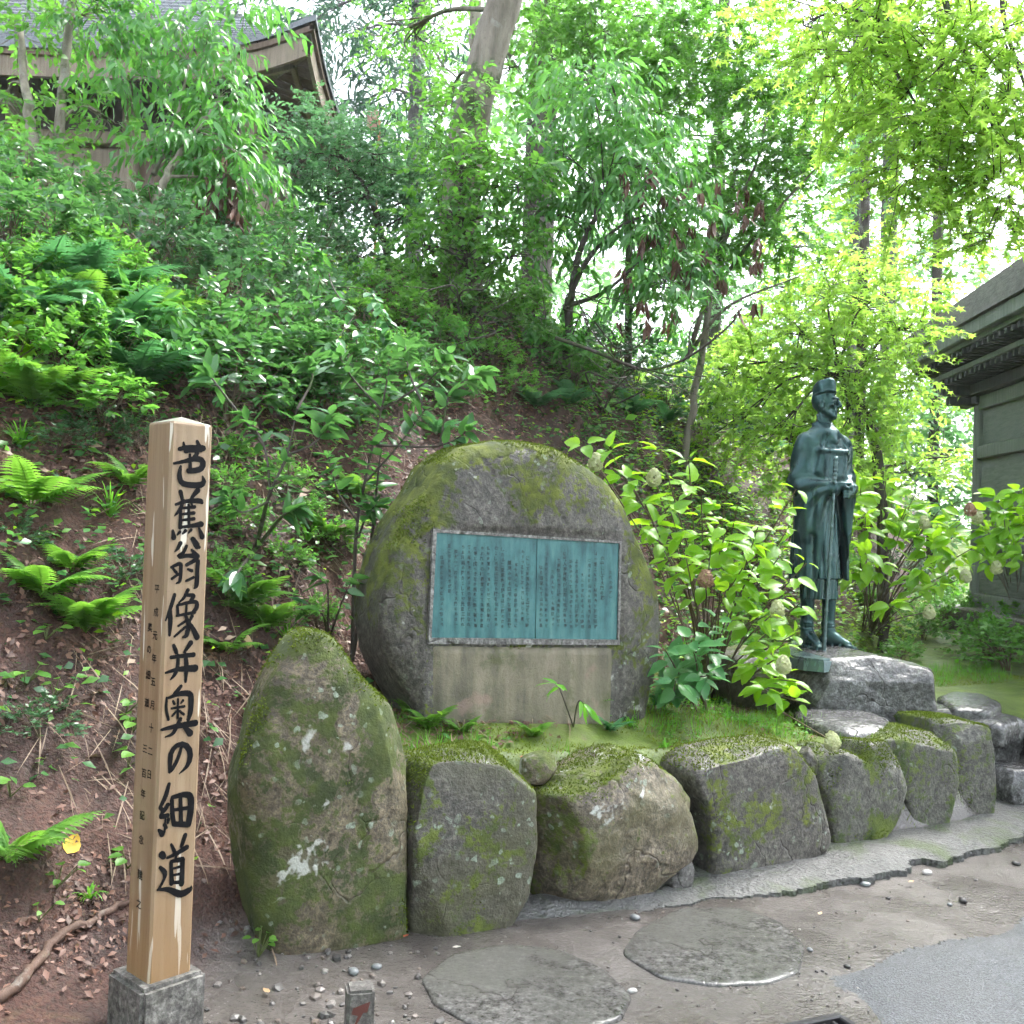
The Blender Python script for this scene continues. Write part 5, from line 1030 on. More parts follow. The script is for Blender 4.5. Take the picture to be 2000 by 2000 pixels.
def far_tree(label, px, d, r0, lean, blobs, cfg, bark, seed, top=-260):
    x0, z0 = None, None
    w = at(px, 500, d); zg = Hz(w.x, d)-0.2
    base = Vector((w.x, d, zg)); tr = [(px, 500, d, r0), (px+lean*0.3, 250, d, r0*0.9), (px+lean*0.7, 0, d, r0*0.8), (px+lean, top, d, r0*0.6)]
    return tree('tree', label, 'tree', tr, blobs, cfg, bark, seed, GB, base=base, dens=0.95 if px > 1100 else 1.1)
far_tree('straight grey cedar trunk rising right of the shrine roof', 806, 15, 0.125, 18, [(700, 60, 15.5, 0.9, 60), (760, 180, 15, 0.7, 40), (870, 60, 15.5, 0.9, 60), (640, 20, 16, 0.9, 50), (720, 330, 16, 0.6, 35), (690, 210, 16, 0.7, 40)], 'cedar', M_bark3, 101)
far_tree('pale trunk just behind the big leaning trunk', 925, 13.5, 0.10, 8, [(860, 130, 13, 0.8, 60), (1010, 60, 14, 0.8, 60), (840, 330, 13, 0.6, 40), (960, -60, 13.5, 1.0, 40)], 'mid', M_bark4, 102)
far_tree('thick brown trunk behind the crown right of the leaning tree', 1050, 17, 0.28, 25, [(1150, 60, 17, 1.1, 60), (1060, 200, 17.5, 0.9, 50), (1240, 40, 17, 1.1, 60), (1170, 330, 18, 0.9, 40), (980, 380, 18, 0.9, 40)], 'far', M_bark2, 103)
far_tree('dark trunk with drooping boughs seen above the statue', 1742, 20, 0.17, -6, [(1700, 330, 20, 1.2, 50), (1760, 250, 20, 1.1, 40), (1680, 470, 20.5, 1.0, 45), (1800, 520, 20, 1.0, 40), (1850, 440, 21, 1.0, 40), (1620, 560, 21, 1.0, 40)], 'far', M_bark3, 104)
far_tree('slimmer dark trunk left of the one above the statue', 1672, 21, 0.13, 4, [(1600, 250, 21, 1.2, 45), (1560, 420, 21, 1.0, 45), (1640, 120, 21, 1.2, 45), (1500, 560, 21.5, 1.0, 45)], 'far', M_bark3, 105)
far_tree('leafy tree filling the gap under the hall eaves', 1835, 19, 0.10, 3, [(1810, 830, 19, 0.9, 70), (1870, 900, 19, 0.8, 60), (1780, 950, 19, 0.8, 60), (1850, 1000, 18.5, 0.8, 50), (1770, 760, 19.5, 0.8, 50), (1880, 800, 19.5, 0.7, 50)], 'far', M_bark2, 106)
far_tree('broad tree crown behind the shrine at the picture corner', 60, 19, 0.2, 10, [(30, 60, 19, 1.3, 60), (130, 40, 19, 1.3, 60), (60, 260, 19, 1.2, 60), (170, 300, 19.5, 1.0, 40), (10, 400, 19, 1.0, 40)], 'far', M_bark2, 107)
far_tree('pale green tree beyond the ridge left of the statue', 1400, 22, 0.16, 20, [(1380, 330, 22, 1.2, 45), (1300, 480, 22, 1.2, 45), (1440, 560, 22, 1.1, 45), (1250, 260, 22.5, 1.2, 40), (1350, 640, 22, 1.0, 40), (1480, 180, 22, 1.3, 45)], 'far', M_bark2, 108)
# leaning tree on the bank top
w_ = at(905, 505, 8.7); b_ = Vector((w_.x, w_.y, Hz(w_.x, w_.y)-0.2))
tree('tree', 'big leaning grey trunk with a moss patch on top of the bank', 'tree', [(905, 505, b_.y, 0.19), (900, 380, b_.y, 0.165), (918, 240, b_.y, 0.16), (952, 110, b_.y, 0.155), (985, 0, b_.y, 0.15), (1030, -160, b_.y, 0.13)], [(860, -60, 9.5, 0.7, 50), (1060, -60, 9.5, 0.8, 60), (790, 60, 9.8, 0.45, 40), (870, 210, 9.9, 0.35, 30), (1010, 130, 9.6, 0.35, 35)], 'mid', M_bark, 110, base=b_)
# evergreen bushes along the crest

def crest(label, px, py, cfg, bark, blobs, seed, name='tree', stems=3, cat='tree', lift=-0.1, group=None, forks=None, r=0.035, dd=8.0, dens=1.0):
    w = at(px, py, dd); b = Vector((w.x, w.y, Hz(w.x, w.y)+lift)); rr = random.Random(seed); d = b.y
    top = blobs[0]
    tr = [(px, py, d, r), (0.6*px+0.4*top[0]+rr.uniform(-15, 15), 0.6*py+0.4*top[1], d, r*0.8), (top[0], top[1], top[2], r*0.45)]
    return tree(name, label, cat, tr, blobs, cfg, bark, seed, group, base=b, forks=forks or [], dens=dens)
crest('dense small-leaved evergreen on the crest right of the shrine', 770, 470, 'small', M_bark2, [(660, 290, 9.6, 0.42, 150), (740, 300, 9.6, 0.45, 170), (820, 340, 9.6, 0.42, 150), (600, 250, 9.7, 0.36, 110), (700, 390, 9.4, 0.36, 110), (790, 420, 9.4, 0.34, 100), (860, 400, 9.5, 0.34, 100), (640, 390, 9.3, 0.32, 90), (570, 330, 9.4, 0.3, 80)], 120, dd=9.4, dens=0.85)
def dead_bunches(t, spots, seed):
    rng = np.random.default_rng(seed); g = Geo(); o = np.array(t.location)
    for x, y, d in spots:
        c = W((x, y, d)); n = 6; P = c+rng.normal(0, 0.015, (n, 3)); A = -UP+rng.normal(0, 0.18, (n, 3)); put_leaves(g, PR['long'], P-o, A, rng.normal(0, 1, (n, 3)), rng.uniform(0.09, 0.16, n))
    link('withered_leaves', g.mesh('withered_leaves', L_dead), t)
t121 = crest('evergreen with twisted dark stems above the boulder', 1105, 640, 'drooping', M_bark2, [(1180, 380, 8.2, 0.36, 42), (1100, 300, 8.3, 0.36, 40), (1200, 200, 8.2, 0.40, 44), (1260, 320, 8.1, 0.34, 36), (1060, 420, 8.4, 0.30, 30), (1290, 440, 8.0, 0.30, 30), (1140, 140, 8.4, 0.34, 32), (1310, 560, 8.0, 0.26, 20)], 121, forks=[[(1098, 620, 8.3, 0.026), (1140, 520, 8.2, 0.022), (1200, 450, 8.1, 0.014), (1260, 420, 8.0, 0.008)], [(1100, 600, 8.3, 0.022), (1180, 570, 8.2, 0.016), (1260, 500, 8.1, 0.009)]], dd=8.3, dens=1.25)
t122 = crest('slender glossy tree in front of the shrine with long hanging leaves', 262, 440, 'drooping', M_bark4, [(430, 190, 7.5, 0.20, 34), (450, 290, 7.4, 0.22, 40), (410, 90, 7.6, 0.20, 26), (390, 250, 7.4, 0.20, 28), (290, 30, 7.7, 0.24, 22), (250, 150, 7.6, 0.20, 20), (440, 360, 7.3, 0.18, 30), (190, 50, 7.6, 0.24, 26), (350, 60, 7.7, 0.2, 22), (470, 30, 7.7, 0.22, 18), (330, 300, 7.4, 0.18, 22)], 122, forks=[[(300, 340, 7.3, 0.022), (345, 230, 7.5, 0.014), (370, 120, 7.6, 0.007)]], r=0.034, dd=7.1)
crest('slender pale trunk in front of the shrine roof at the picture corner', 100, 430, 'mid', M_bark4, [(40, 60, 7.6, 0.32, 40), (160, 30, 7.6, 0.28, 26), (10, 200, 7.5, 0.28, 34), (210, 230, 7.5, 0.20, 22), (120, -60, 7.6, 0.4, 40), (70, 290, 7.2, 0.26, 34), (0, 340, 7.2, 0.26, 30)], 123, forks=[[(112, 290, 7.3, 0.04), (128, 120, 7.5, 0.034), (142, -20, 7.6, 0.028)]], r=0.05, dd=7.2)
crest('thin many-stemmed tree with spreading twigs left of the statue', 1340, 700, 'midmaple', M_bark, [(1440, 330, 9.0, 0.42, 90), (1360, 150, 9.2, 0.42, 90), (1480, 160, 9.0, 0.42, 90), (1540, 300, 8.8, 0.40, 75), (1400, 470, 8.9, 0.38, 75), (1510, 430, 8.8, 0.36, 70), (1330, 340, 9.2, 0.3, 45), (1580, 200, 8.8, 0.4, 60), (1420, 20, 9.2, 0.45, 80), (1300, 60, 9.3, 0.4, 70)], 124, forks=[[(1345, 690, 9.0, 0.024), (1430, 430, 8.9, 0.018), (1480, 310, 8.9, 0.012), (1500, 210, 8.9, 0.006)], [(1400, 560, 8.9, 0.02), (1500, 430, 8.8, 0.014), (1640, 280, 8.7, 0.006)], [(1340, 700, 9, 0.02), (1420, 600, 8.8, 0.014), (1560, 540, 8.7, 0.006)]], dd=9.0, dens=0.85)
crest('leafy young tree hiding the foot of the leaning trunk', 930, 560, 'mid', M_bark2, [(900, 330, 8.1, 0.26, 60), (960, 300, 8.0, 0.28, 60), (880, 420, 8.1, 0.28, 70), (960, 420, 8.0, 0.28, 70), (840, 260, 8.3, 0.26, 50), (1010, 360, 8.0, 0.26, 55), (920, 500, 7.9, 0.26, 60), (820, 480, 8.1, 0.24, 50), (1000, 500, 7.9, 0.24, 50), (930, 200, 8.2, 0.22, 35)], 127, dd=8.1, r=0.03, dens=0.6)
crest('light green tree with fine leaves left of the many-stemmed one', 1230, 640, 'midmaple', M_bark2, [(1180, 60, 9.8, 0.4, 60), (1250, 130, 9.8, 0.4, 60), (1120, 30, 9.9, 0.36, 50), (1300, 220, 9.7, 0.36, 50), (1220, 260, 9.8, 0.34, 45), (1080, 120, 10.0, 0.34, 45), (1330, 470, 9.5, 0.3, 40), (1290, 560, 9.4, 0.28, 40)], 128, dd=9.8, r=0.04)
crest('bright yellow-green maple spreading behind the statue', 1738, 980, 'maple', M_bark2, [(1640, 720, 8.8, 0.40, 80), (1560, 650, 9.0, 0.40, 80), (1720, 690, 8.9, 0.36, 70), (1480, 740, 9.2, 0.40, 75), (1530, 840, 8.8, 0.36, 70), (1440, 830, 9.2, 0.36, 60), (1660, 830, 8.7, 0.30, 50), (1620, 560, 9.2, 0.42, 75), (1700, 590, 9.0, 0.36, 60), (1400, 720, 9.6, 0.36, 55), (1770, 640, 8.9, 0.26, 40), (1600, 920, 8.6, 0.3, 50)], 125, r=0.06, dd=9.6, dens=0.95)
rdm = random.Random(8); dead_bunches(t121, [(rdm.uniform(1200, 1490), rdm.uniform(330, 640), 7.9+rdm.uniform(-0.2, 0.3)) for k in range(46)], 9); dead_bunches(t122, [(rdm.uniform(395, 470), rdm.uniform(300, 460), 7.2) for k in range(26)], 10)
# overhanging maple: trunk stands out of the picture beside the path
tree('tree', 'yellow-green maple boughs hanging down over the path at the upper corner', 'tree', [(3000, 1500, 5.0, 0.14), (2850, 800, 5.0, 0.12), (2650, 300, 5.0, 0.10), (2400, -200, 5.0, 0.06), (2100, -350, 4.9, 0.035)],
     [(1950, 60, 4.8, 0.30, 85), (1850, 120, 4.8, 0.30, 85), (1750, 60, 4.9, 0.30, 80), (1900, 260, 4.7, 0.26, 75), (1960, 380, 4.6, 0.24, 70), (1800, 220, 4.8, 0.26, 70), (1680, 120, 5.0, 0.28, 65), (1980, 180, 4.6, 0.28, 75), (1640, 20, 5.0, 0.3, 65), (1780, 330, 4.8, 0.2, 45), (1990, 300, 4.5, 0.24, 55), (1860, 360, 4.7, 0.18, 35), (1570, 50, 5.1, 0.28, 55), (1940, 460, 4.6, 0.14, 22)], 'maple_near', M_bark2, 126,
     forks=[[(2100, -350, 4.9, 0.03), (1760, -120, 4.9, 0.02), (1718, 20, 4.9, 0.013), (1722, 90, 4.9, 0.010), (1800, 220, 4.8, 0.005)], [(2100, -350, 4.9, 0.03), (1850, -60, 4.8, 0.018), (1920, 180, 4.7, 0.009), (1960, 330, 4.6, 0.004)], [(2100, -350, 4.9, 0.03), (1960, -40, 4.8, 0.014), (2010, 200, 4.7, 0.006)]], base=Vector((5.2, 5.0, 0.3)), dens=0.66)
CFG['maple_far'] = dict(p='two', size=0.085, K=14, L=0.5, mat=L_maple, droop=0.3)
far_tree('pale lime tree filling the view between statue and hall', 1690, 14, 0.07, 6, [(1640, 500, 14, 0.7, 60), (1740, 570, 14, 0.7, 60), (1810, 640, 14, 0.6, 45), (1690, 690, 14, 0.7, 55), (1590, 640, 14, 0.7, 55), (1780, 760, 14, 0.6, 50), (1700, 820, 14, 0.6, 45), (1840, 880, 14.5, 0.5, 40), (1780, 930, 14, 0.5, 40), (1560, 480, 14, 0.6, 40)], 'maple_far', M_bark2, 129, top=300)
# dead branch lying over the bank
g = Geo(); bp = [W((1085, 660, 7.8)), W((1150, 682, 7.7)), W((1225, 712, 7.6)), W((1270, 722, 7.55)), W((1340, 700, 7.5)), W((1420, 640, 7.4)), W((1450, 600, 7.4))]; o_ = bp[0].copy()
tube(g, smooth_path([p-o_ for p in bp], 30), np.linspace(0.016, 0.006, 30), 7)
for a, b, c in (((1250, 718, 7.56), (1320, 735, 7.5), (1380, 735, 7.5)), ((1200, 700, 7.6), (1150, 640, 7.7), (1130, 590, 7.8)), ((1345, 700, 7.5), (1350, 640, 7.55), (1390, 590, 7.6))): tube(g, smooth_path([W(a)-o_, W(b)-o_, W(c)-o_], 12), np.linspace(0.008, 0.003, 12), 5)
tag(link('fallen_branch', g.mesh('fallen_branch', M_bark2), loc=tuple(o_)), 'crooked bare branch reaching across the bank above the boulder', 'branch')
# ------------------------------------------------------------------ carpet of small leaves, dead leaves and straw on the bank
def scatter(rng, n, xr, yr, dens):
    out = []
    tot = 0
    while tot < n:
        x = rng.uniform(*xr, n*2); y = rng.uniform(*yr, n*2); k = rng.uniform(0, 1, n*2) < dens(x, y); out.append(np.stack([x[k], y[k]], 1)); tot += k.sum()
        if len(out) > 40: break
    p = np.concatenate(out)[:n]; return np.column_stack([p, H(p[:, 0], p[:, 1])])
def slope_normal(p):
    e = 0.06; hx = (H(p[:, 0]+e, p[:, 1], False)-H(p[:, 0]-e, p[:, 1], False))/(2*e); hy = (H(p[:, 0], p[:, 1]+e, False)-H(p[:, 0], p[:, 1]-e, False))/(2*e)
    return nrm(np.stack([-hx, -hy, np.ones(len(p))], 1))
def green_density(x, y):
    s = bank_s(x, y); p = np.stack([x, y, x*0], 1)
    n1 = fbm(p*1.7, 3, 61); n2 = fbm(p*5.0, 2, 62)
    base = np.interp(s, [0.0, 0.15, 0.7, 1.25, 1.8, 2.6, 4.5], [0.0, 0.05, 0.16, 0.45, 0.8, 1.0, 1.0])
    base = np.where(x > -1.6, np.maximum(base, np.interp(s, [0.0, 0.3, 0.6, 1.0, 1.5], [0.0, 0.06, 0.2, 0.5, 0.85])), base)
    base = np.where(x > 0.9, np.maximum(base, np.interp(s, [0.0, 0.2, 0.8, 1.5], [0.0, 0.5, 0.7, 0.9])), base)
    brown = np.exp(-(((x+0.35)/0.75)**2+((y-6.3)/0.9)**2))+0.7*np.exp(-(((x-0.45)/0.6)**2+((y-7.0)/0.7)**2))
    return np.clip(base*(1-0.6*brown)+0.55*n1*base+0.25*n2*base, 0, 1)**1.3*(s > 0.02)
rng = np.random.default_rng(5)
def carpet(name, n, xr, yr, size, hgt, proto, mat, seed, dens):
    rng = np.random.default_rng(seed); p = scatter(rng, n, xr, yr, dens); nn = slope_normal(p); m = len(p); g = Geo()
    h = rng.uniform(0, 1, m)**1.6*hgt*np.clip(0.4+fbm(p*2.2, 2, 71)*1.2, 0.15, 1.3); pos = p+(0.45*nn+0.55*UP)*h[:, None]+UP*0.008
    a = rng.uniform(0, 2*math.pi, m); ax = np.stack([np.cos(a), np.sin(a), rng.uniform(-0.5, 0.45, m)], 1)+nn*0.15
    put_leaves(g, PR[proto], pos, ax, UP*0.7+nn*0.5+rng.normal(0, 0.35, (m, 3)), size*rng.uniform(0.55, 1.4, m))
    return kind(link(name, g.mesh(name, mat)), 'stuff')
carpet('ground_cover', 42000, (-5.2, 2.6), (3.0, 9.5), 0.042, 0.20, 'wide', L_ever, 1, green_density)
carpet('ground_cover', 20000, (-5.2, 3.6), (3.0, 10.5), 0.052, 0.26, 'small', L_mid, 2, green_density)
carpet('ground_cover', 9000, (1.0, 5.5), (5.8, 12.0), 0.05, 0.32, 'small', L_hyd, 3, lambda x, y: np.clip(0.7*green_density(x, y), 0, 1))
carpet('ground_cover', 5000, (-4.5, 2.6), (3.0, 8.5), 0.04, 0.34, 'small', L_hyd, 14, lambda x, y: np.clip(green_density(x, y)*0.8, 0, 1))
carpet('dead_leaves', 2600, (-4.5, 2.6), (3.0, 8.5), 0.05, 0.34, 'small', L_straw, 15, lambda x, y: np.clip(green_density(x, y), 0, 1))
carpet('ground_cover', 12000, (-9, 1), (8.0, 15.0), 0.09, 0.5, 'wide', L_mid, 4, lambda x, y: np.clip(green_density(x, y)*1.2, 0, 1))
def litter_d(x, y):
    s = bank_s(x, y); return (s > -0.12)*np.interp(s, [-0.12, 0.05, 3.0, 4], [0.15, 1.0, 0.8, 0.2])
p = scatter(rng, 44000, (-3.8, 2.6), (2.4, 8.5), lambda x, y: litter_d(x, y)*np.clip(0.45+1.3*fbm(np.stack([x, y, x*0], 1)*3.1, 3, 93), 0.08, 1)); nn = slope_normal(p); m = len(p); g = Geo()
a = rng.uniform(0, 6.28, m); ax = np.stack([np.cos(a), np.sin(a), 0*a], 1); ax = nrm(ax-nn*(ax*nn).sum(1)[:, None])
put_leaves(g, PR['small'], p+nn*rng.uniform(0.002, 0.02, m)[:, None], ax+rng.normal(0, 0.15, (m, 3)), nn+rng.normal(0, 0.35, (m, 3)), 0.010+0.030*rng.uniform(0, 1, m)**1.5); kind(link('leaf_litter', g.mesh('leaf_litter', L_dead)), 'stuff')
p = scatter(rng, 3600, (-3.6, 2.6), (2.5, 7.5), lambda x, y: litter_d(x, y)*(fbm(np.stack([x, y, x*0], 1)*2.2, 2, 90) > 0.0)); nn = slope_normal(p); m = len(p); g = Geo()
dn = nrm(-UP+nn*(nn[:, 2:3])); ax = nrm(dn+rng.normal(0, 0.55, (m, 3))); ax = nrm(ax-nn*(ax*nn).sum(1)[:, None]*0.9)
put_leaves(g, (np.array([[0, 0.006, 0], [0, -0.006, 0], [0.5, -0.012, 0.04], [0.5, 0.012, 0.04], [1, 0, 0.0]], float), np.array([[0, 1, 2], [0, 2, 3], [3, 2, 4]])), p+nn*0.012, ax, nn+rng.normal(0, 0.2, (m, 3)), rng.uniform(0.05, 0.26, m)); kind(link('dead_straw', g.mesh('dead_straw', L_straw)), 'stuff')
# moss tufts and fine grass on the bed
def moss_d(x, y):
    t = (x-R0[0])*RD[0]+(y-R0[1])*RD[1]; w = (x-R0[0])*RN[0]+(y-R0[1])*RN[1]; s = bank_s(x, y)
    return (w > 0.06)*(t > 0.3)*(s < 0.6)*np.where(t > 3.9, w > 1.7, True)*(fbm(np.stack([x, y, x*0], 1)*3, 2, 95) > -0.35)
p = scatter(rng, 26000, (-0.6, 4.4), (3.7, 8.5), moss_d); m = len(p); g = Geo(); a = rng.uniform(0, 6.28, m)
ax = np.stack([np.cos(a)*0.6, np.sin(a)*0.6, rng.uniform(0.5, 1.2, m)], 1)
put_leaves(g, (np.array([[0, 0.16, 0], [0, -0.16, 0], [1, 0, 0.1]], float), np.array([[0, 1, 2]])), p-UP*0.003, ax, rng.normal(0, 1, (m, 3)), rng.uniform(0.010, 0.024, m))
L_moss = leaf_mat('moss_tips', (0.09, 0.12, 0.010), (0.22, 0.27, 0.026), (0.3, 0.38, 0.03), 0.7, 0.25, 0.2); kind(link('moss', g.mesh('moss', L_moss, False)), 'stuff')
p = scatter(rng, 5200, (-0.6, 4.6), (3.7, 9.0), lambda x, y: moss_d(x, y)*(fbm(np.stack([x, y, x*0], 1)*2.6, 2, 97) > 0.08)); m = len(p); g = Geo(); a = rng.uniform(0, 6.28, m)
BL = (np.array([[0, 0.02, 0], [0, -0.02, 0], [0.5, -0.018, 0.06], [0.5, 0.018, 0.06], [1, 0, -0.08]], float), np.array([[0, 1, 2], [0, 2, 3], [3, 2, 4]]))
put_leaves(g, BL, p, np.stack([np.cos(a)*0.45, np.sin(a)*0.45, np.ones(m)], 1), np.stack([np.cos(a), np.sin(a), 0*a], 1), 0.025+0.085*rng.uniform(0, 1, m)**1.8); kind(link('grass', g.mesh('grass', L_grass)), 'stuff')

carpet('clover', 2600, (-0.6, 3.6), (3.7, 8.0), 0.022, 0.05, 'wide', L_mid, 8, lambda x, y: moss_d(x, y)*(fbm(np.stack([x, y, x*0], 1)*2.2, 2, 99) > 0.1))
p = scatter(rng, 420, (-0.6, 3.6), (3.7, 8.0), lambda x, y: moss_d(x, y)*1.0); m = len(p); g = Geo(); a = rng.uniform(0, 6.28, m)
put_leaves(g, PR['two'], p+UP*0.014, np.stack([np.cos(a), np.sin(a), 0*a], 1), UP+rng.normal(0, 0.3, (m, 3)), rng.uniform(0.015, 0.04, m)); kind(link('leaf_litter', g.mesh('leaf_litter', L_dead)), 'stuff')
# raised moss cushions growing on the stones
L_rmoss = leaf_mat('moss_cushion', (0.06, 0.095, 0.010), (0.15, 0.20, 0.022), (0.2, 0.28, 0.03), 0.8, 0.15, 0.15)
def moss_on(ob, n, thr, seed, nmin=0.0, parent=None):
    me = ob.data; N = len(me.polygons); rng = np.random.default_rng(seed); a = np.empty(N, np.float32); nr = np.empty(N*3, np.float32); ce = np.empty(N*3, np.float32)
    me.polygons.foreach_get('area', a); me.polygons.foreach_get('normal', nr); me.polygons.foreach_get('center', ce); nr = nr.reshape(-1, 3); ce = ce.reshape(-1, 3)
    w = a*np.clip(nr[:, 2]*0.8+0.9*fbm(ce*4.0, 3, seed)-thr, 0, 0.35); w[nr[:, 2] < nmin] = 0
    if w.sum() <= 0: return
    i = rng.choice(N, n, p=w/w.sum()); vc = np.empty(len(me.vertices)*3, np.float32); me.vertices.foreach_get('co', vc); vc = vc.reshape(-1, 3)
    ls = np.empty(N, np.int32); lt = np.empty(N, np.int32); me.polygons.foreach_get('loop_start', ls); me.polygons.foreach_get('loop_total', lt); lv_ = np.empty(len(me.loops), np.int32); me.loops.foreach_get('vertex_index', lv_)
    q = [vc[lv_[ls[i]+np.minimum(k, lt[i]-1)]] for k in range(4)]; u = rng.uniform(0, 1, (n, 1)); v = rng.uniform(0, 1, (n, 1)); p = (q[0]*(1-u)+q[1]*u)*(1-v)+(q[3]*(1-u)+q[2]*u)*v
    g = Geo(); put_leaves(g, (np.array([[0, 0.3, 0], [0, -0.3, 0], [1, 0, 0.1]], float), np.array([[0, 1, 2]])), p-nr[i]*0.001, nr[i]+rng.normal(0, 0.5, (n, 3)), rng.normal(0, 1, (n, 3)), rng.uniform(0.005, 0.013, n))
    kind(link('moss', g.mesh('moss', L_rmoss, False), parent or ob), 'stuff')
for k, ob in enumerate([o for o in COL.objects if o.name.startswith('retaining_stone')]): moss_on(ob, 5200, 0.30, 900+k, -0.2)
moss_on([o for o in bo.children if o.name == 'stone'][0], 15000, 0.38, 950, 0.0)
# ------------------------------------------------------------------ shrubs on the bank: a few builds, copied with their parts
def shrub_build(name, cfg, size, seed, h=0.45, r=0.35, n=55, bark=M_stem, flat=0.8):
    rng = np.random.default_rng(seed); c = dict(CFG[cfg]); gs, gl = Geo(), Geo()
    T = []
    for k in range(7):
        a = rng.uniform(0, 6.28); q = r*rng.uniform(0.2, 0.8); tip = np.array([math.cos(a)*q, math.sin(a)*q, h*rng.uniform(0.55, 1.0)])
        st_ = smooth_path([np.zeros(3)+rng.normal(0, 0.02, 3)*[1, 1, 0], tip*[0.35, 0.35, 0.55]+rng.normal(0, 0.02, 3), tip], 7); tube(gs, st_, np.linspace(0.008, 0.003, 7), 4, False); T.append(tip)
    d = nrm(rng.normal(0, 1, (n, 3))); d[:, 2] = np.abs(d[:, 2]); B = d*np.array([r, r, h*flat])*rng.uniform(0.25, 1, (n, 1))**0.5+UP*h*0.25
    D = nrm(d+UP*0.25+rng.normal(0, 0.3, (n, 3)))
    for k in range(min(n, 22)): tube(gs, smooth_path([T[k % 7]*0.5, (T[k % 7]*0.5+B[k])/2+rng.normal(0, 0.02, 3), B[k]+D[k]*0.08], 4), np.linspace(0.004, 0.0015, 4), 3, False)
    P, A, N, z = spray_leaves(rng, B, D, c['L']*0.6*size/c['size']*rng.uniform(0.7, 1.2, n), c['K'], size, c['droop']*0.7, var=0.4); put_leaves(gl, PR[c['p']], P, A, N, z)
    return gs.mesh('stems', bark), gl.mesh('leaves', c['mat'])
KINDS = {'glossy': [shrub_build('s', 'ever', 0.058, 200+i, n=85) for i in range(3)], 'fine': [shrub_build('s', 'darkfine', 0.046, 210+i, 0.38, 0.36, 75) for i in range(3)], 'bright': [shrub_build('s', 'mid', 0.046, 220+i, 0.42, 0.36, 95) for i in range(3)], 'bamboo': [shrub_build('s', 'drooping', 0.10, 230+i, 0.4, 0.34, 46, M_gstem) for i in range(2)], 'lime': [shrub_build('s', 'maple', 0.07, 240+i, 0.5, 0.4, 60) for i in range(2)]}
def place_shrub(k, px, py, label, group, sc_=1.0, seed=0):
    b = gpt(px, py, -0.03); rr = random.Random(seed*7+int(px)*3+int(py)); v = KINDS[k][rr.randrange(len(KINDS[k]))]
    t = thing('shrub', label, 'shrub', tuple(b), rr.uniform(0, 6.28), group); s = sc_*rr.uniform(0.85, 1.2); t.scale = (s, s, s*rr.uniform(0.85, 1.15))
    link('stems', v[0], t); link('leaves', v[1], t)
SH = [  # kind, zone label, group, scale, pixel positions
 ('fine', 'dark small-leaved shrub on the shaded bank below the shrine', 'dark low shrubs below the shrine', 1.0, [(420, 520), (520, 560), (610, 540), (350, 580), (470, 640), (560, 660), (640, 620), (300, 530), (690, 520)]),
 ('glossy', 'glossy leafy shrub along the crest in front of the shrine', 'glossy shrubs in front of the shrine', 0.9, [(40, 430), (160, 440), (230, 480), (330, 450), (420, 440), (500, 460), (580, 470), (100, 500), (20, 520)]),
 ('bright', 'mid-green shrub among ferns at the picture edge', 'mid-green shrubs at the picture edge', 0.7, [(30, 600), (110, 570), (190, 560), (60, 690), (150, 650), (10, 760), (240, 610), (120, 740), (200, 830)]),
 ('bright', 'fresh green shrub on the middle bank above the boulder', 'fresh green shrubs above the boulder', 0.62, [(690, 640), (730, 590), (990, 640), (1040, 620), (760, 720), (930, 560), (860, 610), (1010, 560), (820, 660), (900, 680), (960, 720), (1060, 700), (880, 760), (1000, 780), (1120, 760)]),
 ('glossy', 'glossy wet evergreen shrub between the post and the boulder', 'glossy wet shrubs between post and boulder', 0.95, [(330, 760), (400, 740), (470, 760), (540, 740), (600, 790), (700, 800), (780, 760), (850, 790), (440, 830), (640, 850), (700, 840)]),
 ('bright', 'low leafy herb on the brown bank just right of the post', 'herbs right of the post', 0.36, [(440, 960), (470, 1050), (560, 960), (600, 1010), (650, 1080), (430, 1160), (560, 1110), (620, 1230), (450, 900)]),
 ('fine', 'small dark herb on the brown bank left of the post', 'herbs left of the post', 0.38, [(30, 1060), (230, 1150), (70, 1440), (180, 860), (260, 880), (110, 880)]),
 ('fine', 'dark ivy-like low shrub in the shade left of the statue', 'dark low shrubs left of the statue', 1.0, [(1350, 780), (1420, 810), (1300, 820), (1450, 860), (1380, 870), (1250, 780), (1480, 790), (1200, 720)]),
 ('lime', 'lime green bush on the far bank behind the statue', 'lime bushes behind the statue', 1.1, [(1480, 700), (1540, 740), (1430, 720), (1600, 800), (1660, 880), (1500, 830), (1700, 900), (1560, 880)]),
 ('bamboo', 'clump of drooping bamboo grass on the upper bank', 'bamboo grass clumps on the bank', 0.8, [(240, 720), (560, 600), (1150, 660), (1230, 680), (1310, 720), (850, 700), (1080, 720), (1380, 700)]),
 ('bright', 'low leafy plant on the mossy lawn before the hall', 'leafy plants before the hall', 0.9, [(1930, 1290), (1980, 1260), (1900, 1230), (1965, 1310), (1850, 1230), (1875, 1205), (1950, 1225), (1995, 1200), (1820, 1210)]),
 ('fine', 'dark shrub shaded behind the right hydrangeas', 'dark shrubs behind the hydrangeas', 1.0, [(1790, 1140), (1840, 1160), (1750, 1120), (1890, 1150)]),
 ('bright', 'small weedy plant between the hydrangea stems', 'weedy plants under the hydrangeas', 0.6, [(1690, 1200), (1740, 1210), (1800, 1250), (1660, 1130), (1420, 1290), (1450, 1250), (1760, 1290)]),
]
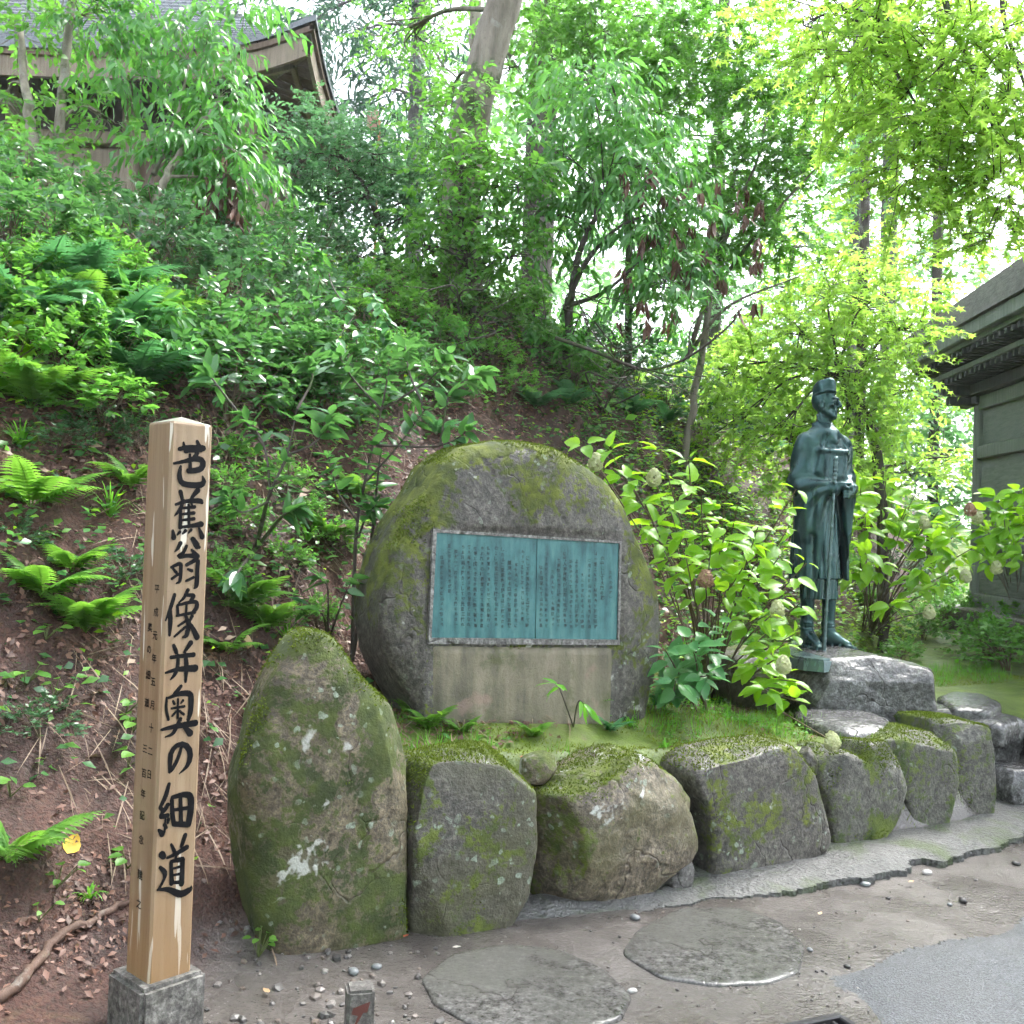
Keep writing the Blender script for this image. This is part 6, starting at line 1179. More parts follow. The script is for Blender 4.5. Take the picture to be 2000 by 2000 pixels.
for k, lab, grp, s, pos in SH:
    OR = ['second', 'third', 'fourth', 'fifth', 'sixth', 'seventh', 'eighth', 'ninth', 'tenth', 'eleventh', 'twelfth', 'thirteenth', 'fourteenth', 'fifteenth']
    for i, (x, y) in enumerate(sorted(pos)):
        place_shrub(k, x, y, lab+(', leftmost' if i == 0 else ', rightmost' if i == len(pos)-1 else ', %s from the left' % OR[i-1]), grp, s, i)

# ------------------------------------------------------------------ ferns: every frond its own part
def frond_mesh(seed, mat, n=17, arch=0.5, wid=0.30):
    rr = np.random.default_rng(seed); g = Geo(); x = np.linspace(0, 1, 20); pts = np.stack([x*0.96, 0*x, arch*x-arch*1.25*x*x], 1); tube(g, pts, np.linspace(0.009, 0.002, 20), 3, False)
    for k in range(n):
        u = 0.14+0.84*k/(n-1); b = np.array([u*0.96, 0, arch*u-arch*1.25*u*u]); l = wid*(math.sin(math.pi*min(1, u*0.9+0.13))**0.8)*(1.05-0.25*u)+0.02
        for s in (-1, 1):
            nS = 7; tt = np.linspace(0, 1, nS); ax = nrm(np.array([0.45+0.3*u, s*1.0, -0.12-0.25*arch*u+rr.normal(0, 0.05)])); perp = nrm(np.array([1.0, -s*0.45, -0.3*u]))
            wd = l*0.16*(1-tt**1.4)+0.002; zig = np.where(np.arange(nS) % 2, 0.62, 1.15)
            ctr = b+ax*(l*tt)[:, None]-UP*(0.25*l*tt*tt)[:, None]; A_ = ctr+perp*(wd*zig)[:, None]; B_ = ctr-perp*(wd*zig)[:, None]
            V = np.concatenate([A_, B_]); i = np.arange(nS-1); g.add(V, np.stack([i, i+1, i+1+nS, i+nS], 1))
    return g.mesh('frond', mat)
FR = {'warm': [frond_mesh(i, L_fern, arch=0.35+0.12*i) for i in range(4)], 'cool': [frond_mesh(10+i, L_fernc, arch=0.4+0.12*i, wid=0.24) for i in range(3)]}
def fern(px, py, n, ln, tone, label, seed, group=None, arc=6.28, fac=None):
    rr = random.Random(seed); b = gpt(px, py, -0.01); t = thing('fern', label, 'fern', tuple(b), 0, group)
    nn = slope_normal(np.array([[b.x, b.y, b.z]]))[0]
    for k in range(n):
        a = (fac if fac is not None else 0)+(k+rr.uniform(-0.3, 0.3))/n*arc-(arc/2 if fac is not None else 0); el = rr.uniform(0.25, 0.75)
        d = Vector((math.cos(a)*math.cos(el), math.sin(a)*math.cos(el), math.sin(el)))+Vector(nn)*0.35; d.normalize()
        sd = Vector((0, 0, 1)).cross(d).normalized(); nv = d.cross(sd); s = ln*rr.uniform(0.75, 1.15)
        M4 = Matrix(((d.x, sd.x, nv.x, 0), (d.y, sd.y, nv.y, 0), (d.z, sd.z, nv.z, 0), (0, 0, 0, 1))) @ Matrix.Diagonal((s, s*rr.uniform(0.85, 1.1), s, 1))
        link('frond', FR[tone][rr.randrange(len(FR[tone]))], t, mw=M4)
GF = 'ferns on the bank'
dwn = math.radians(-50)
for i, (x, y, n, l, tone, lab) in enumerate([
 (60, 990, 5, 0.26, 'warm', 'bright fern left of the post at plaque height'), (80, 1165, 6, 0.22, 'warm', 'fern with split fronds at the picture edge below the brightest one'), (165, 1240, 7, 0.26, 'warm', 'large drooping fern halfway down the bank left of the post'), (15, 1690, 6, 0.24, 'warm', 'fern cut by the picture edge near the yellow leaf'), (140, 1120, 4, 0.2, 'warm', 'small fern above the drooping fern left of the post'),
 (215, 700, 8, 0.42, 'cool', 'big blue-green fern hanging above the post'), (265, 760, 6, 0.34, 'cool', 'blue-green fern just above the post top'), (150, 640, 6, 0.34, 'warm', 'arching fern high on the bank above the blue-green ferns'), (255, 960, 4, 0.2, 'warm', 'little fern touching the edge of the post'),
 (475, 1200, 5, 0.24, 'warm', 'bright fern right of the post halfway up'), (520, 1235, 5, 0.24, 'warm', 'bright fern just above the tall pointed stone'), (445, 1275, 4, 0.18, 'warm', 'small fern beside the post near the pointed stone'), (640, 1050, 5, 0.22, 'warm', 'fern under the sapling left of the boulder'), (690, 970, 5, 0.22, 'warm', 'fern in the brown gap left of the boulder top'),
 (790, 1345, 5, 0.14, 'warm', 'small fern at the boulder foot behind the pointed stone'), (810, 1400, 4, 0.15, 'warm', 'tiny bright fern on the moss beside the pointed stone'), (1285, 1385, 5, 0.18, 'cool', 'blue-green fern at the boulder foot under the hydrangea'), (1150, 1392, 4, 0.13, 'warm', 'little arching fern on the moss before the plaque'),
 (1045, 800, 6, 0.26, 'cool', 'hanging fern above the boulder crown'), (1110, 790, 6, 0.24, 'cool', 'hanging fern right above the boulder crown'), (1235, 810, 6, 0.28, 'cool', 'dark fern above the white hydrangea heads'), (1300, 830, 6, 0.28, 'cool', 'dark fern with hanging fronds right of the hydrangea heads'), (1500, 890, 5, 0.26, 'cool', 'pale fern at the shoulder of the statue'),
 (850, 850, 5, 0.22, 'cool', 'dark fern touching the boulder crown from behind'), (330, 690, 7, 0.32, 'warm', 'green fern on the upper bank right of the post top'), (420, 690, 6, 0.26, 'cool', 'dim fern in the shade of the upper bank'), (60, 800, 6, 0.3, 'warm', 'fern at the picture edge above the brown bank'), (90, 590, 8, 0.4, 'cool', 'broad blue-green fern high at the picture edge'), (30, 650, 7, 0.38, 'cool', 'blue-green fern hanging at the picture edge'), (180, 600, 8, 0.4, 'cool', 'long blue-green fern below the slender pale trunk'), (300, 640, 7, 0.34, 'warm', 'fern in the dim hollow below the shrine'), (1680, 1180, 4, 0.2, 'warm', 'bright fern frond beside the sandal of the statue'), (838, 1425, 6, 0.13, 'warm', 'fern on the moss just right of the pointed stone'), (900, 1432, 5, 0.09, 'warm', 'little fern on the moss under the plaque corner'), (1040, 1440, 5, 0.10, 'warm', 'little fern on the moss above the wedged stone'), (1190, 1430, 5, 0.11, 'cool', 'small blue-green fern on the moss at the panel corner')]):
    fern(x, y, n+1, l*1.25, tone, lab, 300+i, GF, arc=4.6, fac=dwn)
# sedge tufts
def tuft(px, py, n, ln, label, seed, mat=None, group='grass tufts'):
    rng = np.random.default_rng(seed); b = gpt(px, py, -0.01); g = Geo(); a = rng.uniform(0, 6.28, n); q = rng.uniform(0.2, 0.9, n)
    for k in range(n):
        L = ln*rng.uniform(0.6, 1.2); d = np.array([math.cos(a[k])*q[k], math.sin(a[k])*q[k], 1.0]); d /= np.linalg.norm(d); u = np.linspace(0, 1, 7)
        c = d*(L*u)[:, None]-UP*(L*(0.3+0.5*q[k])*u**2.2)[:, None]; sd = nrm(np.cross(d, UP))*0.0045*(1-u**2)[:, None]; i = np.arange(6); g.add(np.concatenate([c-sd, c+sd]), np.stack([i, i+1, i+8, i+7], 1))
    o = tag(link('grass_tuft', g.mesh('grass_tuft', mat or L_grass), loc=tuple(b)), label, 'grass', group); return o
for i, (x, y, n, l, lab) in enumerate([(215, 1010, 34, 0.26, 'grass tuft left of the post with straw hanging below'), (600, 1060, 30, 0.24, 'yellowish grass tuft under the sapling between post and boulder'), (560, 1260, 36, 0.26, 'grass tuft just behind the top of the pointed stone'), (175, 1760, 22, 0.12, 'small grass tuft low on the bank beside the root'), (830, 1400, 40, 0.14, 'blue-green grass clump on the moss behind the pointed stone'), (870, 1410, 30, 0.12, 'fine grass clump on the moss at the boulder foot'), (1230, 1420, 30, 0.12, 'grass clump on the moss right of the plaque'), (1300, 1460, 26, 0.11, 'grass clump on the moss above the rounded boulder'), (1420, 1400, 30, 0.12, 'grass clump in the middle of the moss'), (40, 880, 34, 0.28, 'grass tuft at the picture edge on the brown bank'), (20, 700, 40, 0.34, 'straw-coloured tuft at the picture edge high on the bank'), (1700, 1220, 30, 0.25, 'grass tuft right of the statue feet'), (1770, 1270, 40, 0.2, 'grass clump on the lawn behind the plinth'), (1660, 1080, 34, 0.3, 'long grass right of the statue robe'), (1500, 1170, 30, 0.25, 'dry grass left of the statue legs')]):
    tuft(x, y, n, l, lab, 400+i, L_straw if 'straw-' in lab or 'dry' in lab else None)

# ------------------------------------------------------------------ plants whose leaves can be told apart: each leaf its own part
def leaf_objs(t, o, meshes, pos, ax, nv, size, rr, name='leaf'):
    for p, a, n, s in zip(pos, ax, nv, size):
        a = Vector(a).normalized(); sd = Vector(n).cross(a).normalized(); nn_ = a.cross(sd)
        M4 = Matrix(((a.x*s, sd.x*s, nn_.x*s, p[0]-o[0]), (a.y*s, sd.y*s, nn_.y*s, p[1]-o[1]), (a.z*s, sd.z*s, nn_.z*s, p[2]-o[2]), (0, 0, 0, 1)))
        link(name, meshes[rr.randrange(len(meshes))], t, mw=M4)
def lm(pr, mat): return make_mesh('leaf', pr[0], [pr[1]], mat)
HY = [lm(proto_big(0.29, 0.14+0.07*i, 0.012, 9, i), L_hyd) for i in range(4)]; HYC = [lm(proto_big(0.30, 0.12+0.06*i, 0.012, 9, 10+i), L_hydc) for i in range(3)]
EV = [lm(proto_big(0.18, 0.1+0.08*i, 0.006, 7, 20+i), L_ever) for i in range(3)]; SA = [lm(proto_big(0.12, 0.2+0.1*i, 0.004, 7, 30+i), L_grass) for i in range(3)]
def flower_mesh(mat, seed, pet=0.013):
    rng = np.random.default_rng(seed); n = 150; d = nrm(rng.normal(0, 1, (n, 3))); P = d*np.array([0.031, 0.031, 0.042]); P[:, :2] *= (1-0.35*(P[:, 2:]/0.042)); g = Geo()
    for k in range(4):
        a = k*math.pi/2+rng.uniform(0, 6.28, n); u = nrm(np.cross(d, UP+0.01)); v = np.cross(d, u); ax = u*np.cos(a)[:, None]+v*np.sin(a)[:, None]
        put_leaves(g, PR['two'], P, ax+d*0.3, d, pet*rng.uniform(0.9, 1.6, n))
    return g.mesh('flower_head', mat)
M_fl = leaf_mat('petal_cream', (0.42, 0.46, 0.22), (0.62, 0.64, 0.42), (0.6, 0.65, 0.35), 0.6, 0.3); M_fd = leaf_mat('petal_dried', (0.22, 0.13, 0.08), (0.42, 0.27, 0.18), (0.3, 0.2, 0.1), 0.8, 0.15)
FL = [flower_mesh(M_fl, 1), flower_mesh(M_fl, 2)]; FD = flower_mesh(M_fd, 3)
def hydrangea(label, base, tips, meshes, seed, lsize=0.13, flowers=(), group='hydrangea bushes', bare=()):
    rr = random.Random(seed); rng = np.random.default_rng(seed); o = np.array(base); t = thing('hydrangea', label, 'hydrangea', tuple(o), 0, group); gs = Geo()
    for tip in tips:
        w = W(tip); L = np.linalg.norm(w-o); st0 = o+rng.normal(0, 0.06, 3)*[1, 1, 0]
        pa = smooth_path([st0, o+(w-o)*[0.4, 0.4, 0.55]+rng.normal(0, 0.03, 3), w], 12); tube(gs, pa-o, np.linspace(0.007, 0.003, 12), 5, False)
        d = nrm(pa[-1]-pa[-3]); pos, ax, nv, sz = [], [], [], []
        for pr_ in range(6):
            u = 1.0-0.105*pr_*min(1, 0.9/L); q = pa[min(11, int(round(u*11)))] if pr_ else w
            a0 = rr.uniform(0, 3.14)+pr_*1.57
            sd = nrm(np.cross(d, UP+rng.normal(0, 0.1, 3))); up2 = np.cross(sd, d)
            for s in (0, math.pi):
                v = sd*math.cos(a0+s)+up2*math.sin(a0+s); v = v*[1, 1, 0.45]; A = nrm(v*1.0+d*0.35-UP*rng.uniform(-0.15, 0.4)); N = nrm(UP+rng.normal(0, 0.32, 3)+d*0.2)
                pos.append(q+A*0.02); ax.append(A); nv.append(N); sz.append(lsize*rr.uniform(0.65, 1.2)*(0.75 if pr_ == 0 else 1))
        leaf_objs(t, o, meshes, pos, ax, nv, sz, rr)
    for fx, fy, fd_, dry in flowers:
        w = W((fx, fy, fd_)); tube(gs, smooth_path([o, o+(w-o)*[0.5, 0.5, 0.6], w], 10)-o, np.linspace(0.006, 0.0035, 10), 5, False)
        link('flower_head', FD if dry else FL[rr.randrange(2)], t, mw=Matrix.Translation(Vector(w-o)) @ Matrix.Rotation(rr.uniform(-0.5, 0.5), 4, 'X') @ Matrix.Rotation(rr.uniform(0, 6), 4, 'Z'))
    for bx in bare:
        w = W(bx); tube(gs, smooth_path([o, o+(w-o)*[0.5, 0.5, 0.6], w], 8)-o, np.linspace(0.007, 0.004, 8), 5, False)
    link('stems', gs.mesh('stems', M_stem), t)
hydrangea('large yellow-green hydrangea between the boulder and the statue', gpt(1385, 1365), [(1140, 868, 5.0), (1190, 880, 5.0), (1290, 880, 5.1), (1345, 900, 5.15), (1420, 955, 5.2), (1480, 1030, 5.3), (1555, 955, 5.5), (1520, 1090, 5.3), (1575, 1100, 5.4), (1310, 1000, 5.0), (1390, 1050, 5.1), (1260, 985, 5.0), (1450, 1110, 5.2), (1560, 1180, 5.3), (1340, 1090, 5.0), (1500, 1200, 5.2), (1290, 1060, 4.95), (1440, 990, 5.3), (1550, 1240, 5.3), (1230, 940, 5.05), (1370, 970, 5.15), (1420, 1030, 5.05), (1480, 1090, 5.15), (1540, 1030, 5.35)], HY, 501, 0.118, flowers=[(1163, 902, 4.95, False), (1277, 932, 5.0, False), (1378, 1130, 4.95, True), (1518, 1190, 5.25, False)], bare=[(1360, 1180, 5.0), (1400, 1200, 5.1), (1330, 1220, 5.05)])
hydrangea('low hydrangea sprawling over the moss toward the plinth', gpt(1440, 1350), [(1510, 1290, 5.1), (1545, 1330, 5.0), (1500, 1350, 4.95), (1560, 1370, 4.95), (1530, 1260, 5.15), (1480, 1300, 5.1)], HY, 502, 0.105, flowers=[(1530, 1298, 5.0, False), (1625, 1447, 4.75, False)])
hydrangea('hydrangea with shade-toned leaves at the right foot of the boulder', gpt(1350, 1385), [(1300, 1270, 4.85), (1350, 1250, 4.9), (1390, 1260, 4.95), (1320, 1330, 4.8), (1380, 1320, 4.85), (1400, 1210, 5.0)], HYC, 503, 0.12)
hydrangea('broad hydrangea right of the statue before the hall', gpt(1700, 1240), [(1680, 930, 6.9), (1730, 940, 6.9), (1790, 960, 6.9), (1840, 990, 6.9), (1690, 1010, 6.8), (1760, 1030, 6.8), (1830, 1060, 6.8), (1880, 1020, 6.9), (1720, 1100, 6.7), (1800, 1110, 6.7), (1870, 1110, 6.8), (1650, 960, 7.0), (1690, 1080, 6.7), (1740, 1180, 6.6), (1650, 1110, 6.8), (1770, 990, 6.85), (1810, 1020, 6.75), (1860, 1050, 6.75), (1720, 990, 6.85), (1900, 1070, 6.8), (1830, 1140, 6.65)], HY, 504, 0.13, flowers=[(1805, 1020, 6.75, False), (1815, 1195, 6.6, False), (1886, 1125, 6.7, False), (1895, 995, 6.7, True)], bare=[(1740, 1080, 6.7), (1680, 1100, 6.7)])
hydrangea('hydrangea cut by the picture edge in front of the hall wall', gpt(1980, 1210), [(1950, 970, 6.8), (1990, 960, 6.7), (1930, 1000, 6.9), (1970, 1030, 6.7), (1940, 1060, 6.8), (2000, 1080, 6.6), (1920, 1080, 6.9), (1990, 1010, 6.7), (1960, 1000, 6.75), (1930, 1040, 6.8), (1980, 1060, 6.7), (2020, 980, 6.6)], HY, 505, 0.13, flowers=[(1910, 1010, 6.8, False), (1946, 1108, 6.7, False)])
def sapling(label, base, forks, seed, meshes, lsize, per=9, group=None, name='sapling', cat='sapling', r0=0.011):
    rr = random.Random(seed); rng = np.random.default_rng(seed); o = np.array(base); t = thing(name, label, cat, tuple(o), 0, group); gs = Geo()
    for fk in forks:
        pts = [o if q is None else W(q) for q in fk]; pa = smooth_path(pts, 14); tube(gs, pa-o, np.linspace(r0 if fk[0] is None else r0*0.65, r0*0.28, 14), 6, False)
        d = nrm(pa[-1]-pa[-4]); pos, ax, nv, sz = [], [], [], []
        for k in range(per):
            u = 1-0.45*(k/per)**1.2 if len(fk) < 4 else 1-0.6*(k/per)**1.1; q = pa[int(u*13)]; a0 = k*2.4+rr.uniform(-0.3, 0.3); sd = nrm(np.cross(d, UP+0.05)); v2 = np.cross(sd, d)
            A = nrm((sd*math.cos(a0)+v2*math.sin(a0)*0.5)+d*0.45-UP*rng.uniform(0.0, 0.5)); pos.append(q); ax.append(A); nv.append(nrm(UP+rng.normal(0, 0.35, 3))); sz.append(lsize*rr.uniform(0.7, 1.2))
        leaf_objs(t, o, meshes, pos, ax, nv, sz, rr)
    link('stem', gs.mesh('stem', M_bark2), t)
sapling('dark-stemmed evergreen sapling close left of the boulder', gpt(688, 1290), [(None, (695, 1050, 4.9), (715, 930, 4.9), (745, 800, 4.95), (760, 720, 5.0)), ((715, 940, 4.9), (770, 880, 4.9), (830, 800, 4.9)), ((735, 870, 4.9), (860, 870, 4.85), (930, 830, 4.85)), ((745, 800, 4.95), (840, 740, 5.0), (880, 690, 5.0)), ((700, 1020, 4.9), (660, 960, 4.9), (640, 880, 4.9)), ((745, 800, 4.95), (690, 740, 5.0), (660, 690, 5.0)), (None, (720, 1100, 4.85), (735, 960, 4.9), (745, 870, 4.9)), ((830, 800, 4.9), (900, 750, 4.9), (950, 720, 4.95)), ((860, 870, 4.85), (870, 800, 4.85), (880, 760, 4.9)), ((830, 800, 4.9), (800, 730, 4.95), (790, 670, 5.0)), ((700, 1050, 4.9), (715, 1010, 4.85), (735, 985, 4.8))], 601, EV, 0.11, 20)
sapling('forked evergreen sapling halfway between the post and the boulder', gpt(500, 1080), [(None, (525, 970, 4.6), (560, 890, 4.65), (580, 800, 4.7)), ((528, 960, 4.6), (515, 870, 4.65), (470, 800, 4.7)), ((560, 890, 4.65), (620, 860, 4.7), (650, 800, 4.75)), ((525, 980, 4.6), (470, 1000, 4.55), (440, 960, 4.55)), (None, (550, 1010, 4.6), (585, 990, 4.6)), ((515, 870, 4.65), (430, 760, 4.75), (400, 720, 4.8)), ((580, 800, 4.7), (610, 740, 4.8), (600, 700, 4.8)), (None, (470, 1110, 4.4), (460, 1130, 4.35))], 602, EV, 0.11, 20)
sapling('few-leaved evergreen seedling low beside the boulder', gpt(640, 1260), [(None, (640, 1150, 4.6), (620, 1120, 4.6)), (None, (670, 1170, 4.6), (690, 1130, 4.6)), (None, (630, 1200, 4.55), (600, 1180, 4.55))], 603, EV, 0.11, 8, r0=0.006, name='seedling', cat='seedling')
sapling('bamboo sprig with pale pointed leaves on the moss before the plaque', gpt(1120, 1420), [(None, (1095, 1350, 4.35), (1085, 1335, 4.3)), (None, (1130, 1370, 4.3), (1150, 1385, 4.25))], 604, SA, 0.085, 6, r0=0.0035, name='bamboo_sprig', cat='bamboo sprig')
def weed(px, py, label, n, ls, seed, meshes):
    b = gpt(px, py, 0.0); rr = random.Random(seed); o = np.array(b); t = thing('seedling', label, 'seedling', tuple(b), 0, 'small seedlings on the bank'); gs = Geo(); nn = slope_normal(o[None])[0]; pos, ax, nv, sz = [], [], [], []
    for k in range(n):
        a = k*2.4+rr.uniform(-0.4, 0.4); tip = o+nn*rr.uniform(0.03, 0.08)+np.array([math.cos(a), math.sin(a), 0.6])*rr.uniform(0.015, 0.05); tube(gs, [np.zeros(3), tip-o], [0.0025, 0.0015], 4, False)
        pos.append(tip); ax.append(np.array([math.cos(a), math.sin(a), 0.1-rr.uniform(0, 0.3)])); nv.append(nrm(UP+nn*0.6+np.random.default_rng(k+seed).normal(0, 0.25, 3))); sz.append(ls*rr.uniform(0.7, 1.2))
    leaf_objs(t, o, meshes, pos, ax, nv, sz, rr); link('stem', gs.mesh('stem', M_gstem), t)
WD = [lm(proto_big(0.36, 0.1, 0.01, 6, 40+i), L_fern) for i in range(2)]
for i, (x, y, lab, n, l) in enumerate([(50, 1340, 'seedling with rounded leaves low on the bank at the picture edge', 7, 0.05), (105, 1365, 'seedling just below the drooping fern', 6, 0.04), (258, 1440, 'leafy seedling touching the post at mid height', 8, 0.05), (245, 1395, 'upper of two leafy seedlings at the post edge', 6, 0.045), (248, 1700, 'seedling with upright leaves beside the lower post', 6, 0.055), (250, 1505, 'two-leaved blade seedling against the post', 3, 0.075), (75, 1800, 'tiny seedling below the root near the picture edge', 4, 0.03), (505, 1870, 'creeping seedling at the foot of the pointed stone', 9, 0.03), (110, 1745, 'pale seedling right of the fern at the picture edge', 5, 0.04), (20, 1560, 'dim seedling at the picture edge above the low fern', 5, 0.045), (445, 1110, 'broad-leaved seedling just right of the post', 8, 0.06), (90, 1250, 'seedling between two ferns left of the post', 7, 0.045)]):
    weed(x, y, lab, n, l, 700+i, WD)
def bare_shrub(label, base, spots, seed):
    rng = np.random.default_rng(seed); o = np.array(base); g = Geo()
    for sx, sy, sd_ in spots:
        w = W((sx, sy, sd_)); L = np.linalg.norm(w-o); pa = smooth_path([o, o+(w-o)*0.35+rng.normal(0, 0.10*L, 3), o+(w-o)*0.7+rng.normal(0, 0.08*L, 3), w], 14); tube(g, pa-o, np.linspace(0.009, 0.003, 14), 5, False)
        for k in range(4):
            q = pa[rng.integers(5, 13)]; e = q+nrm(rng.normal(0, 1, 3)+(w-o)/L)*0.22; tube(g, smooth_path([q, (q+e)/2+rng.normal(0, 0.03, 3), e], 6)-o, np.linspace(0.0035, 0.0015, 6), 4, False)
    tag(link('bare_shrub', g.mesh('bare_shrub', M_bark2), loc=tuple(base)), label, 'shrub', 'leafless twiggy shrubs')
bare_shrub('leafless twiggy shrub below the twisted evergreen on the bank', gpt(1110, 690), [(1180, 560, 7.4), (1240, 600, 7.3), (1060, 580, 7.5), (1150, 620, 7.2), (1290, 640, 7.2), (1100, 540, 7.5)], 801)
bare_shrub('leafless dark twigs arching on the bank left above the boulder', gpt(900, 640), [(960, 540, 6.8), (880, 530, 6.9), (1010, 580, 6.7), (830, 570, 6.8), (940, 600, 6.5)], 802)
bare_shrub('leafless stems leaning behind the crown of the boulder', gpt(1180, 800), [(1260, 700, 6.4), (1210, 680, 6.5), (1310, 740, 6.3), (1150, 700, 6.5)], 803)
# broad plants at the far left with big rounded leaves
sapling('plant with big rounded leaves at the picture edge on the bank', gpt(20, 690), [(None, (30, 660, 4.6), (20, 640, 4.55)), (None, (10, 670, 4.6), (-10, 660, 4.6)), (None, (45, 680, 4.55), (60, 675, 4.5))], 605, HY, 0.10, 5, r0=0.005, name='leafy_plant', cat='plant')
sapling('vine of rounded leaves trailing down the bank above the sapling', gpt(640, 520), [(None, (650, 560, 6.2), (690, 620, 6.0), (720, 680, 5.8)), ((650, 560, 6.2), (720, 570, 6.1), (760, 640, 5.9)), ((690, 620, 6.0), (660, 660, 5.8), (640, 690, 5.7))], 606, HYC, 0.085, 18, r0=0.006, name='vine', cat='vine')
# ------------------------------------------------------------------ small things on the ground
g = Geo(); rp_ = [(-40, 1990), (30, 1940), (70, 1900), (110, 1850), (170, 1812), (225, 1785), (262, 1765)]
rpts = [np.array(gpt(x, y, 0.012)) for x, y in rp_]; o_ = rpts[0].copy(); tube(g, smooth_path([p-o_ for p in rpts], 30)+0.004*np.random.default_rng(2).normal(0, 1, (30, 3)), np.linspace(0.018, 0.009, 30), 8)
tag(link('tree_root', g.mesh('tree_root', bark_mat('root_bark', (0.06, 0.032, 0.022), (0.13, 0.08, 0.058), 0)), loc=tuple(o_)), 'bare brown root running down the bank beside the post', 'root')
M_yel = leaf_mat('leaf_yellow', (0.62, 0.36, 0.03), (0.72, 0.46, 0.05), (0.7, 0.4, 0.03), 0.5, 0.3); M_red = leaf_mat('leaf_red', (0.30, 0.06, 0.03), (0.42, 0.11, 0.05), (0.4, 0.1, 0.04), 0.5, 0.2); M_tan = leaf_mat('leaf_tan', (0.42, 0.27, 0.14), (0.6, 0.42, 0.25), (0.4, 0.3, 0.1), 0.6, 0.2); M_whl = leaf_mat('leaf_bleached', (0.5, 0.48, 0.42), (0.6, 0.58, 0.52), (0.4, 0.4, 0.3), 0.6, 0.2)
def fallen(px, py, s, mat, label, a, z=None, wd=0.28):
    p = gpt(px, py, 0.012) if z is None else on_z(px, py, z); nn = Vector(slope_normal(np.array([[p.x, p.y, p.z]]))[0]) if z is None else Vector((0, 0, 1))
    ax = Vector((math.cos(a), math.sin(a), 0)); ax = (ax-nn*ax.dot(nn)).normalized(); sd = nn.cross(ax); V, F = proto_big(wd, -0.12, 0.015, 7, int(px))
    V = V-np.array([0.5, 0, 0]); Wv = s*(V[:, :1]*np.array(ax)+V[:, 1:2]*np.array(sd)+V[:, 2:]*np.array(nn)); tag(link('fallen_leaf', make_mesh('fallen_leaf', Wv, [F], mat), loc=tuple(p)), label, 'leaf', 'fallen leaves')
fallen(140, 1660, 0.075, M_yel, 'bright yellow fallen leaf on the brown bank', 1.9, wd=0.36)
fallen(892, 1850, 0.03, M_whl, 'small whitish leaf lying above the bottom stepping stone', 0.1, 0.03)
fallen(793, 1828, 0.025, M_red, 'reddish leaf on the ground before the gap between the first two stones', 0.6, 0.03)
fallen(1780, 1722, 0.03, M_tan, 'tan leaf by the broken mortar edge', 0.4, 0.02)
fallen(1602, 1784, 0.028, M_tan, 'tan leaf on the soil beside the cracked stepping stone', 0.9, 0.02)
fallen(520, 1935, 0.032, M_tan, 'orange-tan leaf among the pebbles by the socket', 2.4, 0.02)
fallen(483, 1262, 0.07, M_tan, 'pale dry leaf on the bank beside the pointed stone', 2.2)
fallen(1020, 1478, 0.025, M_red, 'red leaf in the notch above the wedged stone', 1.2, 0.53)
# gravel patch at the foot of the post, and single stones on the path
def pebble_mesh(seed, mat, sub=2):
    bm = bmesh.new(); bmesh.ops.create_icosphere(bm, subdivisions=sub, radius=1.0); V = np.array([v.co[:] for v in bm.verts]); me = bpy.data.meshes.new('pebble')
    V = V*(1+0.28*fbm(V*1.3+seed*3.1, 2, seed))[:, None]; V = np.sign(V)*np.abs(V)**0.85*np.array([1.0, 0.75, 0.5])
    for v, c in zip(bm.verts, V): v.co = c
    bm.to_mesh(me); bm.free(); me.materials.append(mat); me.polygons.foreach_set('use_smooth', [True]*len(me.polygons)); return me
M_pg = plain('pebble_grey', (0.15, 0.16, 0.165), 0.42, 0, 0.5, 30); M_pw = plain('pebble_pale', (0.38, 0.37, 0.35), 0.5, 0, 0.2, 30); M_pd = plain('pebble_dark', (0.035, 0.033, 0.032), 0.4, 0, 0.3, 30)
rng = np.random.default_rng(31); g = Geo(); pm = []
for k in range(4):
    me = pebble_mesh(k+3, M_pg, 1); V = np.array([v.co[:] for v in me.vertices]); F = np.array([p.vertices[:] for p in me.polygons]); pm.append((V, F))
g2 = Geo()
for k in range(420):
    if k < 130: px, py = rng.uniform(400, 860), rng.uniform(1855, 2010)
    else: px, py = rng.uniform(820, 1950), rng.uniform(1700, 1990)
    p = on_z(px, py, 0.0); s_ = 0.004+0.017*rng.uniform(0, 1)**2.2 if k < 130 else rng.uniform(0.002, 0.007)
    if bank_s(np.array([p.x]), np.array([p.y]))[0] > 0.05: continue
    V, F = pm[k % 4]; a = rng.uniform(0, 6.28); R = np.array([[math.cos(a), -math.sin(a), 0], [math.sin(a), math.cos(a), 0], [0, 0, 1]]) @ np.array(Matrix.Rotation(rng.uniform(-0.6, 0.6), 3, 'X')); V = np.sign(V)*np.abs(V)**0.7*rng.uniform(0.7, 1.2, 3)
    g.add((V*s_) @ R.T+np.array([p.x, p.y, Hz(p.x, p.y)+0.002+s_*0.1]), F)
M_grv = Nt('gravel_stone'); gi_ = M_grv.n('NewGeometry').outputs['Random Per Island']; M_grv = M_grv.out(M_grv.bsdf(Base_Color=M_grv.ramp(gi_, [(0.0, (0.05, 0.048, 0.046)), (0.5, (0.12, 0.112, 0.105)), (0.85, (0.14, 0.11, 0.09)), (1.0, (0.24, 0.23, 0.215))]), Roughness=0.42))
kind(link('gravel', g.mesh('gravel', M_grv, False)), 'stuff')
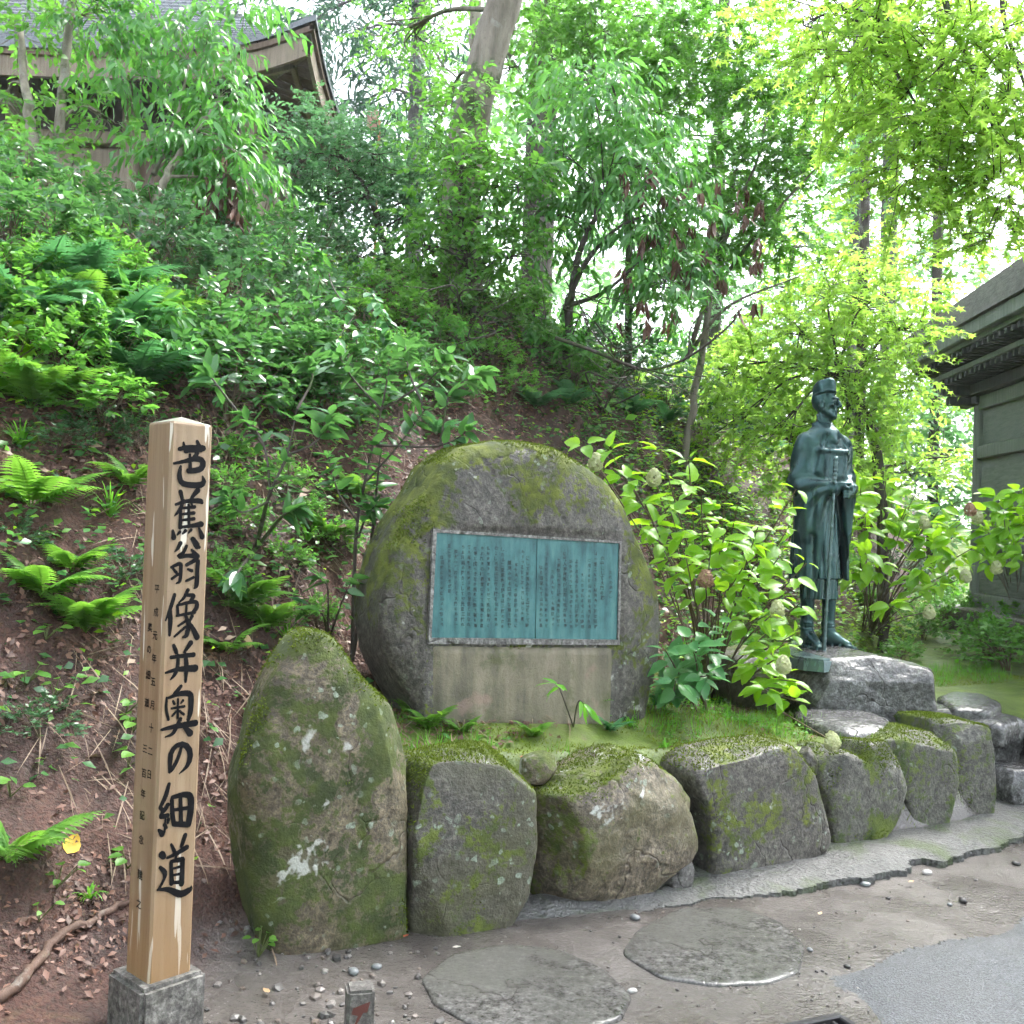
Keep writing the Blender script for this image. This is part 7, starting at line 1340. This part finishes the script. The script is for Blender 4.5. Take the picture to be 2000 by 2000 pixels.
for px, py, s_, m_, lab in [(1810, 1708, 0.024, M_pw, 'white angular stone under the broken mortar edge'), (1880, 1762, 0.022, M_pd, 'black stone lying alone on the wet soil'), (1855, 1768, 0.013, M_pg, 'small grey stone beside the black one'), (1735, 1755, 0.012, M_pd, 'dark chip of stone below the mortar strip'), (1690, 1728, 0.022, M_pg, 'grey lump of broken mortar below the strip'), (1985, 1690, 0.02, M_pd, 'dark stone at the picture edge below the mortar'), (1582, 1860, 0.012, M_pg, 'small stone beside the cracked stepping stone'), (1655, 1892, 0.012, M_pd, 'dark stone at the asphalt tip'), (690, 1905, 0.022, M_pg, 'blue-grey pebble right of the small marker stake'), (735, 1895, 0.018, M_pg, 'second blue-grey pebble near the marker stake'), (1240, 1798, 0.022, M_pg, 'pebble between the two stepping stones and the mortar'), (1235, 1935, 0.016, M_pw, 'pale pebble between the two stepping stones')]:
    p = on_z(px, py, 0.0); tag(link('pebble', pebble_mesh(int(px), m_), loc=(p.x, p.y, Hz(p.x, p.y)+s_*0.35), rot=(0, 0, px), scale=(s_, s_, s_)), lab, 'pebble', 'loose stones on the path')
# marker stake with a red mark, half cut by the lower edge
p = on_z(700, 2020, 0.0); p = Vector((p.x, p.y, 0)); sk_ = thing('marker_stake', 'small square concrete marker stake with a red mark at the lower edge', 'stake', (p.x, p.y, 0), math.radians(14))
link('shaft', bevel_box((0.078, 0.078, 0.28), M_conc, 0.008, 2), sk_, loc=(0, 0, -0.002))
g = Geo(); V = np.array([[-0.022, 0.018], [0.0, 0.026], [0.026, 0.034], [0.018, 0.004], [0.008, 0.006], [-0.012, -0.03], [-0.02, -0.036], [-0.008, -0.004], [-0.026, 0.002]]); V3 = np.stack([V[:, 0], np.full(len(V), -0.0405), V[:, 1]+0.075], 1); g.add(np.vstack([V3, V3.mean(0)]), np.array([[i, (i+1) % 9, 9] for i in range(9)])); link('red_mark', g.mesh('red_mark', plain('red_paint', (0.11, 0.03, 0.022), 0.7), False), sk_)
# drain cover at the lower edge
p = on_z(1625, 2040, 0.02); dr = thing('drain_cover', 'dark drain frame at the lower edge in front of the asphalt', 'drain', (p.x, p.y, 0.012), math.radians(24)); M_ir = plain('cast_iron', (0.03, 0.03, 0.032), 0.45, 0.4)
for dx, dy, w_, h_ in ((0, 0.13, 0.3, 0.025), (0, -0.13, 0.3, 0.025), (0.14, 0, 0.025, 0.235), (-0.14, 0, 0.025, 0.235)): link('frame_bar', bevel_box((w_, h_, 0.03), M_ir, 0.004), dr, loc=(dx, dy, 0.0))
for k in range(7): link('grate_bar', bevel_box((0.012, 0.235, 0.02), M_ir, 0.003), dr, loc=(-0.105+0.035*k, 0, -0.004))
# lantern-like box on a post behind the crest bush
p = at(728, 235, 12.5); ln_ = thing('signboard', 'small rounded reddish board on a post behind the crest bush', 'signboard', (p.x, p.y, Hz(p.x, p.y)-0.1)); zz = p.z-ln_.location.z; M_rd = plain('faded_red_board', (0.34, 0.2, 0.16), 0.7)
link('board', bevel_box((0.14, 0.05, 0.26), M_rd, 0.02, 2), ln_, loc=(0, 0, zz)); link('pole', bevel_box((0.03, 0.03, zz+0.1), plain('orange_pole', (0.4, 0.16, 0.08), 0.6), 0.004), ln_, loc=(0.085, 0, zz/2-0.05))
# ------------------------------------------------------------------ damp air
t = Nt('haze_air'); pv = t.n('VolumePrincipled', {'Color': (0.92, 0.97, 1.0), 'Density': 0.0012, 'Anisotropy': 0.2})
o = t.n('OutputMaterial'); t.t.links.new(pv.outputs[0], o.inputs['Volume'])
g = Geo(); box_geo(g, (0, 0, 17.0), (1000, 1000, 38)); hz = kind(link('haze', g.mesh('haze', t.m, False)), 'stuff')
